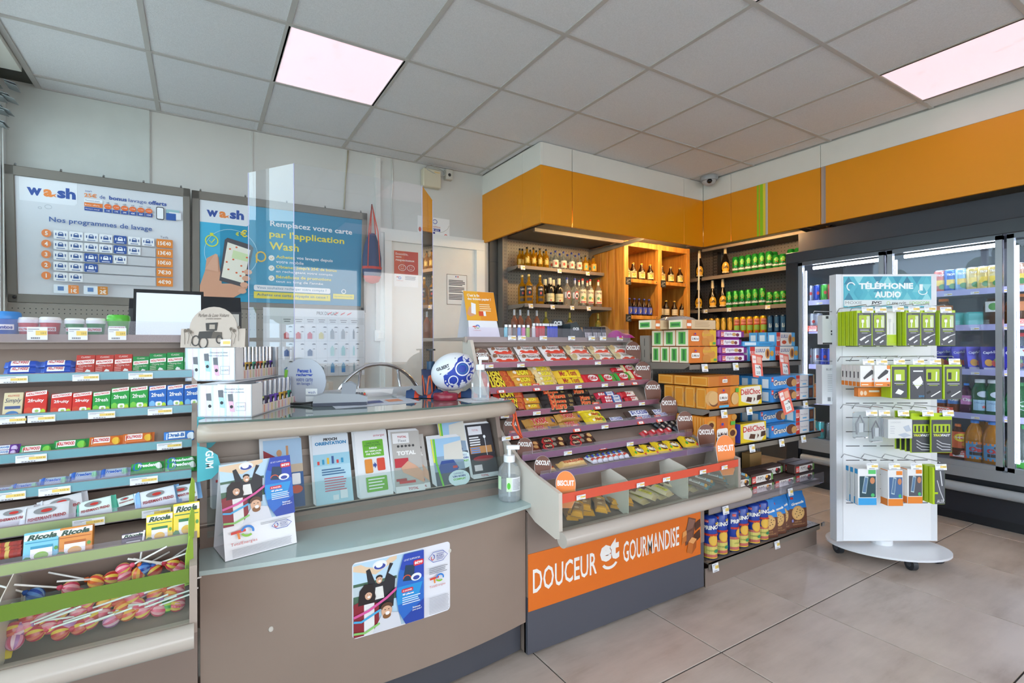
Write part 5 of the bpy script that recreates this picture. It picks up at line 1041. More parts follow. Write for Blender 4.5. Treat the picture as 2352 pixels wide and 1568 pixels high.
for r_ in range(3):
    for n_, (x0, x1) in enumerate(((30, 345), (345, 640))):
        a, b_ = g3(x0-6*r_+6, 555+55*r_-4*n_), g3(x1-6*r_+6, 555+55*r_-4*n_)
        lie(sticks, 0.075, 1, a[0], b_[0], a[1], 0.011, 'gum_pack', 'blue stick gum pack, %s of the %s pile' % (('top', 'middle', 'bottom')[r_], ('left', 'right')[n_]), 'chewing gum', 'blue stick packs')
for n_, (x0, x1, yt, m_, W0, H0, lab, i, yb) in enumerate([
  (637, 803, 485, me_r, 0.045, 0.052, 'red chewing gum box on the top gum tray, first from the left', 1, 668), (805, 965, 485, me_r, 0.045, 0.052, 'red chewing gum box on the top gum tray, second from the left', 1, 665), (968, 1126, 480, me_r, 0.045, 0.052, 'red chewing gum box on the top gum tray, third from the left', 1, 660),
  (1130, 1272, 500, me_g, 0.045, 0.052, 'green chewing gum box on the top gum tray, first from the left', 1, 655), (1274, 1424, 475, me_g, 0.045, 0.052, 'green chewing gum box on the top gum tray, second from the left', 1, 650), (1426, 1572, 468, me_g, 0.045, 0.052, 'green chewing gum box on the top gum tray, third from the left', 1, 645), (1574, 1720, 465, me_g, 0.045, 0.052, 'green chewing gum box partly behind the scent boxes', 1, 640),
  (5, 175, 810, me_s, 0.052, 0.05, 'cardboard brown chewing gum box at the left edge', 2, 985), (190, 385, 800, me_2r, 0.052, 0.05, 'red fruit chewing gum box, first from the left', 2, 978), (420, 603, 820, me_2r, 0.052, 0.05, 'red fruit chewing gum box, second from the left', 2, 965), (606, 776, 812, me_2r, 0.052, 0.05, 'red fruit chewing gum box, third from the left', 2, 958),
  (782, 937, 806, me_2g, 0.045, 0.052, 'green mint chewing gum box, first from the left', 2, 945), (941, 1100, 772, me_2g, 0.045, 0.052, 'green mint chewing gum box, second from the left', 2, 935), (1104, 1262, 765, me_2g, 0.045, 0.052, 'green mint chewing gum box, third from the left', 2, 928),
  (1268, 1422, 758, me_2b, 0.045, 0.052, 'blue mint chewing gum box, first from the left', 2, 918), (1426, 1572, 752, me_2b, 0.045, 0.052, 'blue mint chewing gum box, second from the left', 2, 910), (1576, 1722, 746, me_2b, 0.045, 0.052, 'blue mint chewing gum box, third from the left', 2, 904)]):
    a, b_ = g3(x0, yt), g3(x1, yb); stand(m_, W0, H0, i, a[0], b_[0], a[1], b_[1], 'gum_box', lab, 'chewing gum', 'chewing gum boxes', lean=0.42 if i == 1 else 0.35)
def gumflat(c_, fruit, lid='HOLLYWOOD'):
    return flow(0.085, 0.036, 0.012, c_, c_, combo(patch(-0.42, -0.2, 0.12, 0.3, 'f2f0ee'), word(lid, 'c8282c' if lid == 'HOLLYWOOD' else '2c6ab0', w=0.5, h=0.3, du=-0.15, dv=0.05, bold=0.05), blob(0.3, -0.1, 0.12, 0.3, fruit)))
gg, go, gp, gb = gumflat('2f9448', '7cc84a'), gumflat('d8702c', 'e8b83c'), gumflat('6a3c94', 'c9b4dc', 'AIRWAVES'), gumflat('3a7cc8', 'e6eef6', 'Oral-B')
fs_, fg_ = flow(0.085, 0.034, 0.014, 'a9b6c8', '8a9cb8', combo(patch(-0.44, -0.4, -0.28, 0.4, '2c5cb0'), word('Freedent', '2c5cb0', w=0.5, h=0.36, bold=0.04, edge='f2f4f8'), blob(0.32, -0.1, 0.1, 0.3, '8cc4a4'))), flow(0.085, 0.034, 0.014, '36a048', '2f9444', combo(blob(-0.3, 0, 0.14, 0.4, '2c5cb0'), word('Freedent', 'f2f6f4', w=0.56, h=0.34, bold=0.04), blob(0.34, -0.1, 0.1, 0.28, 'e8f0ea')))
for n_, (m_, i, x0, x1, y, lab) in enumerate([(gp, 3, -60, 165, 1275, 'purple chewing gum pack at the left edge of the third gum tray'), (gp, 3, -50, 145, 1312, 'white and purple chewing gum pack at the left edge, lower one'), (gg, 3, 165, 455, 1290, 'green flat gum pack, left one'), (gg, 3, 455, 755, 1250, 'green flat gum pack, right one'), (go, 3, 760, 1047, 1222, 'orange flat gum pack, left one'), (go, 3, 1049, 1318, 1195, 'orange flat gum pack, right one'), (gb, 3, 1400, 1690, 1185, 'blue and white gum pack at the right end of the third gum tray')]):
    a, b_ = g3(x0, y), g3(x1, y); lie(m_, 0.085, i, a[0], b_[0], a[1], 0.012, 'gum_pack', lab, 'chewing gum', 'flat gum packs')
for n_, (m_, x0, x1, y, lab) in enumerate([(fs_, -100, 130, 1660, 'silver blue gum pack at the left edge of the fourth tray'), (fs_, 90, 330, 1625, 'silver blue gum pack, second from the left'), (fs_, 330, 585, 1580, 'silver blue gum pack, third from the left'), (fs_, 590, 850, 1535, 'silver blue gum pack, fourth from the left'), (fs_, 845, 1110, 1510, 'silver blue gum pack, fifth from the left'), (fg_, 1120, 1400, 1462, 'bright green gum pack, left one'), (fg_, 1410, 1680, 1418, 'bright green gum pack at the right end, upper'), (fg_, 1410, 1690, 1455, 'bright green gum pack at the right end, lower')]):
    a, b_ = g3(x0, y), g3(x1, y); lie(m_, 0.085, 4, a[0], b_[0], a[1], 0.014, 'gum_pack', lab, 'chewing gum', 'gum packs on the fourth tray')
def lozenge(c_, stripe): return flow(0.11, 0.06, 0.012, c_, stripe, combo(blob(-0.05, 0.12, 0.2, 0.16, '8a8a8c'), blob(-0.02, 0.1, 0.1, 0.08, 'c0322c'), word("FISHERMAN'S FRIEND", '9a2428', w=0.66, h=0.15, dv=-0.22), patch(0.38, -0.46, 0.42, 0.46, stripe), patch(-0.42, -0.46, -0.38, 0.46, stripe)))
lw_, lt_, lb_ = lozenge('d6d4d8', 'c2c0c6'), lozenge('dfeee8', '5cc0a4'), lozenge('e2e8f0', '7ca8d4')
for n_, (m_, x0, x1, y, yw, lab) in enumerate([(lw_, -60, 270, 330, 0.05, 'white lozenge bag at the left edge'), (lw_, 280, 640, 250, 0.2, 'white lozenge bag behind the others'), (lt_, 845, 1000, 215, 0.25, 'white and green lozenge bag, right one'), (lb_, 990, 1325, 195, 0.15, 'white and blue lozenge bag, left one'), (lb_, 1190, 1480, 165, 0.1, 'white and blue lozenge bag at the right end'), (lw_, 150, 545, 315, 0.1, 'white lozenge bag in front, second from the left'), (lt_, 545, 850, 265, 0.15, 'white and green lozenge bag, left one')]):
    a, b_ = g4(x0, y), g4(x1, y); lie(m_, 0.11, 5, a[0], b_[0], a[1], 0.012, 'lozenge_bag', lab, 'lozenges', 'lozenge bags', yaw=yw, lift=0.004*(n_ % 2))
def herb(c_, band, oval):
    def f(D, w, h):
        D.poly([(0.001, h*0.76), (w-0.001, h*0.8), (w-0.001, h*0.97), (0.001, h*0.93)], 'f4f2ee'); D.text('Ricola', w*0.5, h*0.77, h*0.16, '2c4a3c', 'c', w*0.82, shear=0.3, bold=0.05, slope=0.02)
        D.rect(w*0.05, h*0.68, w*0.95, h*0.705, band); D.rect(w*0.2, h*0.5, w*0.8, h*0.58, band); D.rect(w*0.2, h*0.08, w*0.8, h*0.5, 'f2efe8'); D.ell(w*0.5, h*0.28, w*0.2, h*0.12, oval); D.ell(w*0.12, h*0.18, w*0.14, h*0.12, '4a8a4c', n=7); D.ell(w*0.9, h*0.45, w*0.06, h*0.06, '5a9a4c', n=7)
    return f
rb, ro_, ry_, rd = [carton(0.06, 0.06, 0.022, c_, herb(c_, b_, o_)) for c_, b_, o_ in (('7cc4dc', '3a94b8', '8cb84a'), ('dc8a34', 'b8601c', 'e0a860'), ('efd22c', '2f7a4c', 'f0c050'), ('5a4a5c', '3a3040', '8a6a90'))]
for n_, (m_, x0, x1, yt, yb, lab) in enumerate([(rb, 150, 425, 450, 625, 'light blue herb drops box on the sixth gum tray'), (ro_, 405, 668, 415, 585, 'orange herb drops box next to the light blue one'), (rd, 885, 1060, 455, 505, 'low dark purple herb drops box'), (ry_, 1066, 1266, 322, 472, 'yellow herb drops box, left one'), (ry_, 1268, 1465, 245, 436, 'yellow herb drops box at the right end')]):
    a, b_ = g4(x0, yt), g4(x1, yb); stand(m_, 0.06, 0.06, 6, a[0], b_[0], a[1], b_[1], 'herb_drops_box', lab, 'sweets box', 'herb drops boxes', lean=0.25)
roll = MB(); roll.cyl((-0.05, 0, 0.01), (0.05, 0, 0.01), 0.01, 'a83c34', 12)
for k in range(6): roll.cyl((-0.045+0.016*k, 0, 0.01), (-0.037+0.016*k, 0, 0.01), 0.0104, ('d8843c', 'c9a44c', '8a2c2c', 'c05a2c', 'd0b060', '9a3a34')[k], 12)
roll = roll.mesh('sweet_roll')
for n_, y in enumerate((565, 600, 625)):
    a, b_ = g4(-220, y), g4(140, y); lie(roll, 0.1, 6, a[0], b_[0], a[1], 0.02, 'sweet_roll', 'clear roll of coloured fruit sweets at the left edge, %s' % ('rear', 'middle', 'front')[n_], 'sweets', 'fruit sweet rolls')
# gum pots on the top shelf
def pot(c_, lidc, label_):
    q = MB(); q.lathe([(0.030, 0), (0.034, 0.004), (0.040, 0.05), (0.041, 0.056)], mat(c_, 0.3), 20); D = Dec(q, cyl_map(0.0405, 0), sub=6); D.rect(-0.036, 0.018, 0.03, 0.036, 'f4f1ef'); D.text(label_, -0.003, 0.021, 0.011, 'c8282c' if label_ != 'mentos' else '2c3c9c', 'c', 0.058, bold=0.05)
    l_ = MB(); l_.lathe([(0.0425, 0.054), (0.043, 0.058), (0.042, 0.074), (0.036, 0.079)], mat(lidc, 0.3), 20); return q.mesh('pot'), l_.mesh('lid')
P1, P2, P3, P4, P5 = pot('2c62b8', '3f8cd8', 'mentos'), pot('c83440', 'eeeaea', 'HOLLYWOOD'), pot('2a8a48', 'eef0ee', 'HOLLYWOOD'), pot('3aa02c', '58b83c', 'HOLLYWOOD'), None
for n_, (pm, xc, w_, lab) in enumerate([(P1, 60, 260, 'blue gum pot with blue lid at the left edge'), (P2, 245, 195, 'red gum pot with white lid, left one'), (P2, 433, 195, 'red gum pot with white lid, right one'), (P3, 642, 178, 'dark green gum pot with white lid, left one'), (P3, 825, 178, 'dark green gum pot with white lid, right one'), (P4, 1018, 208, 'bright green gum pot with green lid')]):
    y = 2.0; pp_ = atY(g3(xc, 200)[0], 740, y); wd = (atY(g3(xc+w_/2, 0)[0], 740, y)-atY(g3(xc-w_/2, 0)[0], 740, y)).x; s_ = wd/0.086
    o = put(pm[0], 'gum_pot', (pp_.x, y, 1.1722), None, None, lab, 'chewing gum', 'gum pots on the top shelf', scale=(s_, s_, s_*1.15)); put(pm[1], 'lid', parent=o)
for i, cf, xs_ in ((1, g3, (110, 735, 1205)), (2, g3, (100, 345, 870, 1370)), (3, g3, (265, 1450)), (4, g3, (1230,)), (4, g4, (60, 400)), (5, g4, (650, 1150))):
    y, z = LIP[i]
    for x in xs_: p = atY(cf(x, 0)[0], 900, y-0.006); put(TAGG, 'price_label', (p.x+0.502, y-0.0065-1.6, z-0.013), None, gum)
for x in (320, 668, 1005):
    p = atY(g3(x, 0)[0], 900, 1.921); put(TAGB, 'price_label', (p.x+0.502, 1.9205-1.6, 1.158), None, gum)
# lollipops: wrapped candy ball with a stick
def lolly(cols):
    q = MB(); n, m_ = 14, 8; r = 0.0155
    for k in range(n):
        vs = []; 
        for i in range(m_+1):
            t_ = PI*i/m_; rr = r*max(0.04, math.sin(t_))
            for kk in (k, k+1): a = 2*PI*kk/n; vs.append((rr*math.cos(a), rr*math.sin(a), -r*1.08*math.cos(t_)))
        q.add(vs, [(2*i, 2*i+1, 2*i+3, 2*i+2) for i in range(m_)], mat(cols[k % len(cols)], 0.22), True)
    q.lathe([(0.004, r), (0.0065, r+0.004), (0.003, r+0.010)], mat(cols[0], 0.25), 8)
    return q.mesh('candy_ball')
LOL = [lolly(c_) for c_ in (['d8506c', 'e8a0a8', 'd8506c', 'e8c060'], ['e06a34', 'f0b04c', 'd84c38', 'f2c86a'], ['c8384c', 'e0b848', 'b8302c', 'd87058'], ['b070a8', 'e090b0', 'd05878', 'e8b8c8'], ['3a9c34', 'b8d84c', '2f8a30', '8cc43c'], ['2c5cb0', '5c8cd0', '2448a0', '88b0e0'])]
sk = MB(); sk.cyl((0, 0, 0.014), (0, 0, 0.098), 0.0021, mat('ece9e6', 0.35), 8); sk = sk.mesh('stick')
LP = [(95, 1240, 3, 0.0, -0.3), (130, 1150, 3, 1.0, .2), (180, 1130, 0, .9, .2), (300, 1065, 0, 1.2, .3), (435, 1175, 2, 1.3, .2), (575, 1135, 2, 1.1, .3), (810, 1085, 3, 1.2, .3), (1040, 1025, 0, 1.0, .5), (1215, 985, 4, -1.2, .2), (890, 995, 1, 1.2, .1), (760, 965, 1, 1.0, .2), (570, 1030, 0, 1.3, .0), (420, 1040, 0, 1.1, .2), (960, 920, 0, 1.1, .1), (1130, 890, 1, 1.3, .1), (1250, 895, 1, -1.2, .2), (1325, 940, 0, -1.0, .2), (1410, 940, 3, -.9, .2), (1380, 850, 0, -1.1, .1), (1300, 830, 0, -1.0, -.2), (930, 1040, 1, 1.2, .4), (690, 1050, 2, 1.0, .3), (250, 1180, 2, 1.2, .4), (90, 1150, 2, .8, .3),
      (700, 800, 1, -1.3, -.3), (815, 775, 2, -1.0, .2), (900, 715, 0, .6, -.2), (905, 765, 0, .9, .1), (1010, 745, 1, 0.15, -1.4), (1050, 710, 5, 1.0, .2), (1130, 720, 2, 1.1, -.6), (1265, 675, 2, -.9, -.5), (1345, 690, 0, .9, -.6), (250, 900, 5, -1.0, -.4), (510, 850, 0, -1.1, -.6), (620, 960, 0, 1.2, .2), (850, 930, 2, 1.2, .1), (1180, 820, 0, 1.0, .0), (1050, 860, 3, 1.0, .1), (700, 900, 1, 1.1, .1), (350, 1130, 0, 1.2, .1), (500, 1105, 3, -1.1, .1), (650, 1100, 0, 1.2, .1), (740, 1035, 0, -1.2, .1), (860, 1040, 2, 1.1, .1), (1000, 975, 0, -1.2, .1), (1110, 960, 3, 1.2, .1), (1160, 1030, 0, -1.2, .1), (1290, 1000, 2, -1.1, .1), (330, 980, 1, 1.2, .1), (470, 945, 0, -1.1, .1), (560, 905, 2, 1.1, .1), (200, 1060, 2, 1.2, .1), (1380, 1000, 0, -1.1, .1)]
for n_, (x, y, k, az, el) in enumerate(LP):
    X0, Y0 = g4(x, y); f_ = (1290-y)/600.0; yy = 1.335 + 0.075*max(0, min(1, f_*1.05)); p = atY(X0, Y0, yy)
    if p.z < 0.528: p.z = 0.528
    p.x = min(p.x, -0.045)
    if x > 1150: az = -abs(az)
    R_ = Matrix.Rotation(az if abs(el) < 1 else 0.2, 4, 'Y') @ Matrix.Rotation(-0.9+el*0.8 if abs(el) < 1 else 0.1, 4, 'X')
    if abs(el) < 1: d_ = Vector((math.sin(az)*1.0, 0.35*math.cos(n_*2.1), 0.22 + 0.3*max(0, -el))).normalized()
    else: d_ = Vector((0.12, 0.1, 1)).normalized()
    M = Matrix.Translation(p) @ d_.to_track_quat('Z', 'Y').to_matrix().to_4x4()
    cn = ('pink striped', 'orange striped', 'dark red striped', 'lilac striped', 'green', 'blue')[k]
    where = 'near the front glass' if y > 1000 else ('in the middle of the bin' if y > 840 else 'at the back of the bin')
    seenk = globals().setdefault('lolseen', {}); seenk[(k, where)] = seenk.get((k, where), 0)+1
    o = put(LOL[k], 'lollipop', mw=M, label='%s lollipop %s, %s of its colour there' % (cn, where, ORD[seenk[(k, where)]-1]), cat='lollipop', group='lollipops in the gum rack bin')
    put(sk, 'stick', parent=o, label='white stick')
bag = flow(0.1, 0.07, 0.02, 'e6c81c', 'd8b818')
put(bag, 'candy_bag', mw=Matrix.Translation((-0.375, 1.36, 0.535)) @ Matrix.Rotation(0.6, 4, 'X'), label='yellow candy bag at the left edge of the lollipop bin', cat='candy bag')
# ================================================================ BOTTLES, CANS, BISCUITS
PROF = {'flask': [(0.9, 0), (1, .02), (1, .5), (.9, .62), (.42, .72), (.34, .78), (.34, .9)], 'spirit': [(.92, 0), (1, .02), (1, .56), (.85, .66), (.4, .74), (.32, .8), (.3, .92)], 'beer': [(.9, 0), (1, .03), (1, .5), (.85, .62), (.46, .76), (.38, .9), (.36, .95)],
        'champ': [(.9, 0), (1, .02), (1, .36), (.9, .48), (.55, .62), (.36, .72), (.3, .97)], 'pet': [(.85, 0), (1, .03), (.93, .1), (1, .16), (.96, .3), (1, .5), (.98, .62), (.6, .82), (.36, .9), (.36, .93)], 'water': [(.9, 0), (1, .03), (1, .45), (.96, .55), (.7, .7), (.38, .88), (.34, .94)], 'jar': [(.9, 0), (1, .04), (1, .6), (.95, .72), (.6, .85), (.55, .9)], 'square': [(.95, 0), (1, .02), (1, .62), (.55, .72), (.42, .78), (.4, .86)]}
def bottle(kind, r, h, body, cap, lab=None, ldraw=None, lz=(0.12, 0.45), capz=0.9, neck=None, n=14, name='bottle'):
    p = PROF[kind]; q = MB(); q.lathe([(a*r, z*h) for a, z in p], body, n); body_me = q.mesh(name)
    c_ = MB(); rr = p[-1][0]*r*1.08; c_.lathe([(rr, capz*h), (rr, h*0.99), (rr*0.9, h)], mat(cap, 0.35), 10); parts = [('cap', c_.mesh('cap'))]
    if neck: c_ = MB(); c_.lathe([(p[-2][0]*r*1.06, p[-2][1]*h), (p[-1][0]*r*1.06, capz*h)], mat(neck, 0.4), 10, cap=False); parts.append(('neck_foil', c_.mesh('neck_foil')))
    if lab or ldraw:
        l_ = MB(); D = Dec(l_, cyl_map(r*1.012, 0, 0.0006), sub=6); W = r*1.25
        if lab: D.rect(-W, lz[0]*h, W, lz[1]*h, lab, sub=8)
        if ldraw: ldraw(D, W, lz[0]*h, (lz[1]-lz[0])*h)
        parts.append(('label', l_.mesh('label')))
    return body_me, parts
def place(proto, loc, name, label, cat, group, s=1.0, rz=0.0):
    o = put(proto[0], name, loc, (0, 0, rz), None, label, cat, group, scale=(s, s, s))
    for n_, m_ in proto[1]: put(m_, n_, parent=o)
    return o
def can(r, h, base, draw, lid='c8cacc'):
    q = MB(); q.lathe([(r*.82, 0), (r, h*.05), (r, h*.92), (r*.82, h*.975)], mat(base, 0.25, 0.35), 16); q.lathe([(r*.82, h*.975), (r*.85, h), (r*.78, h), (r*.76, h*.985)], mat(lid, 0.3, 0.8), 16)
    D = Dec(q, cyl_map(r*1.005, 0, 0.0004), sub=6); draw(D, r, h); return q.mesh('drink_can')
TOCAM = -YAW
c6 = crop(1100, 500, 4.523); c7 = crop(1560, 540, 5.88)
GOLD, AMBER, CLEAR, DKG, BROWNG = glassy('d9a018', 0.75), glassy('a8641a', 0.75), glassy('dfe6e4', 0.9), mat('1c1a14', 0.15), mat('2a160c', 0.12)
def box_label(bg, fg, t_=None):
    def f(D, W, z, h): D.rect(-W*.55, z+h*.15, W*.55, z+h*.85, bg, sub=4); D.ell(0, z+h*.5, W*.3, h*.22, fg); (t_ and D.text(t_, 0, z+h*.62, h*.16, fg, 'c', W*.9, bold=.03))
    return f
fl_gold = bottle('flask', .027, .175, GOLD, '1c1a18', None, box_label('c9a23c', 'e6c86a', "LABEL 5"), (.1, .5))
fl_clear = bottle('flask', .028, .172, CLEAR, '2c3a8c', 'e6dcc4', box_label('d8c9a8', 'c8402c'), (.1, .48)); fl_or = bottle('flask', .027, .16, GOLD, '1c1a18', 'd8952c', box_label('e0a83c', '4aa08c'), (.08, .52))
sp_gold = bottle('spirit', .037, .262, GOLD, 'c9b06a', None, combo3 := (lambda D, W, z, h: (D.rect(-W*.6, z+h*.35, W*.6, z+h, '241c18', sub=5), D.text('LABEL', 0, z+h*.75, h*.12, 'e8e0cc', 'c', W*.8, bold=.03), D.ell(0, z+h*.55, W*.18, h*.09, 'c8503c'), D.rect(-W*.5, z, W*.5, z+h*.2, '3a2c20', sub=5))), (.1, .6), .93)
sp_dark = bottle('square', .038, .245, DKG, 'd9cba8', 'dccf9c', lambda D, W, z, h: (D.text("Ballantine's", 0, z+h*.5, h*.16, '8a7a50', 'c', W*1.2, shear=.3), D.ell(0, z+h*.15, W*.14, h*.1, 'c8302c')), (.12, .42), .82, 'd9cba8')
sp_vod = bottle('spirit', .034, .26, CLEAR, '2c3a8c', None, lambda D, W, z, h: (D.ell(W*.25, z+h*.5, W*.5, h*.42, 'c8504c'), D.ell(W*.25, z+h*.5, W*.4, h*.3, 'e6e4e2'), D.rect(-W*.7, z+h*.2, -W*.3, z+h*.8, 'e8e8ec', sub=3), D.ell(W*.25, z+h*.45, W*.25, h*.16, '3a3028')), (.2, .55), .93, 'b0b4c0')
sp_rum = bottle('spirit', .033, .262, CLEAR, 'd03028', 'e6dcb8', lambda D, W, z, h: (D.text('Old Nick', 0, z+h*.72, h*.16, '5a3a20', 'c', W*1.4, bold=.03), D.ell(-W*.2, z+h*.4, W*.3, h*.12, '6a9a5c'), D.ell(W*.3, z+h*.32, W*.2, h*.1, 'd8b040'), D.rect(-W*.6, z+h*.03, W*.6, z+h*.12, 'c0403c', sub=4)), (.12, .6), .93, 'e6dcc0')
rose = bottle('spirit', .03, .25, glassy('c9886c', .7), 'b9bcc2', None, None, neck='b9bcc2'); whitew = bottle('spirit', .03, .245, glassy('b8b04c', .7), 'c9b24a', None, None, neck='c9b24a')
def row(protos, xs_, yb, plane, z, nm, lab, cat, grp, dy=0.0, cf=c6, s=1.0):
    for n_, x in enumerate(xs_):
        X0, Y0 = cf(x, yb); p = atY(X0, Y0, plane+dy); place(protos, (p.x, plane+dy, z+0.001), nm, '%s%s' % (lab, (', %s from the left' % ORD[n_]) if len(xs_) > 1 else ''), cat, grp, s, TOCAM*0.8)
y1, z1 = LSH[1]; y2, z2 = LSH[2]; y3, z3 = LSH[3]
row(fl_gold, (505, 573, 638, 703), 500, y1+.035, z1, 'liquor_flask', 'small amber whisky flask in the front of the upper liquor shelf', 'bottle', 'small flasks on the upper liquor shelf')
row(fl_gold, (430, 458, 540, 602, 678), 500, y1+.125, z1, 'liquor_flask', 'small amber whisky flask in the rear of the upper liquor shelf', 'bottle', 'small flasks on the upper liquor shelf')
row(fl_clear, (800, 884, 968, 1045), 520, y1+.035, z1, 'liquor_flask', 'small clear flask with blue cap, front row', 'bottle', 'small flasks on the upper liquor shelf')
row(fl_clear, (755, 845, 925, 1008), 520, y1+.125, z1, 'liquor_flask', 'small clear flask with blue cap, rear row', 'bottle', 'small flasks on the upper liquor shelf')
row(fl_or, (1112, 1196), 540, y1+.035, z1, 'liquor_flask', 'small flask with orange label at the right end, front row', 'bottle', 'small flasks on the upper liquor shelf')
row(fl_or, (1070, 1150), 540, y1+.125, z1, 'liquor_flask', 'small flask with orange label at the right end, rear row', 'bottle', 'small flasks on the upper liquor shelf')
row(sp_gold, (522, 638), 880, y2+.045, z2, 'whisky_bottle', 'tall gold whisky bottle with black label, front row', 'bottle', 'bottles on the lower liquor shelf')
row(sp_gold, (452,), 880, y2+.12, z2, 'whisky_bottle', 'tall gold whisky bottle standing behind at the left end', 'bottle', 'bottles on the lower liquor shelf')
row(sp_dark, (742, 835), 890, y2+.045, z2, 'whisky_bottle', 'dark whisky bottle with cream label, front row', 'bottle', 'bottles on the lower liquor shelf')
row(sp_dark, (690, 775), 890, y2+.14, z2, 'whisky_bottle', 'dark whisky bottle with cream label, rear row', 'bottle', 'bottles on the lower liquor shelf')
row(sp_vod, (918, 1000), 900, y2+.045, z2, 'vodka_bottle', 'clear bottle with blue cap and red oval label', 'bottle', 'bottles on the lower liquor shelf')
row(sp_rum, (1080, 1158, 1242), 910, y2+.045, z2, 'rum_bottle', 'clear rum bottle with red cap, front row', 'bottle', 'bottles on the lower liquor shelf')
row(sp_rum, (1042, 1128), 910, y2+.14, z2, 'rum_bottle', 'clear rum bottle with red cap, rear row', 'bottle', 'bottles on the lower liquor shelf')
row(rose, (370, 432, 515, 603), 1100, y3+.06, z3, 'wine_bottle', 'wine bottle with silver cap behind the lighters', 'bottle', 'wine bottles behind the lighters')
row(whitew, (697, 945, 1240), 1100, y3+.1, z3, 'wine_bottle', 'wine bottle with gold cap behind the rolling papers', 'bottle', 'wine bottles behind the lighters')
bl = bottle('beer', .033, .17, BROWNG, 'c9a83c', 'e0cf90', lambda D, W, z, h: (D.ell(0, z+h*.45, W*.4, h*.3, 'd8a83c'), D.ell(W*.3, z+h*.5, W*.15, h*.2, '6a9a4c'), D.rect(-W*.5, z+h*.75, W*.5, z+h*.9, '7a5a34', sub=3)), (.12, .5), .93)
bb = bottle('beer', .03, .172, BROWNG, '2c3c9c', '2c3ea0', lambda D, W, z, h: (D.poly([(-W*.3, z+h*.9), (W*.3, z+h*.9), (W*.3, z+h*.35), (0, z+h*.1), (-W*.3, z+h*.35)], 'e0c878'), D.rect(-W*.08, z+h*.3, W*.08, z+h*.8, '8a6a2c', sub=1)), (.1, .5), .93)
bw_ = bottle('beer', .032, .17, BROWNG, 'c9a83c', 'cfc09a', lambda D, W, z, h: (D.rect(-W*.5, z+h*.2, W*.5, z+h*.3, '8a7a54', sub=3)), (.12, .48), .93)
for pr, xs_, z, lab in ((bl, (1538, 1605, 1693, 1782), WSH[0], 'brown beer bottle with yellow label, upper left wooden compartment'), (bl, (1903, 1995, 2090), WSH[0], 'brown beer bottle with yellow label, upper right wooden compartment'), (bb, (1530, 1566, 1616, 1667, 1718, 1770), WSH[1], 'brown beer bottle with blue label in the wooden shelf'), (bw_, (1887, 1947, 2032, 2115), WSH[1], 'brown beer bottle with cream label in the wooden shelf')):
    row(pr, xs_, 800, WY+.09, z, 'beer_bottle', lab, 'bottle', 'beer bottles in the wooden shelf')
# side shelf: champagne-style beer bottles and cans (front line along x = const)
def rowx(me, xs_, z, x_, nm, lab, cat, grp, cf=c7, s=1.0, hh=None):
    for n_, x in enumerate(xs_):
        p = atX(cf(x, 0)[0], 700, x_); l_ = '%s%s' % (lab, (', %s from the left' % ORD[n_]) if len(xs_) > 1 else '')
        if isinstance(me, tuple): place(me, (x_, p.y, z+.001), nm, l_, cat, grp, s, TOCAM*1.7)
        else: put(me, nm, (x_, p.y, z+.001), (0, 0, TOCAM*1.7), None, l_, cat, grp, scale=(s, s, s))
lef = bottle('champ', .04, .30, mat('1a1410', .12), 'd8c294', None, lambda D, W, z, h: (D.ell(0, z+h*.5, W*.75, h*.52, 'dfa41c'), D.rect(-W*.7, z, W*.7, z+h*.14, 'c9b890', sub=5), D.text('Leffe', 0, z+h*.42, h*.26, '2c2010', 'c', W*1.0, bold=.03), D.ell(0, z+h*.78, W*.15, h*.1, 'f0d890')), (.06, .42), .96, 'd8c294')
def heine(D, r, h):
    D.ell(0, h*.66, r*.55, h*.16, '5ac04c'); pts = []
    for k in range(10): a = PI/2 + k*PI/5; rr = (.72 if k % 2 == 0 else .3)*r*1.1; pts.append((rr*math.cos(a), h*.6+rr*math.sin(a)*1.15))
    D.poly(pts, 'd8281c'); D.rect(-r*1.4, h*.16, r*1.4, h*.34, '1c4a28', sub=8); D.text('heineken', 0, h*.18, h*.15, 'f2f4f0', 'c', r*2.7, bold=.03)
h5, h3 = can(.0295, .166, '1f8a34', heine, '2c8a3c'), can(.0295, .122, '1f8a34', heine, '2c8a3c')
cg_ = can(.027, .166, 'b8963c', lambda D, r, h: D.ell(0, h*.5, r*.7, h*.28, 'd9ae3c'), 'b8963c')
cd_ = can(.0295, .166, 'd8a818', lambda D, r, h: (D.rect(-r*.9, h*.55, r*.9, h*.85, 'd88a74', sub=6), D.rect(-r*.9, h*.2, r*.9, h*.5, '8cb84c', sub=6), D.rect(-r*1.2, h*.5, r*1.2, h*.56, 'b8281c', sub=6), D.ell(-r*.2, h*.1, r*.4, h*.06, 'b8281c'), D.text('Despe', 0, h*.66, h*.1, 'a02018', 'c', r*1.3, bold=.03)), 'd8b848')
cb_ = can(.029, .166, '1c3c64', lambda D, r, h: (D.rect(-r*.9, h*.1, r*.3, h*.9, '2a5a84', sub=6), D.text('8.6', -r*.2, h*.3, h*.25, 'cfe0ea', 'c', r*.8, bold=.03)), '3a4a5c')
XS = KX+.055
rowx(lef, (280, 628), KSH[0], XS, 'beer_bottle', 'dark beer bottle with gold foil neck on the upper side shelf', 'bottle', 'gold necked bottles')
rowx(lef, (265, 455, 592), KSH[1], XS, 'beer_bottle', 'dark beer bottle with gold foil neck on the lower side shelf', 'bottle', 'gold necked bottles')
rowx(h5, (765, 850, 938, 1028, 1118, 1218), KSH[0], XS, 'beer_can', 'tall green beer can on the upper side shelf', 'can', 'green beer cans'); rowx(h3, (1312, 1402), KSH[0], XS, 'beer_can', 'short green beer can on the upper side shelf', 'can', 'green beer cans')
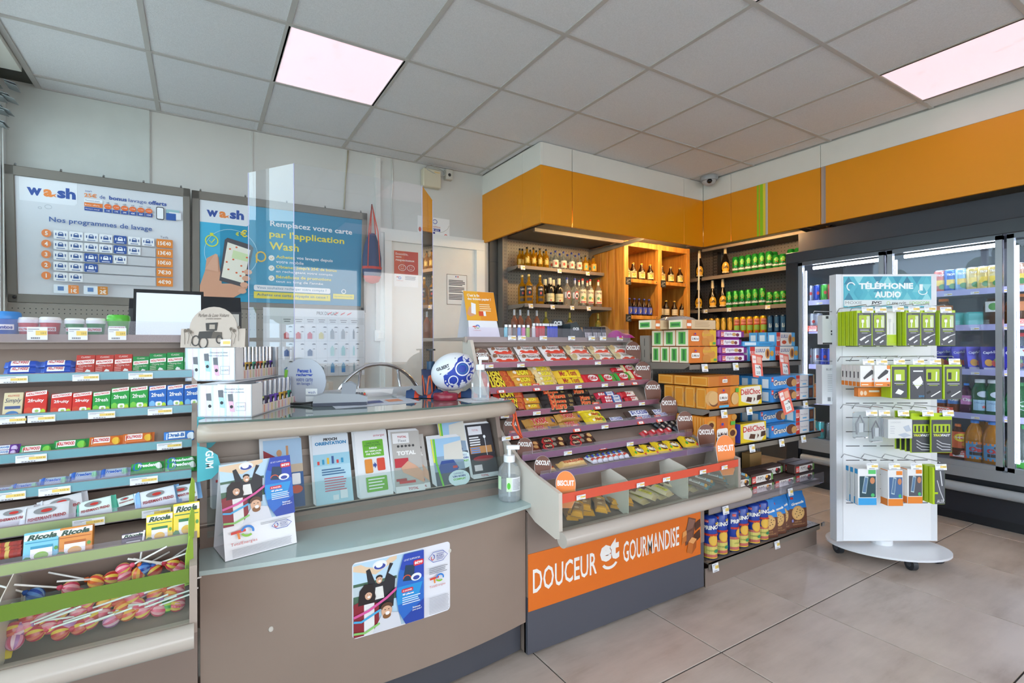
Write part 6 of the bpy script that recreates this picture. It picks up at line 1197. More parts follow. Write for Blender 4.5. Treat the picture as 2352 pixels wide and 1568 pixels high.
rowx(h5, (1290, 1515, 1612, 1718), KSH[0], XS+.1, 'beer_can', 'green beer can in the rear row of the upper side shelf', 'can', 'green beer cans', s=1.04)
rowx(h5, (678, 765, 852, 938, 1028, 1125), KSH[1], XS, 'beer_can', 'tall green beer can on the lower side shelf', 'can', 'green beer cans'); rowx(h3, (1225, 1320, 1408), KSH[1], XS, 'beer_can', 'short green beer can on the lower side shelf', 'can', 'green beer cans')
rowx(cg_, (265, 360, 442, 520, 602, 690), KSH[2], XS, 'beer_can', 'gold beer can behind the biscuit boxes', 'can', 'cans on the lowest side shelf'); rowx(cd_, (780, 868, 955, 1048, 1140), KSH[2], XS, 'beer_can', 'yellow, red and green beer can', 'can', 'cans on the lowest side shelf'); rowx(cb_, (1235, 1325, 1410), KSH[2], XS, 'beer_can', 'dark blue beer can beside the fridge', 'can', 'cans on the lowest side shelf')

# ---- biscuits on the gondola: cartons placed by their front left and right edges
c4_ = crop(1480, 720, 4.354); c5 = crop(1560, 1020, 5.228)
def gbox(me, w0, xl, xr, y, z, nm, lab, cat, grp, cf=c4_, rz=0.0, ref=900, sy=None):
    yf = min((v_[0] for v_ in GSH.values() if y-v_[0] < 0.42 and y >= v_[0] and abs(z-v_[1]) < 0.2), default=y)+.012
    a = atY(cf(xl, 0)[0], ref, yf); b_ = atY(cf(xr, 0)[0], ref, yf); s_ = (b_.x-a.x)/w0
    put(me, nm, ((a.x+b_.x)/2, y, z+.0012), (0, 0, rz), None, lab, cat, grp, scale=(s_, sy or 1, 1)); return s_
def frm(D, a, b_, c_, d_, w, m_): D.rect(a, b_, c_, b_+w, m_, 4); D.rect(a, d_-w, c_, d_, m_, 4); D.rect(a, b_, a+w, d_, m_, 4); D.rect(c_-w, b_, c_, d_, m_, 4)
def mich(D, w, h, u=.3, s=1.0): D.rrect(w*u-h*.26*s, h*.3, w*u+h*.26*s, h*.62, h*.08, 'f2ece4'); D.text('St Michel', w*u, h*.38, h*.15*s, '5a3020', 'c', h*.44*s, bold=.01); D.ell(w*u, h*.72, h*.1, h*.1, 'd8502c', n=8); D.rect(w*u-h*.04, h*.72, w*u+h*.04, h*.8, '3a4aa0')
def greenend(D, d, h): D.rect(d*.22, h*.12, d*.78, h*.88, '5cb04c'); D.rect(d*.38, h*.18, d*.6, h*.82, '2f7a3c')
roud = carton(.146, .08, .055, 'd8782c', lambda D, w, h: (D.rect(w*.75, 0.001, w-.001, h-.001, 'dcae2c'), D.ell(w*.62, h*.72, h*.28, h*.28, 'd8964c'), D.ell(w*.78, h*.5, h*.26, h*.26, 'd08c40'), D.ell(w*.6, h*.25, h*.26, h*.26, 'c98438'), D.text('Roudor', w*.66, h*.62, h*.2, 'e0b03c', 'c', w*.36, bold=.03), mich(D, w, h, .22), D.rect(w*.86, h*.1, w*.96, h*.24, '4aa04c')), top='dcc29c', side='eee2c4', sidedraw=greenend)
flat = carton(.19, .045, .08, 'd8b890', lambda D, w, h: (D.rect(w*.12, 0.001, w*.26, h-.001, 'd8702c'), D.rrect(w*.13, h*.3, w*.25, h*.62, .003, 'f2ece4'), D.lines(w*.36, h*.8, w*.5, 4, h*.16, h*.05, 'b08c64')), top='dcc29c', side='eee2c4', sidedraw=lambda D, d, h: (D.rect(d*.12, h*.2, d*.88, h*.75, '5cb04c'), D.rect(d*.2, h*.35, d*.8, h*.6, '2f7a3c')))
yA, zA = GSH['A']; k_ = 0
for n_ in range(4): gbox(roud, .146, 443, 728, yA+.012+.057*n_, zA, 'biscuit_box', 'orange and cream biscuit box, bottom row, %s from the front' % ORD[n_], 'biscuit box', 'butter biscuit boxes')
for n_ in range(3): gbox(roud, .146, 440, 716, yA+.012+.075*n_, zA+.083, 'biscuit_box', 'orange and cream biscuit box, second row, %s from the front' % ORD[n_], 'biscuit box', 'butter biscuit boxes', sy=1.33)
gbox(flat, .19, 380, 712, yA+.012, zA+.167, 'biscuit_box', 'beige biscuit box lying flat on top, front one', 'biscuit box', 'flat biscuit boxes'); gbox(flat, .19, 235, 560, yA+.11, zA+.167, 'biscuit_box', 'beige biscuit box lying flat on top, rear one', 'biscuit box', 'flat biscuit boxes')
def figw(q0=None):
    q = MB(); q.rbx(-.07, .07, 0, .05, 0, .04, mat('8a2c8c', .3), .006); q.prism([(-.084, .004), (-.07, .006), (-.07, .03), (-.084, .033)], .006, .044, mat('7a2480', .3), 'y'); q.prism([(.07, .006), (.084, .003), (.084, .033), (.07, .03)], .006, .044, mat('7a2480', .3), 'y')
    D = Dec(q, plane_map((-.07, 0, 0), (1, 0, 0), (0, 0, 1))); D.rect(.012, .005, .13, .031, 'eee4ea'); D.rect(.012, .006, .03, .03, 'd03028'); D.text('LU', .021, .01, .016, 'f6f0ec', 'c', .014, bold=.04); D.text('Figolu', .056, .011, .016, '5a2464', 'c', .036); D.ell(.088, .018, .012, .009, 'c99a5c'); D.ell(.108, .016, .01, .009, '7a2c48'); return q.mesh('biscuit_roll_pack')
fig = figw()
for n_, (xl, xr) in enumerate(((738, 1030), (738, 1028), (730, 975), (728, 1000))): gbox(fig, .168, xl-8, xr+8, yA+.014, zA+.0415*n_, 'biscuit_roll_pack', 'purple fig biscuit pack, %s from the bottom of the pile' % ORD[n_], 'biscuit pack', 'fig biscuit packs')
LUb = '5aaee0'
def lu_end(D, d, h): D.rect(d*.2, h*.1, d*.8, h*.8, 'eef2f4')
lulu = carton(.105, .078, .05, LUb, lambda D, w, h: (D.rect(.001, .001, w*.2, h-.001, 'd03428'), D.text('LU', w*.1, h*.35, h*.34, 'f6ece4', 'c', w*.15, bold=.04), D.rect(w*.2, .001, w*.8, h-.001, 'e8ded4'), D.text('LULU', w*.42, h*.6, h*.24, '3a4a8c', 'c', w*.36, bold=.02), D.ell(w*.4, h*.28, h*.16, h*.14, 'd0502c'), D.ell(w*.72, h*.5, h*.14, h*.36, 'd8964c'), D.ell(w*.72, h*.5, h*.06, h*.26, '7a3a24'), D.ell(w*.9, h*.5, h*.1, h*.2, 'd8a03c')), top='6ab8e4', side=LUb, sidedraw=lu_end)
for n_, (xl, xr, dy, dz) in enumerate(((1052, 1295, 0, 0), (1305, 1535, 0, 0), (1318, 1505, .0, .08), (1318, 1505, .054, .08), (1318, 1505, .108, .08))): gbox(lulu, .105, xl, xr, yA+.012+dy, zA+dz, 'biscuit_box', 'light blue sponge cake box %s' % ('bottom left', 'bottom right', 'top front', 'top middle', 'top rear')[n_], 'biscuit box', 'light blue cake boxes')
lflat = carton(.135, .026, .05, '4aa0d8', lambda D, w, h: (D.rect(w*.05, h*.2, w*.4, h*.8, 'd8e6f0'), D.rect(w*.5, h*.3, w*.9, h*.6, '3a8cc4')), top='5aaee0'); gbox(lflat, .135, 985, 1298, yA+.012, zA+.08, 'biscuit_box', 'light blue box lying flat above the left cake box', 'biscuit box', None)
yB, zB = GSH['B']
gal = carton(.165, .10, .05, 'dc8a2c', lambda D, w, h: (D.ell(w*.14, h*.5, h*.32, h*.36, 'd0a064'), D.ell(w*.22, h*.45, h*.28, h*.36, '7a4a2c'), D.ell(w*.2, h*.5, h*.26, h*.32, 'd8ac70'), D.rect(w*.32, .001, w*.72, h-.001, 'c8702c'), mich(D, w, h*1.1, .5, .8), D.text('la GALETTE', w*.52, h*.28, h*.07, '4a2414', 'c', w*.25), D.text('FOURRÉE', w*.52, h*.18, h*.08, '4a2414', 'c', w*.26, bold=.02), D.rect(w*.36, h*.02, w*.66, h*.13, '5ab0d8'), D.ell(w*.86, h*.4, h*.2, h*.3, 'd8ac70'), D.rect(w*.88, h*.7, w*.98, h*.9, '58a83c')), top='dc8a2c', side='e0912c', sidedraw=lambda D, d, h: (frm(D, d*.08, h*.06, d*.92, h*.94, .003, 'eebc6c'), D.rect(d*.1, h*.05, d*.9, h*.08, 'b8641c')))
for n_ in range(4): gbox(gal, .165, 622, 940, yB+.012+.062*n_, zB, 'biscuit_box', 'orange filled biscuit box, lower row, %s from the front' % ORD[n_], 'biscuit box', 'orange biscuit boxes', sy=1.15)
galf = carton(.165, .048, .1, 'c8782c', lambda D, w, h: (D.rect(w*.32, .001, w*.7, h-.001, 'c86a24'), mich(D, w, h*1.1, .52, 1.0)), top='dc8a2c', side='e0912c', sidedraw=lambda D, d, h: (frm(D, d*.08, h*.1, d*.92, h*.9, .003, 'eebc6c'), D.rect(d*.1, h*.1, d*.9, h*.16, 'b8641c')))
for n_ in range(3): gbox(galf, .165, 642, 950, yB+.014+.098*n_, zB+.104, 'biscuit_box', 'orange biscuit box lying flat on the row below, %s from the front' % ORD[n_], 'biscuit box', 'orange biscuit boxes', sy=.95)
deli = carton(.125, .096, .04, 'e6c41c', lambda D, w, h: (D.poly([(0.001, h*.86), (w*.3, h*.95), (w*.9, h*.97), (w-.001, h*.4), (w*.8, 0.001), (0.001, h*.1)], 'e8e0d2'), D.rect(.001, .001, w*.1, h-.001, 'e6c41c'), D.poly([(.001, .001), (w*.6, .001), (w*.2, h*.18), (.001, h*.3)], 'e6c41c'), D.text('DéliChoc', w*.5, h*.55, h*.3, 'c8342c', 'c', w*.84, bold=.02), D.poly([(w*.3, h*.2), (w*.52, h*.14), (w*.56, h*.38), (w*.36, h*.44)], '5a3424'), D.poly([(w*.62, h*.15), (w*.7, h*.3), (w*.64, h*.4)], '6a4030'), D.poly([(w*.76, h*.2), (w*.95, h*.25), (w*.96, h*.5), (w*.78, h*.48)], '4a2a1c')), top='e6c41c', side='4a4ab8')
def gran(D, w, h): D.rect(.001, .001, w*.03, h-.001, '3a7ac0'); D.rect(w*.02, h*.6, w*.1, h*.95, 'd03028'); D.text('LU', w*.06, h*.68, h*.16, 'f4ece6', 'c', w*.06, bold=.04); D.text('Granola', w*.4, h*.3, h*.46, '4a2418', 'c', w*.62, shear=.2, bold=.08, slope=.06); D.text('Granola', w*.4, h*.31, h*.44, 'f2ece4', 'c', w*.6, shear=.2, bold=.02, slope=.06); D.ell(w*.82, h*.5, h*.36, h*.4, '6a3a24'); D.ell(w*.94, h*.42, h*.2, h*.3, 'd09a5c')
granb = carton(.115, .066, .05, '3c8cd4', gran, top='4a9cdc', side='4a9cdc', sidedraw=lu_end)
def lue(D, w, h): D.rect(.001, .001, w*.2, h-.001, 'd03428'); D.text('LU', w*.1, h*.3, h*.42, 'f6ece4', 'c', w*.14, bold=.04); D.rect(w*.2, .001, w*.66, h-.001, 'e6e2e0'); D.text('Petit Écolier', w*.43, h*.5, h*.12, '6a5a8a', 'c', w*.36); D.rect(w*.34, h*.2, w*.54, h*.3, '5aaee0'); D.rect(w*.68, h*.08, w*.9, h*.9, '5a3424'); D.rect(w*.72, h*.25, w*.86, h*.75, '7a4c34'); D.rect(w*.92, .001, w-.001, h-.001, 'd8c49a')
lub = carton(.09, .066, .05, '5aaee0', lue, top='6ab8e4', side='5aaee0', sidedraw=lu_end)
gbox(deli, .125, 940, 1172, yB+.012, zB, 'biscuit_box', 'yellow and white chocolate biscuit box on the middle shelf', 'biscuit box', 'yellow chocolate biscuit boxes')
for n_ in range(4):
    for r_ in range(2): gbox(granb, .115, 1262, 1505, yB+.012+.056*n_, zB+.0675*r_, 'biscuit_box', 'blue round biscuit box, middle shelf, %s row, %s from the front' % (('lower', 'upper')[r_], ORD[n_]), 'biscuit box', 'blue biscuit boxes', sy=1.1)
for n_ in range(3):
    for r_ in range(2): gbox(lub, .09, 1512, 1695, yB+.012+.056*n_, zB+.0675*r_, 'biscuit_box', 'light blue school biscuit box, middle shelf, %s row, %s from the front' % (('lower', 'upper')[r_], ORD[n_]), 'biscuit box', 'light blue biscuit boxes', sy=1.1)
yC, zC = GSH['C']
tig = carton(.165, .152, .05, 'dc8424', lambda D, w, h: (D.ell(w*.2, h*.72, h*.15, h*.15, 'd8a04c'), D.ell(w*.2, h*.72, h*.09, h*.09, '5a2c1a'), D.ell(w*.9, h*.4, h*.16, h*.16, 'd8a04c'), D.ell(w*.9, h*.4, h*.1, h*.1, '5a2c1a'), D.ell(w*.95, h*.9, h*.1, h*.1, 'c98c3c'), D.rect(w*.36, .001, w*.74, h-.001, 'cc6c20'), mich(D, w, h*.95, .55, .8), D.text('TIGRÉE', w*.55, h*.34, h*.08, '4a2414', 'c', w*.3, bold=.03), D.rect(w*.36, h*.2, w*.72, h*.3, '5ab0d8'), D.ell(w*.68, h*.14, h*.05, h*.05, '6a3420'), D.rect(w*.82, h*.66, w*.97, h*.78, '58a83c')), top='dc8424', side='dc8424', sidedraw=lambda D, d, h: [D.rect(d*(.1+.2*k), .004, d*(.14+.2*k), h-.004, 'eebc6c') for k in range(5)] and None)
for n_ in range(2): gbox(tig, .165, 600, 905, yC+.012+.085*n_, zC, 'biscuit_box', 'tall orange chocolate cake box, %s' % ('front one', 'rear one')[n_], 'biscuit box', 'tall orange boxes', sy=1.5)
gbox(deli, .125, 960, 1215, yC+.012, zC, 'biscuit_box', 'yellow and white chocolate biscuit box on the shelf below', 'biscuit box', 'yellow chocolate biscuit boxes')
for n_, (dy, dz) in enumerate(((0, 0), (.056, 0), (.056, .0675), (.112, .0675))): gbox(granb, .115, 1262, 1505, yC+.012+dy, zC+dz, 'biscuit_box', 'blue round biscuit box on the lower shelf, %s' % ('front bottom', 'rear bottom', 'front top', 'rear top')[n_], 'biscuit box', 'blue biscuit boxes', sy=1.1)
for n_ in range(2):
    for r_ in range(2): gbox(lub, .09, 1508, 1705, yC+.012+.056*n_, zC+.0675*r_, 'biscuit_box', 'light blue school biscuit box, lower shelf, %s row, %s from the front' % (('lower', 'upper')[r_], ORD[n_]), 'biscuit box', 'light blue biscuit boxes', sy=1.1)
yD, zD = GSH['D']
def pimw(c_):
    q = MB(); q.rbx(-.075, .075, 0, .05, 0, .05, mat('4a3630', .3), .006); D = Dec(q, plane_map((-.075, 0, .003), (1, 0, 0), (0, 0, 1.0))); D.rect(.004, .004, .03, .038, 'd03428'); D.text('LU', .017, .01, .02, 'f6ece4', 'c', .018, bold=.04); D.rect(.03, .004, .134, .038, 'e6e0da'); D.text("PiM's", .064, .013, .02, '3a2a26', 'c', .046); D.ell(.112, .018, .02, .014, '3c241c'); D.ell(.104, .026, .008, .008, c_); D.rect(.136, .004, .147, .038, '6a9a4c')
    E_ = Dec(q, plane_map((-.075, 0, .05), (1, 0, 0), (0, 1, 0))); E_.rect(.005, .006, .145, .0515, '54403a'); return q.mesh('biscuit_pack')
pio, pir = pimw('e8a03c'), pimw('c8343c')
n_ = 0
for me, xl, xr, dy, dz, lab in ((pio, 650, 868, 0, 0, 'orange fruit, bottom row far left'), (pio, 872, 1130, 0, 0, 'orange fruit, bottom row second'), (pir, 1142, 1388, 0, 0, 'red fruit, bottom row third'), (pir, 1393, 1612, 0, 0, 'red fruit, bottom row right end'), (pio, 640, 850, .0, .0515, 'orange fruit, second row left'), (pio, 860, 1120, 0, .0515, 'orange fruit, second row middle'), (pir, 1388, 1614, 0, .0515, 'red fruit, second row right end'), (pir, 1142, 1388, .056, .0, 'red fruit, rear bottom left'), (pir, 1393, 1612, .056, 0, 'red fruit, rear bottom right'), (pir, 1120, 1360, .056, .0515, 'red fruit, rear second row'), (pio, 872, 1130, .056, .0515, 'orange fruit, rear second row'), (pir, 1388, 1614, .056, .0515, 'red fruit, rear right end')):
    gbox(me, .15, xl, xr, yD+.012+dy, zD+dz, 'biscuit_pack', 'dark brown chocolate biscuit pack, ' + lab, 'biscuit pack', 'dark brown biscuit packs', cf=c5)
yE, zE = GSH['E']
def prw():
    q = MB(); r, h = .029, .235; q.lathe([(r*.8, 0), (r, .006), (r, h-.012), (r*.85, h-.004), (r*.3, h)], mat('23409c', .28), 18); D = Dec(q, cyl_map(r*1.01, 0, .0005), sub=8); w = r*1.3
    D.rect(-w, .006, w, h*.36, 'c86a5c', sub=8); D.rect(-w, h*.12, w, h*.3, 'd8c868', sub=8); D.rect(-w, h*.03, w, h*.05, 'e8c81c', sub=8); D.ell(w*.2, h*.45, w*.55, h*.13, 'e0a02c'); D.ell(w*.2, h*.45, w*.48, h*.11, 'eab84a'); D.rect(-w*.9, h*.55, w*.9, h*.6, 'c83828', sub=6)
    D.text('PRINCE', 0, h*.7, h*.1, 'f4f0ea', 'c', w*1.8, bold=.05, slope=.12); D.rect(-w*.75, h*.86, -w*.35, h*.92, 'd03028', sub=2); D.text('LU', -w*.55, h*.87, h*.035, 'f6ece4', 'c', w*.3); D.poly([(w*.4, h*.82), (w*.35, h*.87), (w*.5, h*.85), (w*.58, h*.89), (w*.66, h*.85), (w*.8, h*.87), (w*.75, h*.82)], 'e8c23c')
    D.ell(w*.5, h*.2, w*.3, h*.04, '3a8a5c'); D.text('OGGS', -w*.2, h*.2, h*.03, '3a7a3c', 'c', w*.7); return q.mesh('biscuit_tube')
prm = prw()
for n_, (xl, xr) in enumerate(((280, 408), (400, 552), (548, 668), (655, 800), (790, 930), (918, 1026))):
    a = atY(c5(xl, 0)[0], 1200, yE+.045); b_ = atY(c5(xr, 0)[0], 1200, yE+.045); s_ = (b_.x-a.x)/.058; s_ = min(s_, 1.12)
    put(prm, 'biscuit_tube', ((a.x+b_.x)/2, yE+.042+.004*(n_ % 2), zE+.0015), (0, 0, TOCAM*1.2+(0.7 if n_ == 2 else 0)), None, 'blue and yellow biscuit tube on the bottom shelf, %s from the left' % ORD[n_], 'biscuit tube', 'blue biscuit tubes', scale=(s_, s_, .86))
def grb():
    q = MB(); w, h = .075, .195
    P_ = [(-w/2, 0, h*0), (w/2, 0, 0)]
    sec = [(0, 1, .05), (.06, 1, .056), (.55, .97, .05), (.8, .93, .03), (.92, .9, .008), (1, .9, .004)]; vs = []
    for z, sx, d in sec: vs += [(-w/2*sx, -d/2, z*h), (w/2*sx, -d/2, z*h), (w/2*sx, d/2, z*h), (-w/2*sx, d/2, z*h)]
    fs = [(4*i+k, 4*i+(k+1) % 4, 4*i+4+(k+1) % 4, 4*i+4+k) for i in range(5) for k in range(4)] + [(3, 2, 1, 0), (20, 21, 22, 23)]
    q.add(vs, [f_ for i, f_ in enumerate(fs) if i < 8 or i == 20], mat('6a4030', .3)); q.add(vs, [f_ for i, f_ in enumerate(fs) if not (i < 8 or i == 20)], mat('2a80cc', .3))
    D = Dec(q, lambda u, v, l: Vector((u, -.0283+.004*max(0, min(1, (v/h-.06)/.49))+max(0, v/h-.55)*.055*.75-l*.0004-.0006, v))); D.ell(0, h*.42, w*.36, h*.2, 'd09c5c'); D.ell(w*.02, h*.42, w*.31, h*.17, 'dcae6c')
    for k in range(9): D.ell(w*.26*math.cos(k*2.4)*(.4+.07*k), h*.42+h*.14*math.sin(k*2.4)*(.4+.07*k), w*.035, h*.012, '4a2818', n=7)
    D.text('Granola', 0, h*.66, h*.07, 'f2ece4', 'c', w*.72, shear=.2, bold=.05, slope=.25); D.rect(-w*.36, h*.8, -w*.2, h*.86, 'd03028'); D.text('GROS', -w*.05, h*.16, h*.04, 'b88a5c', 'c', w*.4, bold=.03); D.text('CHOCOLAT', 0, h*.1, h*.035, 'b88a5c', 'c', w*.7, bold=.03); D.rect(-w*.4, h*.18, -w*.3, h*.26, '8a84b8'); return q.mesh('biscuit_bag')
gbm = grb()
for n_, (xl, xr, dy) in enumerate(((1028, 1190, .05), (1170, 1302, .055), (1285, 1385, .07), (1380, 1545, .055))): gbox(gbm, .085, xl, xr, yE+dy, zE, 'biscuit_bag', 'blue and brown cookie bag on the bottom shelf, %s from the left' % ORD[n_], 'biscuit bag', 'cookie bags', cf=c5, ref=1200, rz=-.25)
q = MB(); q.bx(-.06, .06, 0, .05, 0, .1, mat('c8995c', .8)); q.build('cardboard_box', loc=(2.93, 1.76, .375), label='brown cardboard box behind the dark biscuit packs', cat='box')
# ================================================================ PHONE ACCESSORY STAND (faces the viewer) AND FRIDGE GOODS
SD = 2.60
def sp(x, y, d): return CAM + Vector((_s, _c, 0))*d + Vector((_c, -_s, 0))*((x-CX)/FPX*d) + Vector((0, 0, (CY-y)/FPX*d))
so = sp(2036, 791, SD); t = thing('phone_stand', 'white rolling display stand for phone accessories', 'display stand', (so.x, so.y, 0), TOCAM); stn = t
SW = mat('ebebee', 0.4); zt, zb = 1.505, 0.095; hw = 0.236
q = MB(); q.rbx(-hw, hw, 0, 0.02, zb, zt, SW, 0.002)
D = Dec(q, plane_map((-hw, 0, zb), (1, 0, 0), (0, 0, 1)))
for k in range(13):
    v = 0.2 + 0.066*k*1.14
    if v < 1.15:
        for j in range(5): D.rect(0.02+0.09*j, v, 0.092+0.09*j, v+0.004, '2c2c32', 1)
q.build('front_panel', t)
for x0 in (-hw-0.03, hw-0.004):
    q = MB(); q.prism([(0.0, zb), (0.05, zb), (0.05, zt), (0.0, zt)], x0, x0+0.034, mat('dfe0e4', 0.4), 'x'); q.build('side_panel', t)
q = MB(); q.bx(-hw, hw, 0.04, 0.05, zb, zt, SW); q.build('rear_panel', t)
q = MB(); D = Dec(q, plane_map((-hw+0.01, -0.003, 1.325), (1, 0, 0), (0, 0, 1))); W, h = 0.462, 0.168; q.bx(-hw+0.01, hw-0.001, -0.003, 0, 1.325, 1.493, mat('3fb0c4', 0.4))
rr = random.Random(5)
for i in range(9):
    for j in range(4):
        c_ = rr.choice(['2a94b0', '6cc8d4', '1c7e9c', '52bccc', '8ed6de', '3aa8be']); u, v = W*i/9, h*j/4
        D.poly([(u, v), (u+W/9, v), (u+W/18, v+h/4)] if (i+j) % 2 else [(u, v+h/4), (u+W/18, v), (u+W/9, v+h/4)], c_, 1)
D.text('TÉLÉPHONIE', W*.48, h*.6, h*.235, 'f2f6f7', 'c', W*.62, bold=.05, l=3); D.text('AUDIO', W*.5, h*.33, h*.2, 'f2f6f7', 'c', W*.3, bold=.05, l=3)
D.rect(0, h*.07, W, h*.26, 'dfe4e6', 2); D.text('MOXIE', W*.11, h*.13, h*.09, '8a8c90', 'c', W*.19, l=3); D.text('JVC', W*.37, h*.12, h*.1, '2c2a2c', 'c', W*.12, bold=.05, l=3); D.text('muvit', W*.63, h*.12, h*.09, '4a4c50', 'c', W*.16, l=3); D.ring(W*.505, h*.16, .009, .009, .002, 'a8c83c', 3); D.text('LOGICOM', W*.86, h*.12, h*.09, '8cc83c', 'c', W*.22, l=3)
D.ring(W*.08, h*.68, .024, .024, .006, 'eef4f5', 3, a0=20, a1=250); D.ring(W*.9, h*.52, .025, .018, .005, 'eef4f5', 3, a0=150, a1=360); D.rect(W*.86, h*.55, W*.9, h*.75, 'eef4f5', 3)
q.build('sign_board', t, label='turquoise sign reading TÉLÉPHONIE AUDIO')
q = MB(); n = 40; pts = []
for k in range(n): a = 2*PI*k/n; u, v = 0.275*math.cos(a), 0.2*math.sin(a); pts.append((u*math.cos(-.25)-v*math.sin(-.25)+.012, u*math.sin(-.25)+v*math.cos(-.25)+.02))
q.prism(pts, .062, .072, mat('e6e7eb', .3), 'z'); q.build('base_plate', t)
q = MB(); q.cyl((0, .04, .072), (0, .04, .096), .05, SW, 18); q.build('hub', t)
for u, v in ((-.2, .08), (.02, -.125), (.22, -.05), (0.05, .15)):
    q = MB(); q.cyl((u-.012, v, .03), (u+.012, v, .03), .03, mat('33363c', .5), 16); q.cyl((u-.016, v, .03), (u+.016, v, .03), .012, mat('55585e', .4), 10); q.bx(u-.018, u+.018, v-.02, v+.02, .05, .063, mat('2a2c30', .5)); q.build('caster', t)
s8 = crop(1880, 600, 5.228); sS = crop(1880, 880, 3.564)
def hook(x, y, d0=SD, L=0.2):
    p = sp(x, y, d0-L); u = (x-CX)/FPX*(d0-L) - (2036-CX)/FPX*SD; z = p.z
    q = MB(); q.tube([(u, 0, z-.02), (u, -.02, z+.004), (u, -L, z+.01), (u, -L-.004, z+.004)], .0022, metal(), 6); o = q.build('hook', stn)
    put(TAGB, 'price_label', (u+.004, -L-.006, z-.03), (-.1, 0, 0), o, scale=(1.2, 1, 0.75))
def pack(me, w0, h0, xl, xr, yt, yb, d, nm, lab, cat, grp, n=1, step=.03, cf=s8, yaw=0.0):
    """card or box hanging d in front of the viewer; copies hang behind it on the same hook"""
    a, b_ = sp(*cf(xl, yt), d), sp(*cf(xr, yb), d); m_ = (a+b_)/2; wd = (Vector((b_.x, b_.y, 0))-Vector((a.x, a.y, 0))).length; hh = a.z-b_.z
    for k in range(n):
        pos = m_ + Vector((_s, _c, 0))*step*k
        put(me, nm, (pos.x, pos.y, b_.z), (0, 0, TOCAM+yaw), None, lab + ('' if n == 1 else ', %s on its hook' % ORD[k]), cat, grp, scale=(wd/w0, 1, hh/h0))
LIME = 'b4cf14'
def cable_face(D, w, h): D.rect(w*.04, .001, w-.001, h*.93, '4a4a50'); D.rrect(w*.14, h*.5, w*.88, h*.87, .005, 'a8c01c'); D.rect(w*.66, h*.52, w*.86, h*.84, 'd0d8b0'); D.line([(w*.38, h*.52), (w*.4, h*.68)], w*.07, 'eeeeee'); D.rect(w*.31, h*.66, w*.48, h*.74, 'f4f4f4'); D.rect(w*.33, h*.74, w*.46, h*.78, 'b08a6c'); D.line([(w*.68, h*.52), (w*.66, h*.74)], w*.06, 'f4f4f4'); D.rect(w*.2, h*.44, w*.8, h*.455, 'e8e8ea'); D.rect(w*.2, h*.4, w*.85, h*.415, 'b4cf14'); D.rect(w*.3, h*.36, w*.7, h*.372, 'c8c8cc'); D.poly([(w*.15, h*.18), (w*.5, h*.27), (w*.6, h*.24), (w*.25, h*.14)], 'f0f0f2'); D.line([(w*.55, h*.26), (w*.95, h*.33)], w*.04, 'f0f0f2'); D.poly([(w*.5, h*.1), (w*.75, h*.17), (w*.8, h*.14), (w*.55, h*.07)], 'e6e6ea'); D.text('3A', w*.14, h*.03, h*.03, 'e8e8ea'); D.text('MOXIE', w*.25, h*.885, h*.02, 'c8d08c', 'c', w*.26)
cab = carton(.075, .165, .022, LIME, cable_face, side=LIME)
for n_, (xl, xr, k) in enumerate(((460, 638, 5), (642, 812, 1), (1048, 1220, 3), (1225, 1404, 1), (1455, 1640, 2))): pack(cab, .075, .165, xl, xr, 605, 1030, SD-.2, 'cable_box', 'lime and grey charging cable box, top row hook %s' % ORD[n_], 'cable box', 'charging cable boxes', k, .027, yaw=-.06 if n_ == 4 else 0)
wcab = carton(.055, .165, .02, 'e4e2dc', lambda D, w, h: (D.rect(.001, .001, w-.001, h*.32, LIME), D.line([(w*.3, h*.34), (w*.32, h*.7)], .003, 'c8c8c8'), D.rect(w*.2, h*.68, w*.44, h*.78, 'd0d0d0'), D.line([(w*.7, h*.34), (w*.68, h*.66)], .003, 'c0c0c0'), D.text('maxell', w*.5, h*.03, h*.04, 'd8dc8c', 'c', w*.7)), side=LIME); pack(wcab, .055, .165, 815, 942, 615, 1028, SD-.17, 'cable_box', 'white and lime cable box in the top row', 'cable box', None, yaw=.1)
def car_face(D, w, h): D.rect(.001, .001, w-.001, h*.22, 'e8842c'); D.rect(w*.78, h*.82, w-.001, h-.001, 'e8842c'); D.poly([(w*.18, h*.42), (w*.25, h*.34), (w*.5, h*.46), (w*.82, h*.62), (w*.88, h*.74), (w*.7, h*.8), (w*.4, h*.6)], '3a3a3e'); D.rect(w*.08, h*.08, w*.5, h*.12, 'f6e6d4'); D.ell(w*.8, h*.35, w*.05, h*.05, 'd83c30'); D.text('T&B', w*.85, h*.05, h*.06, '2a2a2c', 'c', w*.16, bold=.05)
carb = carton(.08, .11, .022, 'e8e4e0', car_face, side='e6e2de', sidedraw=lambda D, d, h: (D.rect(.001, .001, d-.001, h*.22, 'e8842c'), D.rect(d*.3, h*.4, d*.6, h*.7, '3a3a3e'))); pack(carb, .08, .11, 500, 690, 1265, 1520, SD-.2, 'charger_box', 'white and orange car charger box, left pile', 'charger box', 'car charger boxes', 5, .026); pack(carb, .08, .11, 672, 862, 1262, 1520, SD-.21, 'charger_box', 'white and orange car charger box, right one', 'charger box', 'car charger boxes')
orc = carton(.1, .03, .03, 'e8842c', lambda D, w, h: (D.rect(w*.4, h*.5, w*.8, h*.7, 'f6e6d4'), D.ell(w*.12, h*.4, h*.2, h*.25, 'f6d4b0'), D.ell(w*.26, h*.4, h*.2, h*.25, 'f6d4b0'))); pack(orc, .1, .03, 325, 540, 45, 120, SD-.12, 'charger_box', 'orange charger box hanging lower behind the others', 'charger box', None, cf=sS)
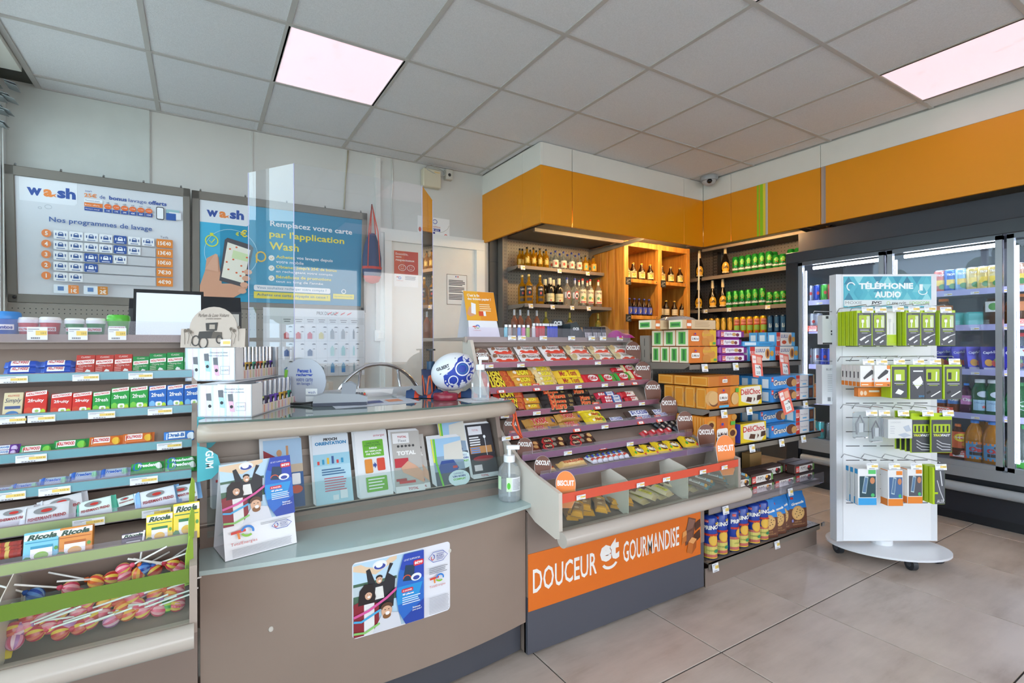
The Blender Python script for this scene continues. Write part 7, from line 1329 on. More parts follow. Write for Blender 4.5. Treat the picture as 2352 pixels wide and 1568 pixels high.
def chg_face(kind):
    def f(D, w, h):
        D.rect(w*.06, .001, w-.001, h*.95, '45464c')
        if kind == 'wall': D.rrect(w*.2, h*.52, w*.85, h*.86, .004, 'a8c01c'); D.rect(w*.3, h*.54, w*.62, h*.72, 'f2f2f2'); D.poly([(w*.25, h*.15), (w*.6, h*.1), (w*.8, h*.2), (w*.45, h*.28)], 'eeeeee')
        elif kind == 'cube': D.poly([(w*.2, h*.5), (w*.7, h*.68), (w*.85, h*.5), (w*.5, h*.3)], 'eceaec'); D.rect(w*.25, h*.8, w*.85, h*.84, 'e8e8ea'); D.text('30W', w*.75, h*.06, h*.06, '3a9cd8')
        else: D.rrect(w*.16, h*.52, w*.86, h*.88, .004, 'a8c01c'); D.rect(w*.24, h*.58, w*.42, h*.78, '222226'); D.line([(w*.68, h*.54), (w*.7, h*.8)], w*.07, 'f2f2f2'); D.poly([(w*.15, h*.2), (w*.35, h*.26), (w*.4, h*.2), (w*.2, h*.14)], '222226'); D.line([(w*.4, h*.08), (w*.9, h*.24)], w*.06, 'eeeeee')
        D.rect(w*.2, h*.44, w*.85, h*.455, 'e0e0e4'); D.rect(w*.3, h*.4, w*.75, h*.412, LIME)
    return f
for n_, (xl, xr, k, c_) in enumerate(((868, 1062, 'wall', 'white plug'), (1085, 1282, 'cube', 'white cube'), (1255, 1482, 'car', 'left cable and car plug'), (1500, 1722, 'car', 'right cable and car plug'))):
    me = carton(.08, .165, .03, LIME, chg_face(k), side=LIME); a = s8(xl, 1260); b_ = sS(0, 132); pack(me, .08, .165, a[0], s8(xr, 0)[0], a[1], b_[1]+(3 if n_ else 0), SD-.2, 'charger_box', 'lime and grey charger box with %s, second row' % c_, 'charger box', 'lime charger boxes', 2 if n_ < 2 else 1, .03, cf=lambda x, y: (x, y))
clr = pane('blister', 'eef2f4', .9, .18)
for n_, (xl, xr, yt, yb) in enumerate(((288, 420, 245, 462), (425, 540, 290, 495))):
    q = MB(); q.rbx(-.04, .04, 0, .02, 0, .13, clr, .006); q.bx(-.012, .012, .004, .016, .03, .075, mat('e4e4e2', .4)); q.tube([(-.02, .01, .02), (-.025, .01, .07), (.0, .01, .11), (.022, .01, .07), (.018, .01, .03)], .004, mat('8a8a92' if n_ == 0 else '55505c', .4), 6)
    pack(q.mesh('blister_pack'), .08, .13, xl, xr, yt, yb, SD-.17, 'blister_pack', 'clear blister pack with cable, %s' % ('left one', 'right one')[n_], 'blister pack', 'cable blister packs', cf=sS, yaw=.15)
wbx = carton(.1, .08, .02, 'dcdcda', lambda D, w, h: (D.text('LOGICOM', w*.3, h*.8, h*.07, 'b8b8ba', 'c', w*.4), D.poly([(w*.4, h*.2), (w*.7, h*.3), (w*.95, h*.15), (w*.65, h*.03)], 'b4bcc8'), D.poly([(w*.62, h*.6), (w*.85, h*.7), (w*.95, h*.4), (w*.75, h*.35)], 'b4bcc8'), D.lines(w*.08, h*.65, w*.2, 4, h*.12, h*.04, 'c4c4c8')), side='d0d0d2'); pack(wbx, .1, .08, 568, 766, 305, 462, SD-.19, 'earphone_box', 'white boxed earphones with grey picture', 'box', 'white earphone boxes', 3, .022, cf=sS)
def trio(D, w, h): D.rect(.002, .002, w-.002, h*.83, '45464c'); D.rrect(w*.1, h*.5, w*.9, h*.72, .003, 'a8c01c'); D.text('TRIOFAST', w*.5, h*.41, h*.06, 'e8e8ea', 'c', w*.8, bold=.04, shear=.2); D.text('TRIO', w*.28, h*.412, h*.058, 'd8dc2c', 'c', w*.36, bold=.04, shear=.2, l=8); [D.rect(w*(.16+.19*k), h*.53, w*(.24+.19*k), h*.68, '26262a') for k in range(4)]; [D.line([(w*.25, h*(.32-.08*k)), (w*.5, h*(.24-.08*k)), (w*.9, h*(.2-.06*k))], .003, 'c8c8cc') for k in range(3)]; D.ell(w*.5, h*.93, w*.12, h*.02, '4a5a10')
tri = carton(.085, .16, .008, LIME, trio)
for n_, (xl, xr, k) in enumerate(((755, 922, 4), (918, 1092, 1))): pack(tri, .085, .16, xl, xr, 255, 580, SD-.2+.02*(1-n_), 'cable_card', 'lime and grey triple cable card, %s' % ('left hook', 'right hook')[n_], 'cable card', 'triple cable cards', k, .03, cf=sS)
def hold(a_, b_, pic): return lambda D, w, h: (D.rect(.001, .001, w-.001, h*.2, a_), D.rect(w*.55, h*.86, w*.95, h*.97, b_), D.rect(w*.08, h*.22, w*.95, h*.8, pic), D.poly([(w*.2, h*.34), (w*.35, h*.8), (w*.55, h*.78), (w*.42, h*.32)], 'b8ccd0'), D.poly([(w*.23, h*.37), (w*.37, h*.77), (w*.52, h*.75), (w*.4, h*.35)], '5a7a9c'), D.ell(w*.78, h*.28, w*.1, h*.05, '4ab86c'), D.ell(w*.76, h*.68, w*.13, h*.09, 'c8845c'))
for n_, (xl, xr, yt, yb, a_, b_, pic, sd_, k, lab) in enumerate(((320, 472, 690, 1008, '3aa0dc', '5cc46c', '2c4a54', 'e4e8ec', 3, 'blue and white phone holder box'), (565, 688, 700, 1016, 'e8842c', 'e8842c', '4a6a94', 'ece8e6', 2, 'orange and white phone holder box with blue picture'), (725, 848, 690, 996, 'e8842c', 'e8842c', '54545c', 'ece8e6', 2, 'orange and white phone holder box with grey picture'))):
    me = carton(.068, .14, .045 if n_ else .02, 'e8e6e6', hold(a_, b_, pic), side=sd_, sidedraw=lambda D, d, h: (D.rect(.001, .001, d-.001, h*.2 if n_ else h*.02, a_), D.rect(.001, h*.86 if n_ == 0 else h*.97, d-.001, h-.001, a_))); pack(me, .068, .14, xl, xr, yt+20, yb, SD-.2, 'phone_holder_box', lab, 'phone holder box', 'phone holder boxes', k if n_ == 0 else 1, .03, cf=sS)
aux = carton(.045, .12, .02, LIME, lambda D, w, h: (D.rect(w*.15, .001, w-.001, h*.97, '55565c'), D.line([(w*.35, h*.65), (w*.6, h*.35), (w*.9, h*.1)], .003, 'c8c8cc'), D.line([(w*.6, h*.9), (w*.75, h*.5)], .004, 'd8d8dc'), D.text('AUX', w*.62, h*.04, h*.09, 'e8e8ea', 'c', w*.6, rot=0), D.rect(0, h*.28, w*.4, h*.33, LIME)), side=LIME); pack(aux, .045, .12, 932, 1032, 700, 1002, SD-.2, 'cable_box', 'lime and grey audio cable box', 'cable box', 'audio cable boxes', 3, .028, cf=sS)
for x, y in ((560, 555), (720, 555), (930, 545), (1120, 550), (1310, 548), (1500, 560), (570, 1178), (730, 1178), (940, 1175), (1170, 1178), (1370, 1175), (1600, 1178)): hook(*s8(x+10, y+4))
for x, y in ((420, 232), (525, 232), (680, 235), (880, 235), (1045, 235), (425, 668), (605, 668), (785, 670), (985, 675)): hook(*sS(x, y-6))
wh = carton(.1, .17, .04, 'e6e6e6', lambda D, w, h: (D.rect(.001, .001, w-.001, h*.06, '3a3a3e'), D.ring(w*.7, h*.75, w*.14, h*.1, .002, 'b8b8bc'), D.ell(w*.65, h*.45, w*.1, h*.035, '3a3a3e'), D.ell(w*.65, h*.35, w*.1, h*.035, '3a3a3e'), D.rect(w*.22, h*.88, w*.4, h*.97, '4a4a4e')), side='dcdcde')
bt = carton(.1, .22, .05, 'dfe0e2', lambda D, w, h: (D.text('BLUETOOTH', w*.72, h*.86, h*.05, '6a6c72', 'c', w*.9), D.lines(w*.35, h*.75, w*.5, 10, h*.045, h*.012, 'a8aaae'), D.rect(w*.35, h*.08, w*.55, h*.18, '8a8c90'), D.rect(w*.65, h*.08, w*.85, h*.18, '8a8c90')), side='d0d0d4')
pack(wh, .1, .17, 48, 225, 660, 1010, SD+.03, 'earphone_box', 'white earphone box hanging at the left of the stand', 'box', None); pack(bt, .1, .22, 42, 225, 1255, 1730, SD+.03, 'speaker_box', 'tall white boxed speaker hanging at the left of the stand', 'box', None)
for x_, y_ in ((1898, 718), (1898, 832)):
    p = sp(x_, y_, SD+.03); u = (x_-2036)/FPX*SD; q = MB(); q.tube([(-hw-.03, .03, p.z), (u-.03, .05, p.z+.004), (u-.035, .05, p.z-.01)], .0022, metal(), 6); q.build('hook', stn)

# ---------------------------------------------------------------- fridge goods
fA = crop(1780, 540, 2.611); fB = crop(2120, 480, 3.733); fC = crop(2120, 860, 4.125)
def rb(c1, c2_): return can(.027, .135, c1, lambda D, r, h: (D.poly([(-r, h*.1), (r*.2, h*.1), (r, h*.9), (-r*.2, h*.9)], c2_), D.ell(0, h*.5, r*.4, h*.1, 'c83c34')), 'c8cacc')
rbS, rbB, rbG, rbR, orn, mon, teal = rb('c9ced8', '2c4aa8'), rb('2c48b4', 'd0d4dc'), rb('48b43c', '8cd85c'), rb('c85850', 'e09890'), rb('d8782c', 'e8a04c'), rb('6a7474', '9aa4a4'), rb('4cb0ac', '8cd0c8')
def frow(me, cf, xs_, z, x_, nm, lab, cat, grp, s=1.0):
    rowx(me, xs_, z, x_, nm, lab, cat, grp, cf, s)
for me, xs_, z, lab, g in ((rbB, (140,), FSH[0], 'blue energy drink can at the left end of the top fridge shelf', 'a'), (rbS, (170, 212), FSH[0], 'silver energy drink can on the top fridge shelf', 'a'), (rbB, (255,), FSH[0], 'blue energy drink can beside the green one', 'a'), (rbG, (298,), FSH[0], 'green energy drink can on the top fridge shelf', 'a'), (rbR, (342,), FSH[0], 'pink energy drink can on the top fridge shelf', 'a'),
    (rbS, (150, 188, 227, 265), FSH[1], 'silver and blue drink can on the second fridge shelf', 'b'), (rbS, (160, 205, 250), FSH[2], 'silver and blue drink can on the third fridge shelf', 'c'), (rbB, (295, 335), FSH[2], 'blue drink can on the third fridge shelf', 'c'), (orn, (258, 215, 175), FSH[3], 'orange drink can on the fourth fridge shelf', 'd'), (teal, (278, 235), .371, 'turquoise drink can on the fridge floor', 'e'), (mon, (330, 190), .371, 'grey drink can on the fridge floor', 'e')):
    frow(me, fA, xs_, z, 4.36, 'drink_can', lab, 'can', 'drink cans in the left fridge door')
tro = lambda c_: can(.033, .15, c_, lambda D, r, h: (D.rect(-r, h*.3, r, h*.55, 'e8c84c', sub=6), D.ell(0, h*.25, r*.6, h*.12, '4a8a4c'), D.text('TROPICO', 0, h*.72, h*.1, 'f4f2ee', 'c', r*1.9, bold=.04)), 'd8dadc')
for c_, xs_, lab in (('d87868', (150,), 'pink'), ('2c6ab8', (238,), 'blue'), ('8cb8d8', (330,), 'pale blue'), ('e0c87c', (430, 520, 610), 'cream yellow'), ('d8a88c', (820,), 'salmon')): frow(tro(c_), fB, xs_, FSH[0], 4.36, 'fruit_drink_can', lab+' fruit drink can, top shelf behind second door', 'can', 'fruit drink cans')
veg = bottle('jar', .045, .19, glassy('6a4a30', .5), '3a3a3c', None, lambda D, W, z, h: (D.rect(-W, z, W, z+h, 'e6e8e0', sub=6), D.ell(-W*.3, z+h*.5, W*.4, h*.35, '5aa04c'), D.ell(W*.2, z+h*.4, W*.35, h*.3, 'b83c3c')), (.45, .8)); veo = bottle('jar', .045, .19, glassy('8a5a34', .5), 'e07a2c', 'e0843c', None, (.45, .75))
frow(veg, fB, (600,), FSH[1], 4.38, 'juice_jar', 'dark juice jar with vegetable label in the fridge', 'jar', None); frow(veo, fB, (790, 850), FSH[1], 4.38, 'juice_jar', 'juice jar with orange lid behind the third door', 'jar', None); frow(veo, fB, (180,), FSH[1], 4.40, 'juice_jar', 'juice jar with orange lid behind the price cards', 'jar', None)
q = MB(); q.rbx(-.05, .05, -.03, .03, 0, .09, mat('4ab8b0', .35), .01); tl_ = q.mesh('mint_box'); frow(tl_, fB, (320, 440), FSH[1], 4.36, 'mint_box', 'turquoise drink carton on the second fridge shelf', 'carton', 'turquoise cartons')
def pouch():
    q = MB(); sec = [(0, .046, .028), (.15, .05, .03), (.6, .05, .018), (.92, .048, .004), (1, .048, .002)]; vs = []; h = .15
    for z, wx, d in sec: vs += [(-wx, -d, z*h), (wx, -d, z*h), (wx, d, z*h), (-wx, d, z*h)]
    q.add(vs, [(4*i+k, 4*i+(k+1) % 4, 4*i+4+(k+1) % 4, 4*i+4+k) for i in range(4) for k in range(4)]+[(3, 2, 1, 0), (16, 17, 18, 19)], mat('3c3ca8', .22, .3)); D = Dec(q, lambda u, v, l: Vector((u, -.0325+max(0, v/h-.15)*.034-l*.0004, v))); D.text('Capri-Sun', 0, h*.68, h*.14, 'f0f2f8', 'c', .08, bold=.03, slope=.1); D.ell(-.018, h*.32, .02, .022, 'e8a83c'); D.ell(.015, h*.3, .02, .022, 'c8443c'); D.ell(.022, h*.42, .012, .014, '7cb83c'); D.rect(-.045, .002, .045, h*.12, 'c8c8dc'); return q.mesh('drink_pouch')
frow(pouch(), fB, (170, 320, 450, 575, 770), FSH[2], 4.37, 'drink_pouch', 'blue fruit drink pouch on the third fridge shelf', 'drink pouch', 'drink pouches')
vit = bottle('water', .042, .235, glassy('d4e4ec', .85), 'd83c3c', None, lambda D, W, z, h: (D.rect(-W, z, W, z+h, 'dfe6ec', sub=6), D.text('V', 0, z+h*.2, h*.6, 'd03434', 'c', W*.7, bold=.06)), (.4, .6)); frow(vit, fB, (848,), FSH[2], 4.36, 'water_bottle', 'clear water bottle with red cap behind the third door', 'bottle', None)
oar, oap = bottle('pet', .034, .185, glassy('a8582c', .5), '3a7ad8', '4a7ab8', lambda D, W, z, h: (D.text('Oasis', 0, z+h*.35, h*.4, 'f2ece8', 'c', W*1.5, bold=.04),), (.3, .6), .93), bottle('pet', .036, .195, glassy('6a3054', .5), '3a8ae0', 'c87ab0', lambda D, W, z, h: (D.text('Oasis', 0, z+h*.35, h*.4, 'f2ece8', 'c', W*1.5, bold=.04),), (.3, .6), .93)
frow(oar, fC, (170, 285), FSH[3], 4.36, 'juice_bottle', 'red fruit drink bottle with blue cap', 'bottle', 'fruit drink bottles'); frow(oap, fC, (412,), FSH[3], 4.36, 'juice_bottle', 'purple fruit drink bottle with blue cap', 'bottle', None)
pel = bottle('jar', .042, .225, glassy('2c8a5a', .6), 'e2e6e4', 'a8cce0', lambda D, W, z, h: (D.text('S.PELLEGRINO', 0, z+h*.65, h*.14, '3a5a94', 'c', W*1.7), D.poly([(W*.25*math.cos(PI/2+k*PI/5)*(1 if k % 2 == 0 else .4), z+h*.35+W*.25*math.sin(PI/2+k*PI/5)*(1 if k % 2 == 0 else .4)) for k in range(10)], 'd84a3c'), D.ell(0, z+h*1.55, W*.6, h*.3, 'd4dce4')), (.12, .42)); frow(pel, fC, (540, 665), FSH[3], 4.36, 'water_bottle', 'green sparkling water bottle with light blue label', 'bottle', 'blue labelled water bottles')
per = bottle('water', .036, .215, glassy('2a9a4c', .6), '2a8a3c', None, lambda D, W, z, h: (D.ell(0, z+h*.5, W*.8, h*.45, '1c7a34'), D.ring(0, z+h*.5, W*.8, h*.45, .003, 'e8f0ea'), D.text('Perrier', 0, z+h*.4, h*.22, 'f0f4f0', 'c', W*1.3, bold=.03)), (.2, .5)); frow(per, fC, (850, 935), FSH[3], 4.36, 'water_bottle', 'green sparkling water bottle with round label behind the third door', 'bottle', 'round labelled water bottles')
lip = bottle('pet', .042, .235, glassy('7a4020', .5), 'e8742c', None, lambda D, W, z, h: (D.rect(-W, z, W, z+h, 'd8602c', sub=6), D.ell(0, z+h*.65, W*.7, h*.25, 'f0d02c'), D.rect(-W*.6, z+h*.55, W*.6, z+h*.75, 'c8302c', sub=4), D.text('Lipton', 0, z+h*.58, h*.14, 'f4f0e8', 'c', W*1.1, bold=.03), D.ell(W*.3, z+h*.25, W*.3, h*.12, 'e8a43c')), (.35, .8), .93)
oab = bottle('pet', .055, .27, glassy('e0941c', .45), '3a8ae0', '5a9cc8', lambda D, W, z, h: (D.rect(-W, z, W, z+h*.12, 'e8842c', sub=6), D.rect(-W, z+h*.88, W, z+h, 'e8842c', sub=6), D.text('Oasis', 0, z+h*.42, h*.3, 'd03c34', 'c', W*1.5, bold=.06), D.rect(-W*.7, z+h*.22, W*.7, z+h*.4, '3a2c20', sub=4), D.ell(0, z+h*.78, W*.3, h*.1, '6a4a34')), (.1, .5), .93)
frow(lip, fC, (330,), .371, 4.33, 'iced_tea_bottle', 'iced tea bottle with orange cap on the fridge floor', 'bottle', None); frow(oab, fC, (490, 660), .371, 4.34, 'juice_bottle', 'large orange juice bottle with blue cap, front', 'bottle', 'large juice bottles'); frow(oab, fC, (545, 625, 170), .371, 4.48, 'juice_bottle', 'large orange juice bottle with blue cap, rear', 'bottle', 'large juice bottles')
bad = bottle('water', .042, .27, glassy('cfe0d4', .85), '4ab868', None, lambda D, W, z, h: (D.text('BADOIT', 0, z+h*.3, h*.5, 'f0f4f0', 'c', W*1.7, bold=.05), D.ell(-W*.3, z+h*.1, W*.6, h*.4, '48c83c')), (.08, .26)); frow(bad, fC, (868, 960), .371, 4.34, 'water_bottle', 'clear sparkling water bottle with green cap on the fridge floor', 'bottle', 'green capped water bottles')
for x_, cf, z, xx in ((148, fA, FSH[1]-.012, 4.285), (225, fA, FSH[1]-.012, 4.285), (283, fA, FSH[1]-.012, 4.285), (200, fC, FSH[3]-.01, 4.285), (330, fC, .395, 4.29), (830, fB, FSH[1]-.01, 4.285)):
    p = atX(cf(x_, 0)[0], 700, xx); put(PROMO, 'promo_tag', (xx-FO[0], p.y-FO[1], z), (-.25, 0, -PI/2), fr, scale=(2.0, 1, 1.3))
# ================================================================ THINGS ON AND BEHIND THE COUNTER
CT = 0.9245
def camp(x, y, d): return sp(x, y, d)
# scent display boxes (two stacked, along the viewing direction)
def scent_box(near_r, z, W, L, h, label):
    t = thing('scent_display', label, 'display box', (near_r.x, near_r.y, z), TOCAM)
    q = MB(); q.bx(-W, 0, 0, .003, 0, h, mat('e9edf4', .4)); q.bx(-W, -W+.003, 0, L, 0, h, 'dfe3ea'); q.bx(-W, 0, L-.003, L, 0, h, 'dfe3ea'); q.bx(-W, 0, 0, L, 0, .004, 'dfe3ea')
    q.bx(-W, -W+.06, 0, L, h-.003, h, 'e6eaf0'); q.bx(-.003, 0, 0, L*.16, 0, h, 'e6e4e2'); q.bx(-.003, 0, L*.94, L, 0, h, 'e6e4e2'); q.bx(-.003, 0, L*.16, L*.94, 0, h*.3, 'e2d2c8')
    D = Dec(q, plane_map((-W, 0, 0), (1, 0, 0), (0, 0, 1)))
    for k in range(8): D.rect(W*(.02+.12*k), .002, W*(.05+.12*k), h-.002, ('c9dcf2', 'e6d4e6', 'd4e6f2', 'f0dce4')[k % 4], 1)
    for u, v, c_ in ((.2, .2, 'dfeef0'), (.42, .3, 'aad4e0'), (.6, .18, 'e6b4cc')):
        D.poly([(W*u, h*v), (W*(u+.09), h*(v-.02)), (W*(u+.06), h*(v+.3)), (W*(u-.03), h*(v+.31))], c_, 2); D.poly([(W*(u-.03), h*(v+.31)), (W*(u+.06), h*(v+.3)), (W*(u+.05), h*(v+.53)), (W*(u-.04), h*(v+.52))], '6a6c74', 2); D.ell(W*(u+.03), h*(v+.14), W*.03, h*.05, '2c2c34', 3)
    D.text('Découvrez le plaisir', W*.68, h*.82, h*.06, '5a5a6a', 'c', W*.36, shear=.3, l=3); D.text("d'une voiture parfumée", W*.66, h*.73, h*.06, '5a5a6a', 'c', W*.4, shear=.3, l=3); D.text('ALCANTE', W*.8, h*.3, h*.05, '7a7a84', 'c', W*.14, l=3); frm(D, W*.71, h*.2, W*.89, h*.45, .001, '9a9aa8')
    E_ = Dec(q, plane_map((0, 0, 0), (0, 1, 0), (0, 0, 1)))
    for k in range(12): E_.rect(L*(.18+.062*k), .004, L*(.2+.062*k), h*.28, ('e0a08c', 'c8b8d8', 'e6c88c', 'b4c8a4', 'd88c9c')[k % 5], 1)
    q.build('carton', t); cols = ['b8c06c', '4a4060', '5a3c94', '6a4aa8', 'c9a03c', 'a8842c', '2a8a6c', '8a3c2c', 'c8602c']
    for k in range(9):
        v = thing('vial', None, None); v.parent = t; v.location = (-.02, L*(.21+.083*k), .004)
        q = MB(); q.cyl((0, 0, 0), (0, 0, h*.5), .0145, mat(cols[(k+(3 if z > 1 else 0)) % 9], .12), 12); D = Dec(q, cyl_map(.0148, 0, .0004, 0), sub=4); D.rect(-.009, h*.14, .009, h*.44, '24242a'); D.ell(0, h*.3, .006, .008, 'd8d8dc'); q.build('glass_body', v)
        q = MB(); q.cyl((0, 0, h*.5), (0, 0, h*.98), .015, metal('d8d8dc', .12), 12); q.build('cap', v)
    return t
p = camp(578, 955, 1.474); scent_box(Vector((p.x, p.y, 0)), CT, .163, .44, .099, 'lower scent vial display box on the counter')
p = camp(540, 873.5, 1.589); tb = scent_box(Vector((p.x, p.y, 0)), 1.0245, .162, .33, .108, 'upper scent vial display box carrying the arched card')
q = MB(); pts = [(-.105, 0), (.105, 0), (.105, .062), (.078, .062)] + [(.078*math.cos(a), .062+.072*math.sin(a)) for a in [PI*k/14 for k in range(1, 14)]] + [(-.078, .062), (-.105, .062)]
q.prism(pts, 0, .003, mat('c6b6aa', .6), 'y'); D = Dec(q, plane_map((0, 0, 0), (1, 0, 0), (0, 0, 1))); D.text('Parfum de Luxe Voiture', 0, .1, .012, '5a4a40', 'c', .1, shear=.3); D.text('première sensation', 0, .09, .008, '5a4a40', 'c', .05, shear=.3)
K = '3a302a'; D.poly([(-.05, .03), (.0, .03), (.005, .055), (-.045, .052)], K); D.poly([(-.005, .03), (.03, .03), (.03, .05), (.0, .052)], '5a4c40'); D.poly([(-.022, .055), (.012, .055), (.015, .082), (-.025, .08)], K); D.rect(-.012, .06, .006, .075, 'b0a092')
for u, v, r_ in ((-.055, .022, .018), (-.03, .016, .02), (.022, .026, .014)): D.ring(u, v, r_*.8, r_, .004, K)
for u, v in ((-.09, .01), (-.08, .012), (.07, .01), (.085, .02), (.06, .015), (-.07, .005)): D.line([(u, v), (u+.006*math.cos(u*90), v+.03), (u-.004, v+.045)], .0015, '6a5a4c'); D.ell(u, v+.045, .005, .006, '6a5a4c', n=7)
D.rect(.028, .004, .062, .026, 'e8e4ea'); D.rect(.036, .01, .06, .02, 'f0cf6e')
p = camp(500, 793, 1.615); q.build('header_card', tb, loc=(-.082, .016, .1088), rot=(-.08, 0, 0), label='arched cardboard card with old car drawing')
# card terminal
p = camp(783, 926, 1.78); t = thing('card_terminal', 'grey card payment terminal with privacy wings on the counter', 'card terminal', (p.x, p.y, CT), TOCAM+.25)
q = MB(); q.prism([(-.095, .006), (-.09, 0), (.085, 0), (.092, .01), (.092, .03), (.06, .04), (-.05, .045), (-.09, .035)], -.04, .04, mat('9a9da2', .3), 'y'); q.build('body', t)
q = MB(); q.bx(-.094, .09, -.0405, .0405, .0, .012, mat('2c3040', .4)); q.build('base', t)
for s_ in (-1, 1):
    q = MB(); q.prism([(.0, .035), (.05, .03), (.055, .07), (.035, .082), (.005, .075)], .036*s_-.003, .036*s_+.003, mat('8a8d94', .35), 'y'); q.build('privacy_wing', t)
for k in range(12):
    q = MB(); q.rbx(.052+.009*(k//3), .059+.009*(k//3), -.02+.014*(k % 3), -.009+.014*(k % 3), .034, .041, mat(('c83c30', 'd8c030', '3aa04c')[k % 3] if k > 8 else '55585e', .5), .001); q.build('key', t)
q = MB(); q.tube([(-.09, 0, .012), (-.14, .01, .006), (-.22, .06, .004)], .004, BLACK, 6); q.build('cable', t)
# flyer and paper on the worktop
for n_, (pts, z, lab, c_) in enumerate((([(757, 925), (770, 936), (968, 922), (930, 910)], CT+.0005, 'printed promotional flyer lying under the card terminal', 'c9cdd8'), ([(1040, 916), (1075, 924), (1155, 920), (1130, 910)], CT+.0005, 'blank white paper under the pump bottle on the counter', 'e4e2e4'))):
    P_ = [atZ(x, y, z) for x, y in pts]; q = MB(); q.add([tuple(v) for v in P_] + [(v.x, v.y, v.z-.0004) for v in P_], [(0, 1, 2, 3), (7, 6, 5, 4), (0, 4, 5, 1), (1, 5, 6, 2), (2, 6, 7, 3), (3, 7, 4, 0)], c_)
    if n_ == 0:
        for a, b_, c2_ in ((.1, .3, '3a4a94'), (.4, .6, '3a4a94'), (.66, .85, 'e08a5c')):
            A, B, C_, E2 = P_[0].lerp(P_[3], a), P_[0].lerp(P_[3], b_), P_[1].lerp(P_[2], a), P_[1].lerp(P_[2], b_); q.add([tuple(A.lerp(C_, .2)+Vector((0, 0, .0006))), tuple(A.lerp(C_, .6)+Vector((0, 0, .0006))), tuple(B.lerp(E2, .6)+Vector((0, 0, .0006))), tuple(B.lerp(E2, .2)+Vector((0, 0, .0006)))], [(0, 1, 2, 3)], c2_)
    q.build('flyer', label=lab, cat='paper')
# round recharge sign and beige device
p = camp(700, 905, 1.8); t = thing('round_sign', 'round grey card reminding to recharge the wash card', 'sign', (p.x, p.y, CT), TOCAM-.15)
q = MB(); q.cyl((0, -.002, .085), (0, .002, .085), .083, mat('b4b8c2', .3), 28); D = Dec(q, plane_map((0, -.002, .085), (1, 0, 0), (0, 0, 1))); D.text('Pensez à', 0, .03, .014, '2c4aa8', 'c', .055, bold=.04); D.text('recharger', 0, .014, .014, '2c4aa8', 'c', .065, bold=.04); D.text('votre carte', 0, -.002, .013, '4a5aa0', 'c', .065); D.text('en lavage !', 0, -.018, .014, '4a5aa0', 'c', .06); D.rect(.005, -.05, .05, -.028, 'f0f2f4'); D.text('wash', .028, -.046, .01, '2b4f9e'); D.rect(.005, -.078, .045, -.056, 'eef0f2'); D.line([(-.07, .04), (-.078, -.02)], .012, '7cb83c'); q.build('disc', t)
q = MB(); q.bx(-.035, .035, -.02, .02, 0, .008, mat('8a8d92', .4)); q.build('foot', t)
q = MB(); q.rbx(-.05, .05, 0, .07, 0, .085, mat('cfc8b8', .5), .005); q.rbx(-.03, .02, -.003, .001, .05, .07, mat('dcd6c8', .5), .002); q.build('beige_device', loc=(.42, 2.11, .9005), rot=(0, 0, TOCAM), label='beige plastic device behind the round sign', cat='device')
# cup with pump, rugby ball, bag, tin, pump bottles
p = camp(987, 908, 2.06); t = thing('patterned_cup', 'navy plastic cup with orange zigzag lines', 'cup', (p.x, p.y, CT))
q = MB(); q.lathe([(.03, 0), (.036, .113), (.034, .113), (.028, .004)], mat('2c3454', .3), 22); D = Dec(q, lambda u, v, l: Vector(((.0302+.006*v/.113+l*.0004)*math.cos(-PI/2-.5+u/.033), (.0302+.006*v/.113+l*.0004)*math.sin(-PI/2-.5+u/.033), v)))
for u in (-.035, .0, .035): D.line([(u-.012, .004), (u-.006, .05), (u, .085), (u+.004, .09), (u+.009, .07), (u+.014, .01)], .006, 'e0602c')
q.build('cup_body', t)
q = MB(); q.cyl((0, 0, .1), (0, 0, .14), .017, mat('2a4a68', .35), 14); q.cyl((0, 0, .14), (0, 0, .185), .005, BLACK, 8); q.cyl((0, 0, .185), (0, 0, .192), .02, BLACK, 14); q.build('hand_pump', loc=(p.x+.004, p.y, CT+.006), label='dark blue ball pump standing in the navy cup', cat='pump')
t = thing('rugby_ball', 'white and blue patterned rugby ball behind the pump bottle', 'ball', (0, 0, 0)); p = camp(1041, 853, 2.0); MBL = Matrix.Translation(p) @ Matrix.Rotation(TOCAM, 4, 'Z') @ Matrix.Rotation(-.35, 4, 'Y') @ Matrix.Rotation(.2, 4, 'Z')
t.matrix_basis = MBL
q = MB(); q.ball((0, 0, 0), .092, .076, .076, mat('e9eaee', .35), 32, 20); q.build('ball_skin', t)
def ballmap(u, v, l):
    y = -math.sqrt(max(1e-6, 1-(u/.092)**2-(v/.076)**2))*.076; return Vector((u, y, v))*(1.004+l*.002)
q = MB(); D = Dec(q, ballmap, sub=10)
D.poly([(-.03, -.06), (.04, -.055), (.075, -.02), (.08, .02), (.055, .05), (.02, .04), (-.02, .02), (-.045, -.02)], '2c44a8', 1) if False else None
def patch2(pts, c_, l):
    cx_ = sum(a for a, b_ in pts)/len(pts); cy_ = sum(b_ for a, b_ in pts)/len(pts)
    for k in range(len(pts)):
        a, b_ = pts[k], pts[(k+1) % len(pts)]
        for i in range(6):
            for j in range(2):
                def L_(s0, t0): m_ = (a[0]+(b_[0]-a[0])*t0, a[1]+(b_[1]-a[1])*t0); return (cx_+(m_[0]-cx_)*s0, cy_+(m_[1]-cy_)*s0)
                D.poly([L_(i/6+1e-4, j/2), L_((i+1)/6, j/2), L_((i+1)/6, (j+1)/2), L_(i/6+1e-4, (j+1)/2)], c_, l)
patch2([(-.04, -.062), (.03, -.068), (.07, -.035), (.085, .01), (.06, .05), (.03, .045), (-.01, .012), (-.05, .0), (-.055, -.03)], '2c44a8', 1)
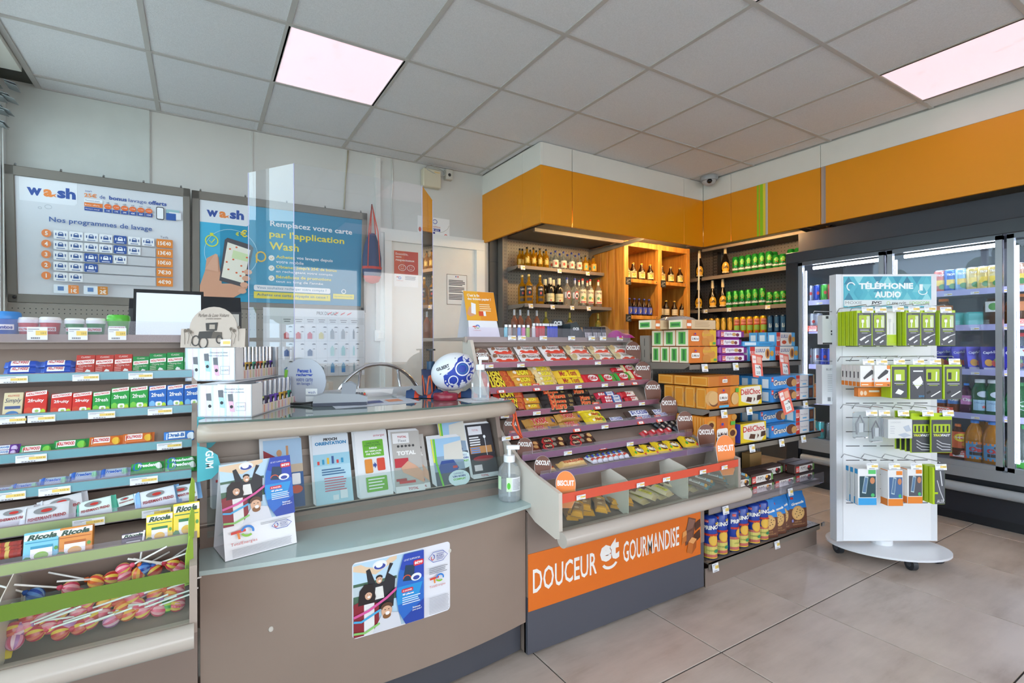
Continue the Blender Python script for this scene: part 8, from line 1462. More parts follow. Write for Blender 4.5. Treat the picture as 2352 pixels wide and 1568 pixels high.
for u, v, r_, w_ in ((.03, .0, .03, .005), (.065, .03, .02, .004), (-.02, -.03, .02, .004), (.05, -.045, .018, .004)): D.ring(u, v, r_, r_*.95, w_, 'eceef4', 3)
D.ell(.03, 0, .02, .019, '1f7aa8', 4); D.text('GILBERT', -.04, .024, .013, '2a2c34', 'c', .05, bold=.03, l=4); D.line([(-.06, .01), (-.02, .018), (.02, .05)], .003, '2a2c34', 3); q.build('pattern', t)
q = MB(); rr = random.Random(2); n, m_ = 20, 8; vs = []
for i in range(n+1):
    for j in range(m_+1):
        u = -.17+.34*i/n; a = PI*j/m_; w_ = .03+.008*math.sin(i*1.3); vs.append((u, -w_*math.cos(a), max(.002, (.018+.016*math.sin(i*.9+1)+.008*math.sin(i*2.3+j))*math.sin(a))))
fs = [(i*(m_+1)+j, (i+1)*(m_+1)+j, (i+1)*(m_+1)+j+1, i*(m_+1)+j+1) for i in range(n) for j in range(m_)]
q.add(vs, [f_ for k, f_ in enumerate(fs) if (k//m_) % 7 not in (2, 5)], mat('24406c', .7), True); q.add(vs, [f_ for k, f_ in enumerate(fs) if (k//m_) % 7 in (2, 5)], mat('d8482c', .7), True); p = camp(1035, 912, 1.99); q.build('bag_fabric', loc=(p.x, p.y+.02, CT), rot=(0, 0, TOCAM), label='crumpled navy and red drawstring bag under the ball', cat='bag')
q = MB(); q.tube([(1.03, 1.57, .91), (1.045, 1.575, .86), (1.035, 1.57, .835), (1.06, 1.575, .80), (1.085, 1.575, .775), (1.075, 1.578, .80), (1.06, 1.58, .85), (1.055, 1.6, .925)], .004, mat('e0582c', .6), 8); q.build('orange_cord', label='orange cord hanging from the counter end over the chocolate rack', cat='cord')
q = MB(); q.lathe([(.047, 0), (.049, .003), (.049, .022), (.046, .026), (.012, .027), (.01, .033), (.004, .034)], mat('8a1f34', .25), 24); p = camp(1023, 914, 1.93); q.build('red_tin', loc=(p.x, p.y, CT), label='flat dark red round tin in front of the ball', cat='tin')
def sanit(p, z, r, h, level, label, lab):
    t = thing('pump_bottle', label, 'pump bottle', (p.x, p.y, z), TOCAM)
    q = MB(); q.lathe([(r*.9, 0), (r, .004), (r, h*.5), (r*.92, h*.58), (r*.55, h*.68), (r*.42, h*.7), (r*.42, h*.73)], pane('bottle_plastic', 'ffffff', .8, .14), 24); q.build('bottle_body', t)
    q = MB(); q.lathe([(r*.88, .003), (r*.96, .006), (r*.96, h*level)], pane('gel', 'f4f8fb', .3, .2), 20); q.build('gel', t)
    q = MB(); q.cyl((0, 0, h*.7), (0, 0, h*.82), r*.5, mat('f2f2f4', .4), 16); q.cyl((0, 0, h*.82), (0, 0, h*.92), r*.16, mat('f2f2f4', .4), 10); q.rbx(-r*.25, r*.9, -r*.22, r*.22, h*.92, h, mat('f2f2f4', .4), .003); q.build('pump', t)
    q = MB(); q.cyl((0, 0, .01), (0, 0, h*.7), r*.09, mat('eef2f4', .4), 8); q.build('dip_tube', t)
    if lab:
        q = MB(); D = Dec(q, cyl_map(r*1.01, 0, .0004), sub=8); D.rect(-r*.3, h*.2, r*1.1, h*.45, 'e6e6ea'); D.rect(-r*.3, h*.2, r*.15, h*.45, 'd8ecc8'); D.ell(-r*.1, h*.3, r*.15, h*.06, '5cc43c', n=7); D.lines(r*.25, h*.42, r*.75, 8, h*.025, h*.01, 'a4a4ac'); D.rect(-r*1.25, h*.22, -r*.8, h*.46, 'cfeac0'); q.build('label', t)
p = camp(1103, 917, 1.90); sanit(p, CT+.001, .035, .168, .3, 'clear hand gel pump bottle without label on the counter', False)
p = camp(1169, 1140, 1.82); sanit(p, .568, .042, .2, .42, 'clear hand gel pump bottle with leaf label on the ledge', True)
# rugby promotion print shared by the tent card and the sticker
def head(D, u, v, r_, hair, beard=False):
    D.ell(u, v, r_*.8, r_, 'd8a888'); D.ell(u, v+r_*.55, r_*.85, r_*.6, hair); D.ell(u, v+r_*.05, r_*.72, r_*.62, 'dcae90'); D.ell(u+r_*.1, v-r_*.4, r_*.35, r_*.25, 'f4ece8'); D.ell(u-r_*.25, v+r_*.15, r_*.1, r_*.07, '2a1c16', n=8); D.ell(u+r_*.3, v+r_*.15, r_*.1, r_*.07, '2a1c16', n=8)
    if beard: D.ell(u, v-r_*.75, r_*.6, r_*.4, '8a5a34'); D.ell(u+r_*.1, v-r_*.45, r_*.3, r_*.2, 'f4ece8')
def total_logo(D, u, v, s_, txt=True):
    D.poly([(u, v+s_*.5), (u+s_*.9, v+s_*.55), (u+s_*.9, v+s_*.72), (u, v+s_*.66)], 'd83a2c'); D.poly([(u+s_*.35, v+s_*.55), (u+s_*.5, v+s_*.55), (u+s_*.55, v+s_*.15), (u+s_*.42, v+s_*.15)], 'e8842c'); D.ring(u+s_*1.0, v+s_*.55, s_*.42, s_*.36, s_*.14, '2f7fd0', a0=-20, a1=170); D.ring(u+s_*1.0, v+s_*.55, s_*.42, s_*.36, s_*.14, '8cc43c', a0=200, a1=310)
    if txt: D.text('TotalEnergies', u+s_*.75, v-s_*.25, s_*.24, 'c84038', 'c', s_*1.6)
def rugby_ad(D, W, H):
    D.rect(0, 0, W, H, 'bcd8ea'); D.rect(0, H*.4, W*.6, H*.72, '4a6a54'); D.rect(0, H*.55, W*.6, H*.68, 'c0cdd4'); D.poly([(0, H*.9), (W*.3, H*.8), (W*.6, H*.95), (W*.6, H), (0, H*.97)], 'e6c8a8')
    D.poly([(W*.12, H*.3), (W*.55, H*.3), (W*.58, H*.7), (W*.48, H*.78), (W*.55, H*.9), (W*.5, H*.92), (W*.42, H*.68), (W*.3, H*.68), (W*.22, H*.9), (W*.17, H*.88), (W*.2, H*.66)], '26262c'); D.poly([(W*.28, H*.45), (W*.42, H*.45), (W*.4, H*.62), (W*.3, H*.62)], 'e6e4e0'); D.ell(W*.36, H*.92, W*.1, H*.065, 'eceef2'); D.ell(W*.36, H*.9, W*.08, H*.04, '3a4a9c'); D.ell(W*.35, H*.925, W*.05, H*.04, 'f2f4f6'); head(D, W*.35, H*.72, W*.055, '2a1c16')
    D.poly([(0, 0), (W*.35, 0), (W*.34, H*.4), (W*.1, H*.48), (0, H*.45)], '8a2430'); D.rect(W*.14, 0, W*.28, H*.42, 'e6e4e4'); D.poly([(W*.06, H*.42), (W*.08, H*.62), (W*.15, H*.7), (W*.26, H*.68), (W*.3, H*.5), (W*.28, H*.42)], '241a1a'); head(D, W*.2, H*.54, W*.06, '241a1a')
    D.poly([(W*.25, 0), (W*.66, 0), (W*.62, H*.2), (W*.4, H*.26)], 'd8d8e0'); head(D, W*.45, H*.27, W*.095, '5a3a28', True); D.line([(0, H*.28), (W*.2, H*.33), (W*.45, H*.45), (W*.6, H*.55)], H*.035, 'd85a9c'); D.line([(0, H*.22), (W*.1, H*.2), (W*.35, H*.3)], H*.03, '4aa8d8'); D.line([(0, H*.06), (W*.15, H*.04), (W*.35, H*.12)], H*.03, '8cc46c')
    D.poly([(W, 0), (W*.72, 0), (W*.62, H*.2), (W*.58, H*.45), (W*.62, H*.75), (W*.7, H), (W, H)], '2a6ac4'); D.poly([(W, H*.6), (W, H), (W*.7, H), (W*.64, H*.8)], '2c48b0'); D.poly([(W, 0), (W*.72, 0), (W*.68, H*.08), (W, H*.3)], '2444a4'); D.poly([(W*.6, H*.3), (W*.9, H*.32), (W*.98, H*.55), (W*.59, H*.55)], '2a94d8')
    D.text('LE KIT SUPPORTER', W*.82, H*.9, H*.025, 'f0f2f6', 'c', W*.24); D.poly([(W*.68, H*.62), (W*.84, H*.6), (W*.86, H*.82), (W*.72, H*.84)], '1f3a58'); D.ring(W*.74, H*.65, W*.06, H*.05, W*.012, 'e0582c', a0=0, a1=180); D.ell(W*.88, H*.64, W*.08, H*.055, 'eef0f4'); D.ell(W*.88, H*.63, W*.05, H*.03, '3a4aa0'); D.rrect(W*.84, H*.8, W*.99, H*.88, H*.02, 'd83040'); D.text('8€99', W*.915, H*.818, H*.045, 'f6f2f0', 'c', W*.12, bold=.04)
    D.rrect(W*.66, H*.46, W*.83, H*.51, H*.015, 'd83040'); D.text('À GAGNER', W*.745, H*.472, H*.026, 'f6f2f0', 'c', W*.14, bold=.03); D.text('40 places', W*.67, H*.41, H*.036, 'f2f4f8', 'l', W*.17, bold=.04); D.lines(W*.67, H*.39, W*.28, 4, H*.03, H*.014, 'd4e4f4'); D.text('Scannez', W*.82, H*.2, H*.026, 'f2f4f8', 'l', W*.12, bold=.03); D.text('pour jouer !', W*.82, H*.16, H*.03, 'f2f4f8', 'l', W*.14, bold=.03)
def rwc(D, u, v, w_, h_): D.ring(u+w_/2, v+h_/2, w_/2, h_/2, .002, '5a6ab8', n=6); D.ring(u+w_*.22, v+h_*.5, w_*.09, h_*.24, w_*.04, 'c83c48', a0=150, a1=330); D.ring(u+w_*.24, v+h_*.52, w_*.09, h_*.24, w_*.04, '3a4aa0', a0=-40, a1=90); D.text('RUGBY', u+w_*.6, v+h_*.48, h_*.16, '4a4a94', 'c', w_*.36, bold=.02); D.lines(u+w_*.42, v+h_*.42, w_*.4, 2, h_*.12, h_*.05, '7a7ab0'); D.rect(u+w_*.42, v+h_*.7, u+w_*.8, v+h_*.75, '7a7ab0')
def tent(BL, BR, H_, depth, lean, base, draw, label, zb_, wtop=1.0):
    BL = Vector((BL.x, BL.y, zb_)); BR = Vector((BR.x, BR.y, zb_)); ux = (BR-BL); W = ux.length; ux.normalize(); bk = Vector((-ux.y, ux.x, 0)); ap = bk*(depth/2)+Vector((0, 0, H_))
    mid = (BL+BR)/2; t = thing('tent_card', label, 'tent card', mid); h2 = W/2; uy = (ap).normalized(); Ls = ap.length
    def V(p_): return tuple(p_-mid)
    q = MB(); o = V(BL); n_ = ux.cross(uy)*-.001
    q.add([V(BL), V(BR), V(BR+ap-ux*W*(1-wtop)/2), V(BL+ap+ux*W*(1-wtop)/2)]+[tuple(Vector(V(v_))+n_) for v_ in (BL, BR, BR+ap-ux*W*(1-wtop)/2, BL+ap+ux*W*(1-wtop)/2)], [(0, 1, 2, 3), (7, 6, 5, 4), (0, 4, 5, 1), (1, 5, 6, 2), (2, 6, 7, 3), (3, 7, 4, 0)], base); draw(Dec(q, plane_map(V(BL), ux, uy)), W, Ls); q.build('front_leaf', t)
    A, B, C_, E2 = BL+bk*depth, BR+bk*depth, BR+ap, BL+ap; q = MB(); q.add([V(A), V(B), V(C_), V(E2)]+[V(A-bk*.001), V(B-bk*.001), V(C_-bk*.001), V(E2-bk*.001)], [(1, 0, 3, 2), (4, 5, 6, 7)], base); q.build('rear_leaf', t)
    q = MB(); q.add([V(BL+Vector((0, 0, .001))), V(BR+Vector((0, 0, .001))), V(B+Vector((0, 0, .001))), V(A+Vector((0, 0, .001)))], [(0, 1, 2, 3)], base); q.build('floor_leaf', t)
def tent_big(D, W, L):
    class S: pass
    E_ = Dec(D.b, lambda u, v, l: D.p(u, v+L*.34, l)); rugby_ad(E_, W, L*.66); D.k = 60
    total_logo(D, W*.08, L*.17, W*.22); rwc(D, W*.63, L*.2, W*.3, L*.1); D.lines(W*.08, L*.1, W*.85, 7, L*.012, L*.005, 'b4b4bc', ragged=.05); D.lines(W*.48, L*.31, W*.45, 2, L*.014, L*.006, 'a0a0a8')
tent(atZ(514, 1286, .5685), atZ(679, 1243, .5685), .243, .125, 0, mat('eeeef2', .35), tent_big, 'tall white tent card with rugby advertisement on the ledge', .5685)
def tent_or(D, W, L):
    D.rect(0, L*.36, W, L, 'e8941c'); D.rect(0, L*.36, W*.45, L, 'ecab2a'); D.text("C'est la fin", W*.1, L*.88, L*.06, 'f8f0e4', 'l', W*.4, bold=.03); D.text('des tickets papier !', W*.1, L*.79, L*.07, 'f8f0e4', 'l', W*.76, bold=.03); D.poly([(W*.02, L*.5), (W*.12, L*.66), (W*.3, L*.62), (W*.28, L*.48), (W*.12, L*.44)], 'd8a080'); D.poly([(W*.16, L*.52), (W*.3, L*.49), (W*.34, L*.72), (W*.2, L*.75)], 'f2f2f4'); D.lines(W*.45, L*.72, W*.42, 4, L*.045, L*.02, 'f6dcb0'); D.rect(W*.4, L*.46, W*.55, L*.56, 'd8502c'); D.rect(W*.55, L*.46, W*.63, L*.56, 'f0f0f2'); total_logo(D, W*.14, L*.16, W*.16)
tent(atZ(1072, 772, 1.1725) if False else Vector((1.052, 1.945, 0)), Vector((1.215, 1.945, 0)), .215, .12, 0, mat('eeeef2', .35), tent_or, 'orange and white tent card on top of the chocolate rack', 1.1725, .8)
# sticker on the counter's curved front
q = MB(); pa, pb = atY(805.6, 1375, 1.425), atY(1029.7, 1320, 1.432); z0, z1 = atY(1029.7, 1398, 1.432).z, atY(1029.7, 1241, 1.432).z; W, h = pb.x-pa.x, z1-z0
D = Dec(q, lambda u, v, l: Vector((pa.x+u, arc(pa.x+u, 1.475, 1.425)-.0006-l*.0003, z0+v)), sub=12); D.rect(0, .012, W, h-.012, 'e9e9f0', 0); D.rect(.012, 0, W-.012, .013, 'e9e9f0', 0); D.rect(.012, h-.013, W-.012, h, 'e9e9f0', 0); [D.ell(cu, cv, .012, .012, 'e9e9f0', 0) for cu in (.012, W-.012) for cv in (.012, h-.012)]
E_ = Dec(q, lambda u, v, l: Vector((pa.x+.003+u, arc(pa.x+.003+u, 1.475, 1.425)-.0008-l*.0003, z0+.004+v)), sub=12); rugby_ad(E_, W*.69, h-.008); D.k = 60; total_logo(D, W*.76, h*.45, W*.11); rwc(D, W*.74, h*.76, W*.22, h*.17); D.lines(W*.75, h*.28, W*.22, 12, h*.02, h*.008, 'b0b0b8', ragged=.05); D.lines(W*.75, h*.7, W*.22, 4, h*.025, h*.01, '8a8a94')
q.build('counter_sticker', label='rounded rugby promotion sticker on the curved counter front', cat='sticker')
# brochures leaning in the acrylic rack
RP, RD = Vector((0, 1.612, .628)), Vector((0, .1, .265)).normalized(); RNm = Vector((0, -RD.z, RD.y))
def brochure(xl, xr, yt, yb, lab, draw, base='e8e8ec', n=4, lift=.008, rz=0.0):
    pp = RP + RNm*lift; a, b_, c_ = atP(xl, yb, pp, RNm), atP(xr, yb, pp, RNm), atP((xl+xr)/2, yt, pp, RNm); W = b_.x-a.x; L = max(.08, (c_-(a+b_)/2).dot(RD)); o = Vector(((a.x+b_.x)/2, a.y, a.z)); o += RD*max(0, (.632-o.z)/RD.z)
    t = thing('brochure_pile', lab, 'brochures', mw_loc := o)
    t.matrix_basis = Matrix.Translation(o) @ Matrix(((1, 0, 0), (0, RNm.y*-1, RD.y), (0, RNm.z*-1, RD.z))).to_4x4() @ Matrix.Rotation(rz, 4, 'Y')
    for k in range(n):
        q = MB(); q.bx(-W/2, W/2, .0016*k, .0016*k+.0012, 0, L, base)
        if k == 0: draw(Dec(q, plane_map((-W/2, 0, 0), (1, 0, 0), (0, 0, 1))), W, L)
        q.build('leaflet', t, loc=(-.0025*k, 0, .003*k))
brochure(485, 572, 1068, 1165, 'grey folded newspaper at the left end of the brochure rack', lambda D, W, L: (D.rect(0, 0, W, L, 'c0c4ce'), D.rect(W*.1, L*.6, W*.6, L*.66, 'c03c3c'), D.text('Découvrez', W*.5, L*.42, L*.08, '3a5a94', 'c', W*.7)), n=3)
brochure(608, 700, 1012, 1172, 'sports brochure with cheering man behind the tall tent card', lambda D, W, L: (D.rect(0, L*.5, W, L, 'a8c4e0'), D.rect(0, L*.5, W, L*.62, 'c8b49c'), D.poly([(0, L*.86), (W*.45, L*.7), (W*.45, L*.62), (0, L*.62)], '9a3038'), D.poly([(W*.2, L*.5), (W*.55, L*.5), (W*.6, L*.74), (W*.3, L*.74)], 'e6ecf2'), D.ell(W*.4, L*.8, W*.07, L*.05, 'c8946c'), D.rect(W*.58, L*.7, W*.64, L*.9, 'c8946c'), D.rect(0, L*.3, W, L*.5, '2a5a94'), D.rect(0, 0, W, L*.3, '1f4a84'), D.rrect(W*.7, L*.32, W*.92, L*.48, .003, 'f0f0f2'), D.ell(W*.8, L*.25, W*.16, L*.06, 'e0502c')), n=5)
brochure(725, 812, 1004, 1164, 'pale blue orientation leaflets in the brochure rack', lambda D, W, L: (D.rect(0, 0, W, L, 'b4d8e8'), D.rect(0, L*.6, W, L, 'dce4ee'), D.rect(0, L*.55, W, L*.72, '9ccce0'), D.text("PR'OCH", W*.5, L*.91, L*.045, '3a3a40', 'c', W*.38, bold=.06), D.text('ORIENTATION', W*.5, L*.85, L*.05, '2a84b8', 'c', W*.86, bold=.05), [D.rect(W*(.1+.13*k), L*.57, W*(.16+.13*k), L*(.62+.02*(k % 4)), ('d84040', '2a94c0', 'e8b83c', '3a5a94')[k % 4]) for k in range(6)], D.lines(W*.2, L*.5, W*.65, 3, L*.035, L*.018, '3a6a94'), D.lines(W*.25, L*.37, W*.6, 6, L*.035, L*.014, 'c85a6c'), D.rect(W*.65, L*.06, W*.85, L*.18, 'e6eaf0'), D.rect(W*.45, L*.05, W*.6, L*.12, 'e6eaf0')))
brochure(826, 904, 997, 1150, 'white and green gas cylinder leaflets', lambda D, W, L: (D.text('antargaz', W*.75, L*.9, L*.04, 'c04a5c', 'c', W*.35), D.rrect(W*.22, L*.6, W*.85, L*.86, .003, '6ab42c'), D.text('DANS VOTRE', W*.53, L*.8, L*.03, '1f4a3c', 'c', W*.4), D.text('POINT DE VENTE,', W*.53, L*.76, L*.03, '1f4a3c', 'c', W*.5), D.text('SHESHA', W*.53, L*.72, L*.03, 'f2f4ee', 'c', W*.25, bold=.04), D.text('EST REMPLACÉE', W*.53, L*.675, L*.03, 'f2f4ee', 'c', W*.5, bold=.04), D.text('PAR CALYPSO.', W*.53, L*.63, L*.03, 'f2f4ee', 'c', W*.45, bold=.04), D.rrect(W*.23, L*.36, W*.46, L*.57, .004, 'e08a2c'), D.rrect(W*.6, L*.38, W*.84, L*.57, .004, 'd8442c'), D.poly([(W*.48, L*.45), (W*.52, L*.45), (W*.52, L*.42), (W*.59, L*.47), (W*.52, L*.52), (W*.52, L*.49), (W*.48, L*.49)], '2c4a94'), D.rrect(W*.22, L*.08, W*.85, L*.3, .003, '6ab42c'), D.lines(W*.28, L*.27, W*.5, 4, L*.045, L*.018, 'f2f4ee')))
def fleet(D, W, L): D.rect(0, 0, W, L, 'b9b4b0'); D.rect(W*.05, L*.8, W*.62, L*.97, 'eceaec'); D.text('TOTAL', W*.38, L*.89, L*.035, 'b83040', 'c', W*.32, bold=.03); D.text('Fleet', W*.38, L*.82, L*.045, '6a6a6c', 'c', W*.28); D.text('TOTAL', W*.48, L*.6, L*.07, 'f2f0ee', 'c', W*.66, bold=.06); [D.ell(W*(.22+.13*k), L*.75, W*.045, L*.02, '3a3a3c') for k in range(5)]; D.rect(W*.05, L*.4, W*.52, L*.55, 'c02838'); D.poly([(W*.25, L*.4), (W*.5, L*.5), (W*.75, L*.42), (W, L*.3), (W, L*.12), (W*.6, L*.24), (W*.3, L*.32)], 'd8a488'); D.rect(W*.05, L*.18, W*.4, L*.22, 'b02c30'); D.rect(W*.15, L*.14, W*.7, L*.18, 'c83434'); D.rect(0, 0, W, L*.1, 'e6e4e6'); D.text('TOTAL', W*.6, L*.03, L*.04, 'c03c44', 'c', W*.35, bold=.03)
brochure(908, 976, 996, 1137, 'grey fleet card leaflets, front pile', fleet, rz=.03, lift=.012); brochure(950, 988, 1001, 1128, 'grey fleet card leaflet standing behind', fleet, n=1, lift=.004)
def wash_b(D, W, L): D.rect(0, 0, W, L, '8aa0b8'); D.rect(0, L*.62, W, L, '9cc4e6'); D.poly([(W*.35, L*.55), (W, L*.5), (W, L*.92), (W*.4, L*.86)], 'd8d4cc'); D.rect(0, 0, W, L*.3, '4a5460'); D.poly([(W*.1, L*.34), (W*.25, L*.52), (W*.65, L*.52), (W*.8, L*.34), (W*.7, L*.26), (W*.15, L*.26)], '2a4a94'); D.rect(W*.6, L*.34, W*.75, L*.39, 'c83c3c'); D.line([(W*.1, L), (W*.08, L*.5), (W*.2, 0)], W*.06, '6ac42c'); D.line([(W*.02, L), (W*.02, L*.5)], W*.05, 'dce43c'); D.ell(W*.75, L*.12, W*.36, L*.17, 'dcecf0'); D.text('OFFREZ', W*.75, L*.2, L*.035, '3a4a94', 'c', W*.34); D.text('UN SOIN', W*.75, L*.14, L*.04, '3a4a94', 'c', W*.42, bold=.05); D.text('COMPLET', W*.75, L*.08, L*.04, '6ab83c', 'c', W*.42, bold=.05)
brochure(1003, 1074, 1012, 1122, 'car wash brochures, front pile', wash_b, n=6, lift=.012); brochure(1020, 1080, 962, 1075, 'taller car wash brochure behind the front pile', wash_b, n=2, lift=.004)
brochure(1086, 1146, 976, 1100, 'black energy brochures with street lamp picture at the right end', lambda D, W, L: (D.rect(0, 0, W, L, '24242e'), D.rect(0, 0, W, L*.08, 'e4e2e6'), D.text('TOTAL', W*.45, L*.02, L*.04, 'c03c44', 'c', W*.3, bold=.03), D.rect(W*.08, L*.8, W*.62, L*.96, 'dcdce4'), D.text('TOTAL', W*.36, L*.87, L*.035, 'b83040', 'c', W*.25), D.lines(W*.08, L*.76, W*.45, 4, L*.045, L*.025, 'e4e4e8'), D.rect(W*.05, L*.45, W*.9, L*.58, 'b8824c'), D.lines(W*.08, L*.56, W*.4, 3, L*.04, L*.02, '4a8ad8'), D.line([(W*.68, L*.4), (W*.68, L*.74)], W*.02, 'd8dce4'), D.ell(W*.68, L*.75, W*.05, L*.03, 'f0f4fa'), D.ell(W*.5, L*.35, W*.4, L*.05, '8a2830'), D.rect(W*.1, L*.13, W*.4, L*.24, 'e6d8dc')))
# clear protective screen on the counter: centre pane and two folded wings
t = thing('protective_screen', 'clear acrylic protective screen standing on the counter', 'screen', (.57, 1.95, CT)); PXM = pane('screen_acrylic', 'f6f8fb', 3.6, .025); zt_ = 1.82-CT
for pts, nm in (([(-.26, 0), (.256, 0)], 'centre_pane'), ([(-.398, .196), (-.261, .001)], 'wing_pane'), ([(.257, .001), (.387, .18)], 'wing_pane')):
    (xa_, ya_), (xb_, yb_) = pts; q = MB(); dv = Vector((yb_-ya_, xa_-xb_, 0)).normalized()*.002; rad = .02; q.add([(xa_, ya_, .004), (xb_, yb_, .004), (xb_, yb_, zt_), (xa_, ya_, zt_)], [(0, 1, 2, 3)], PXM); q.build(nm, t)
    q = MB(); q.tube([(xa_, ya_, .004), (xa_, ya_, zt_)], .0018, mat('c4c4e4', .2), 6); q.build('edge', t)
q = MB(); q.tube([(.387, .18, .004), (.387, .18, zt_)], .0018, mat('c4c4e4', .2), 6); q.build('edge', t)
for x in (-.15, .15):
    q = MB(); q.bx(x-.02, x+.02, -.03, .03, 0, .004, mat('c8c8cc', .3)); q.build('foot', t)
# cashier side: desk, chair, till screens, bag
q = MB(); q.bx(.2, 1.0, 2.06, 2.5, .86, .90, mat('e6e6e4', .4)); t = q.build('cashier_desk', label='white desk top behind the counter', cat='desk')
for x in (.24, .94):
    q = MB(); q.bx(x, x+.04, 2.1, 2.46, 0, .86, mat('b8b4ac', .5)); q.build('leg', t)
q = MB(); q.bx(.3, 1.0, 2.06, 2.08, .90, .955, mat('eceae8', .4)); q.build('upstand', t)
t = thing('chrome_chair', 'chrome tube chair back behind the counter', 'chair', (.98, 3.0, 0))
q = MB(); q.tube([(.3*math.cos(a), 0, .68+.34*math.sin(a)) for a in [PI*k/20 for k in range(21)]], .012, metal('d4d6da', .12), 10); q.build('back_frame', t)
for x in (-.12, .12):
    q = MB(); q.tube([(x, 0, .98), (x*1.3, -.02, .7)], .009, metal('d4d6da', .12), 8); q.build('back_bar', t)
q = MB(); q.lathe([(.2, .45), (.22, .47), (.21, .5)], mat('2c3038', .6), 24); q.build('seat', t)
for k in range(4):
    q = MB(); a = PI/4+k*PI/2; q.tube([(.12*math.cos(a), .12*math.sin(a), .46), (.24*math.cos(a), .24*math.sin(a), 0)], .012, metal(), 8); q.build('leg', t)
q = MB(); q.bx(-.4, .16, 2.3, 2.62, 0, 1.09, TAUPE); q.build('till_table', label='taupe till table behind the gum rack', cat='table')
p = atY(383, 735, 2.36); t = thing('till_screen', 'black till with bright tilted touch screen', 'till', (p.x, 2.36, 1.09))
q = MB(); q.prism([(.06, 0), (.2, 0), (.2, .1), (.08, .24), (.06, .2)], -.13, .11, mat('26282e', .4), 'x'); q.build('body', t)
q = MB(); q.prism([(-.03, .06), (-.015, .055), (.035, .27), (.02, .275)], -.11, .13, mat('1a1c20', .3), 'x'); q.build('screen_frame', t)
q = MB(); D = Dec(q, plane_map((-.1, -.0312, .07), (1, 0, 0), (0, .05, .215))); D.rect(0, 0, .22, .195, emit('b4c0cc', .7)); q.build('display', t)
p = atY(485, 725, 2.5); t = thing('receipt_printer', 'black angled device behind the arched scent card', 'device', (p.x, 2.48, 1.09)); q = MB(); q.prism([(0, 0), (.1, 0), (.1, .24), (.06, .27), (.0, .2)], -.13, .12, mat('24262b', .35), 'x'); q.build('body', t); q = MB(); q.bx(.06, .11, -.002, .0, .1, .19, 'e8e4dc'); q.bx(.065, .105, -.003, -.002, .11, .13, 'e88a2c'); q.build('paper', t)
t = thing('drawstring_bag', 'navy and red drawstring bag hanging beside the blue poster', 'bag', (1.175, 3.77, 1.62))
q = MB(); q.lathe([(.01, .0), (.05, .015), (.075, .08), (.075, .2), (.06, .3), (.035, .37), (.03, .39)], mat('24406c', .65), 18, Matrix.Diagonal((1, .6, 1, 1))); q.build('bag_body', t)
q = MB(); q.lathe([(.012, -.001), (.052, .014), (.068, .05), (.07, .056)], mat('d03c34', .65), 18, Matrix.Diagonal((1.02, .62, 1, 1)), cap=False); q.lathe([(.0765, .11), (.0775, .13)], mat('d03c34', .65), 18, Matrix.Diagonal((1.01, .61, 1, 1)), cap=False); q.build('red_trim', t)
for x in (-.02, .02):
    q = MB(); q.tube([(x, -.03, .38), (x*.6, -.02, .5), (0, .0, .62), (x*1.8, -.04, .4), (x*2.4, -.05, .12)], .004, mat('e0482c', .6), 6); q.build('cord', t)
# goods on top of the chocolate rack
cT = crop(1040, 640, 4.9)
def lighter(c_, tall):
    q = MB(); h = .05 if tall else .042; q.rbx(-.0075, .0075, -.005, .005, 0, h, mat(c_, .25), .0025); q.rbx(-.0065, .0065, -.0045, .0045, h, h+.012, metal('b8b8bc', .3), .001); return q.mesh('lighter')
for n_, (x, c_, nm, tl) in enumerate(((597, '5ac8d8', 'cyan', 0), (640, 'a8a49c', 'grey', 0), (693, '2a2a2e', 'black short', 0), (745, '2a7ad8', 'light blue', 0), (795, 'e0409c', 'pink', 0), (846, '9ccc1c', 'lime green', 0), (910, 'e6e2e0', 'white', 1), (950, 'd02a30', 'red, first of three', 1), (985, 'd02a30', 'red, second of three', 1), (1018, 'd02a30', 'red, third of three', 1), (1045, '2a2a2e', 'black tall', 1), (1070, '2a44c0', 'dark blue, first of four', 1), (1103, '2a44c0', 'dark blue, second of four', 1), (1134, '2a44c0', 'dark blue, third of four', 1), (1163, '2a44c0', 'dark blue, fourth of four', 1))):
    p = atY(cT(x, 0)[0], 750, 1.96); put(lighter(c_, tl), 'lighter', (p.x, 1.96, 1.1725), None, None, 'small lighter on the chocolate rack top, ' + nm, 'lighter', 'lighters', scale=(1.15, 1.15, 1.15))
def ocb(D, w, h): D.text('OCB', w*.5, h*.55, h*.28, 'd8dcdc', 'c', w*.7, bold=.08)
p = atY(cT(1185, 0)[0], 750, 2.05); q = MB(); q.prism([(-.045, 0), (.045, 0), (.045, .08), (.03, .098), (-.03, .098), (-.045, .08)], 0, .004, mat('24262a', .3), 'y'); ocb(Dec(q, plane_map((-.04, 0, .02), (1, 0, 0), (0, 0, 1))), .08, .085); q.build('rolling_paper_sign', loc=(p.x, 2.05, 1.1725), label='black rolling paper sign card behind the lighters', cat='sign')
p = atY(cT(1395, 0)[0], 750, 1.985); q = MB(); q.prism([(-.042, 0), (.045, 0), (.045, .03), (.0, .085), (-.042, .075)], 0, .07, mat('2c3438', .3), 'y'); ocb(Dec(q, plane_map((-.035, 0, .01), (1, 0, 0), (0, 0, 1))), .06, .055); t = q.build('rolling_paper_box', loc=(p.x, 1.985, 1.1725), label='dark green rolling paper dispenser box on the rack top', cat='box')
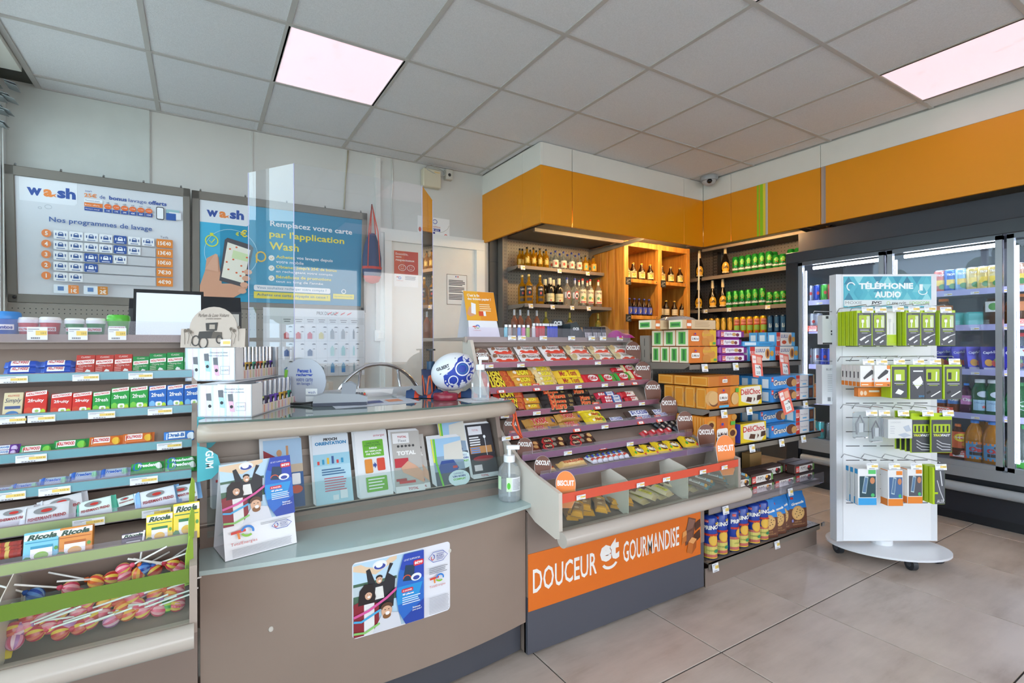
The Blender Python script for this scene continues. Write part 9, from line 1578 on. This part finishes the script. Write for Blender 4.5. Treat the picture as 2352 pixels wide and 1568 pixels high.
for n_, x in enumerate((1515, 1560, 1610, 1660, 1710)):
    p = atY(cT(x, 0)[0], 750, 1.965+.008*(n_ % 2)); q = MB(); q.rbx(-.016, .016, 0, .012, 0, .062, mat('2c2c30', .3), .002); D = Dec(q, plane_map((-.016, 0, 0), (1, 0, 0), (0, 0, 1))); D.rect(.003, .004, .029, .03, 'e4e2de'); D.lines(.006, .028, .02, 4, .006, .003, '55555a'); q.build('tobacco_pack', loc=(p.x, 1.965+.008*(n_ % 2), 1.1725), rot=(-.15, 0, 0), label='black tobacco paper packet on the rack top, %s from the left' % ORD[n_], cat='packet', group='tobacco packets')
def soft(name, c_, lx, ly, lz, seed, loc, rz, label, cat):
    q = MB(); n, m_ = 18, 10; r_ = random.Random(seed); vs = []; ph = [r_.uniform(0, 6) for _ in range(6)]
    for i in range(n+1):
        for j in range(m_+1):
            u, v = -1+2*i/n, -1+2*j/m_; f_ = max(0, (1-u**4)*(1-v**4)); vs.append((u*lx*(1+.06*math.sin(5*v+ph[0])), v*ly*(1+.08*math.sin(4*u+ph[1])), .002+lz*f_*(.7+.3*math.sin(3*u+ph[2])*math.cos(2.5*v+ph[3]))))
    q.add(vs, [(i*(m_+1)+j, (i+1)*(m_+1)+j, (i+1)*(m_+1)+j+1, i*(m_+1)+j+1) for i in range(n) for j in range(m_)], c_, True); q.build(name, loc=loc, rot=(0, 0, rz), label=label, cat=cat)
soft('paper_bag', mat('a8845c', .7),   .13, .09, .085, 3, (1.9, 2.08, 1.1725), -.1, 'crumpled brown paper bag on the rack top', 'bag'); soft('pink_bag', mat('d0189c', .35), .07, .07, .05, 8, (2.01, 1.99, 1.1725), .1, 'bright pink plastic bag on the right end of the rack top', 'bag')
soft('clear_wrap', pane('wrap', 'f0f0f4', 1.2, .25), .09, .05, .03, 5, (2.10, 1.66, 1.256), -.2, 'clear plastic wrap lying on the biscuit boxes', 'plastic wrap')
for x in (665, 777, 1018, 1337, 1563, 1690, 1880):
    p = atY(cT(x, 0)[0], 780, 1.92); put(TAG, 'price_label', (p.x-1.53, 1.9195-1.6, 1.16), None, choco, scale=(1.1, 1, 1.3))
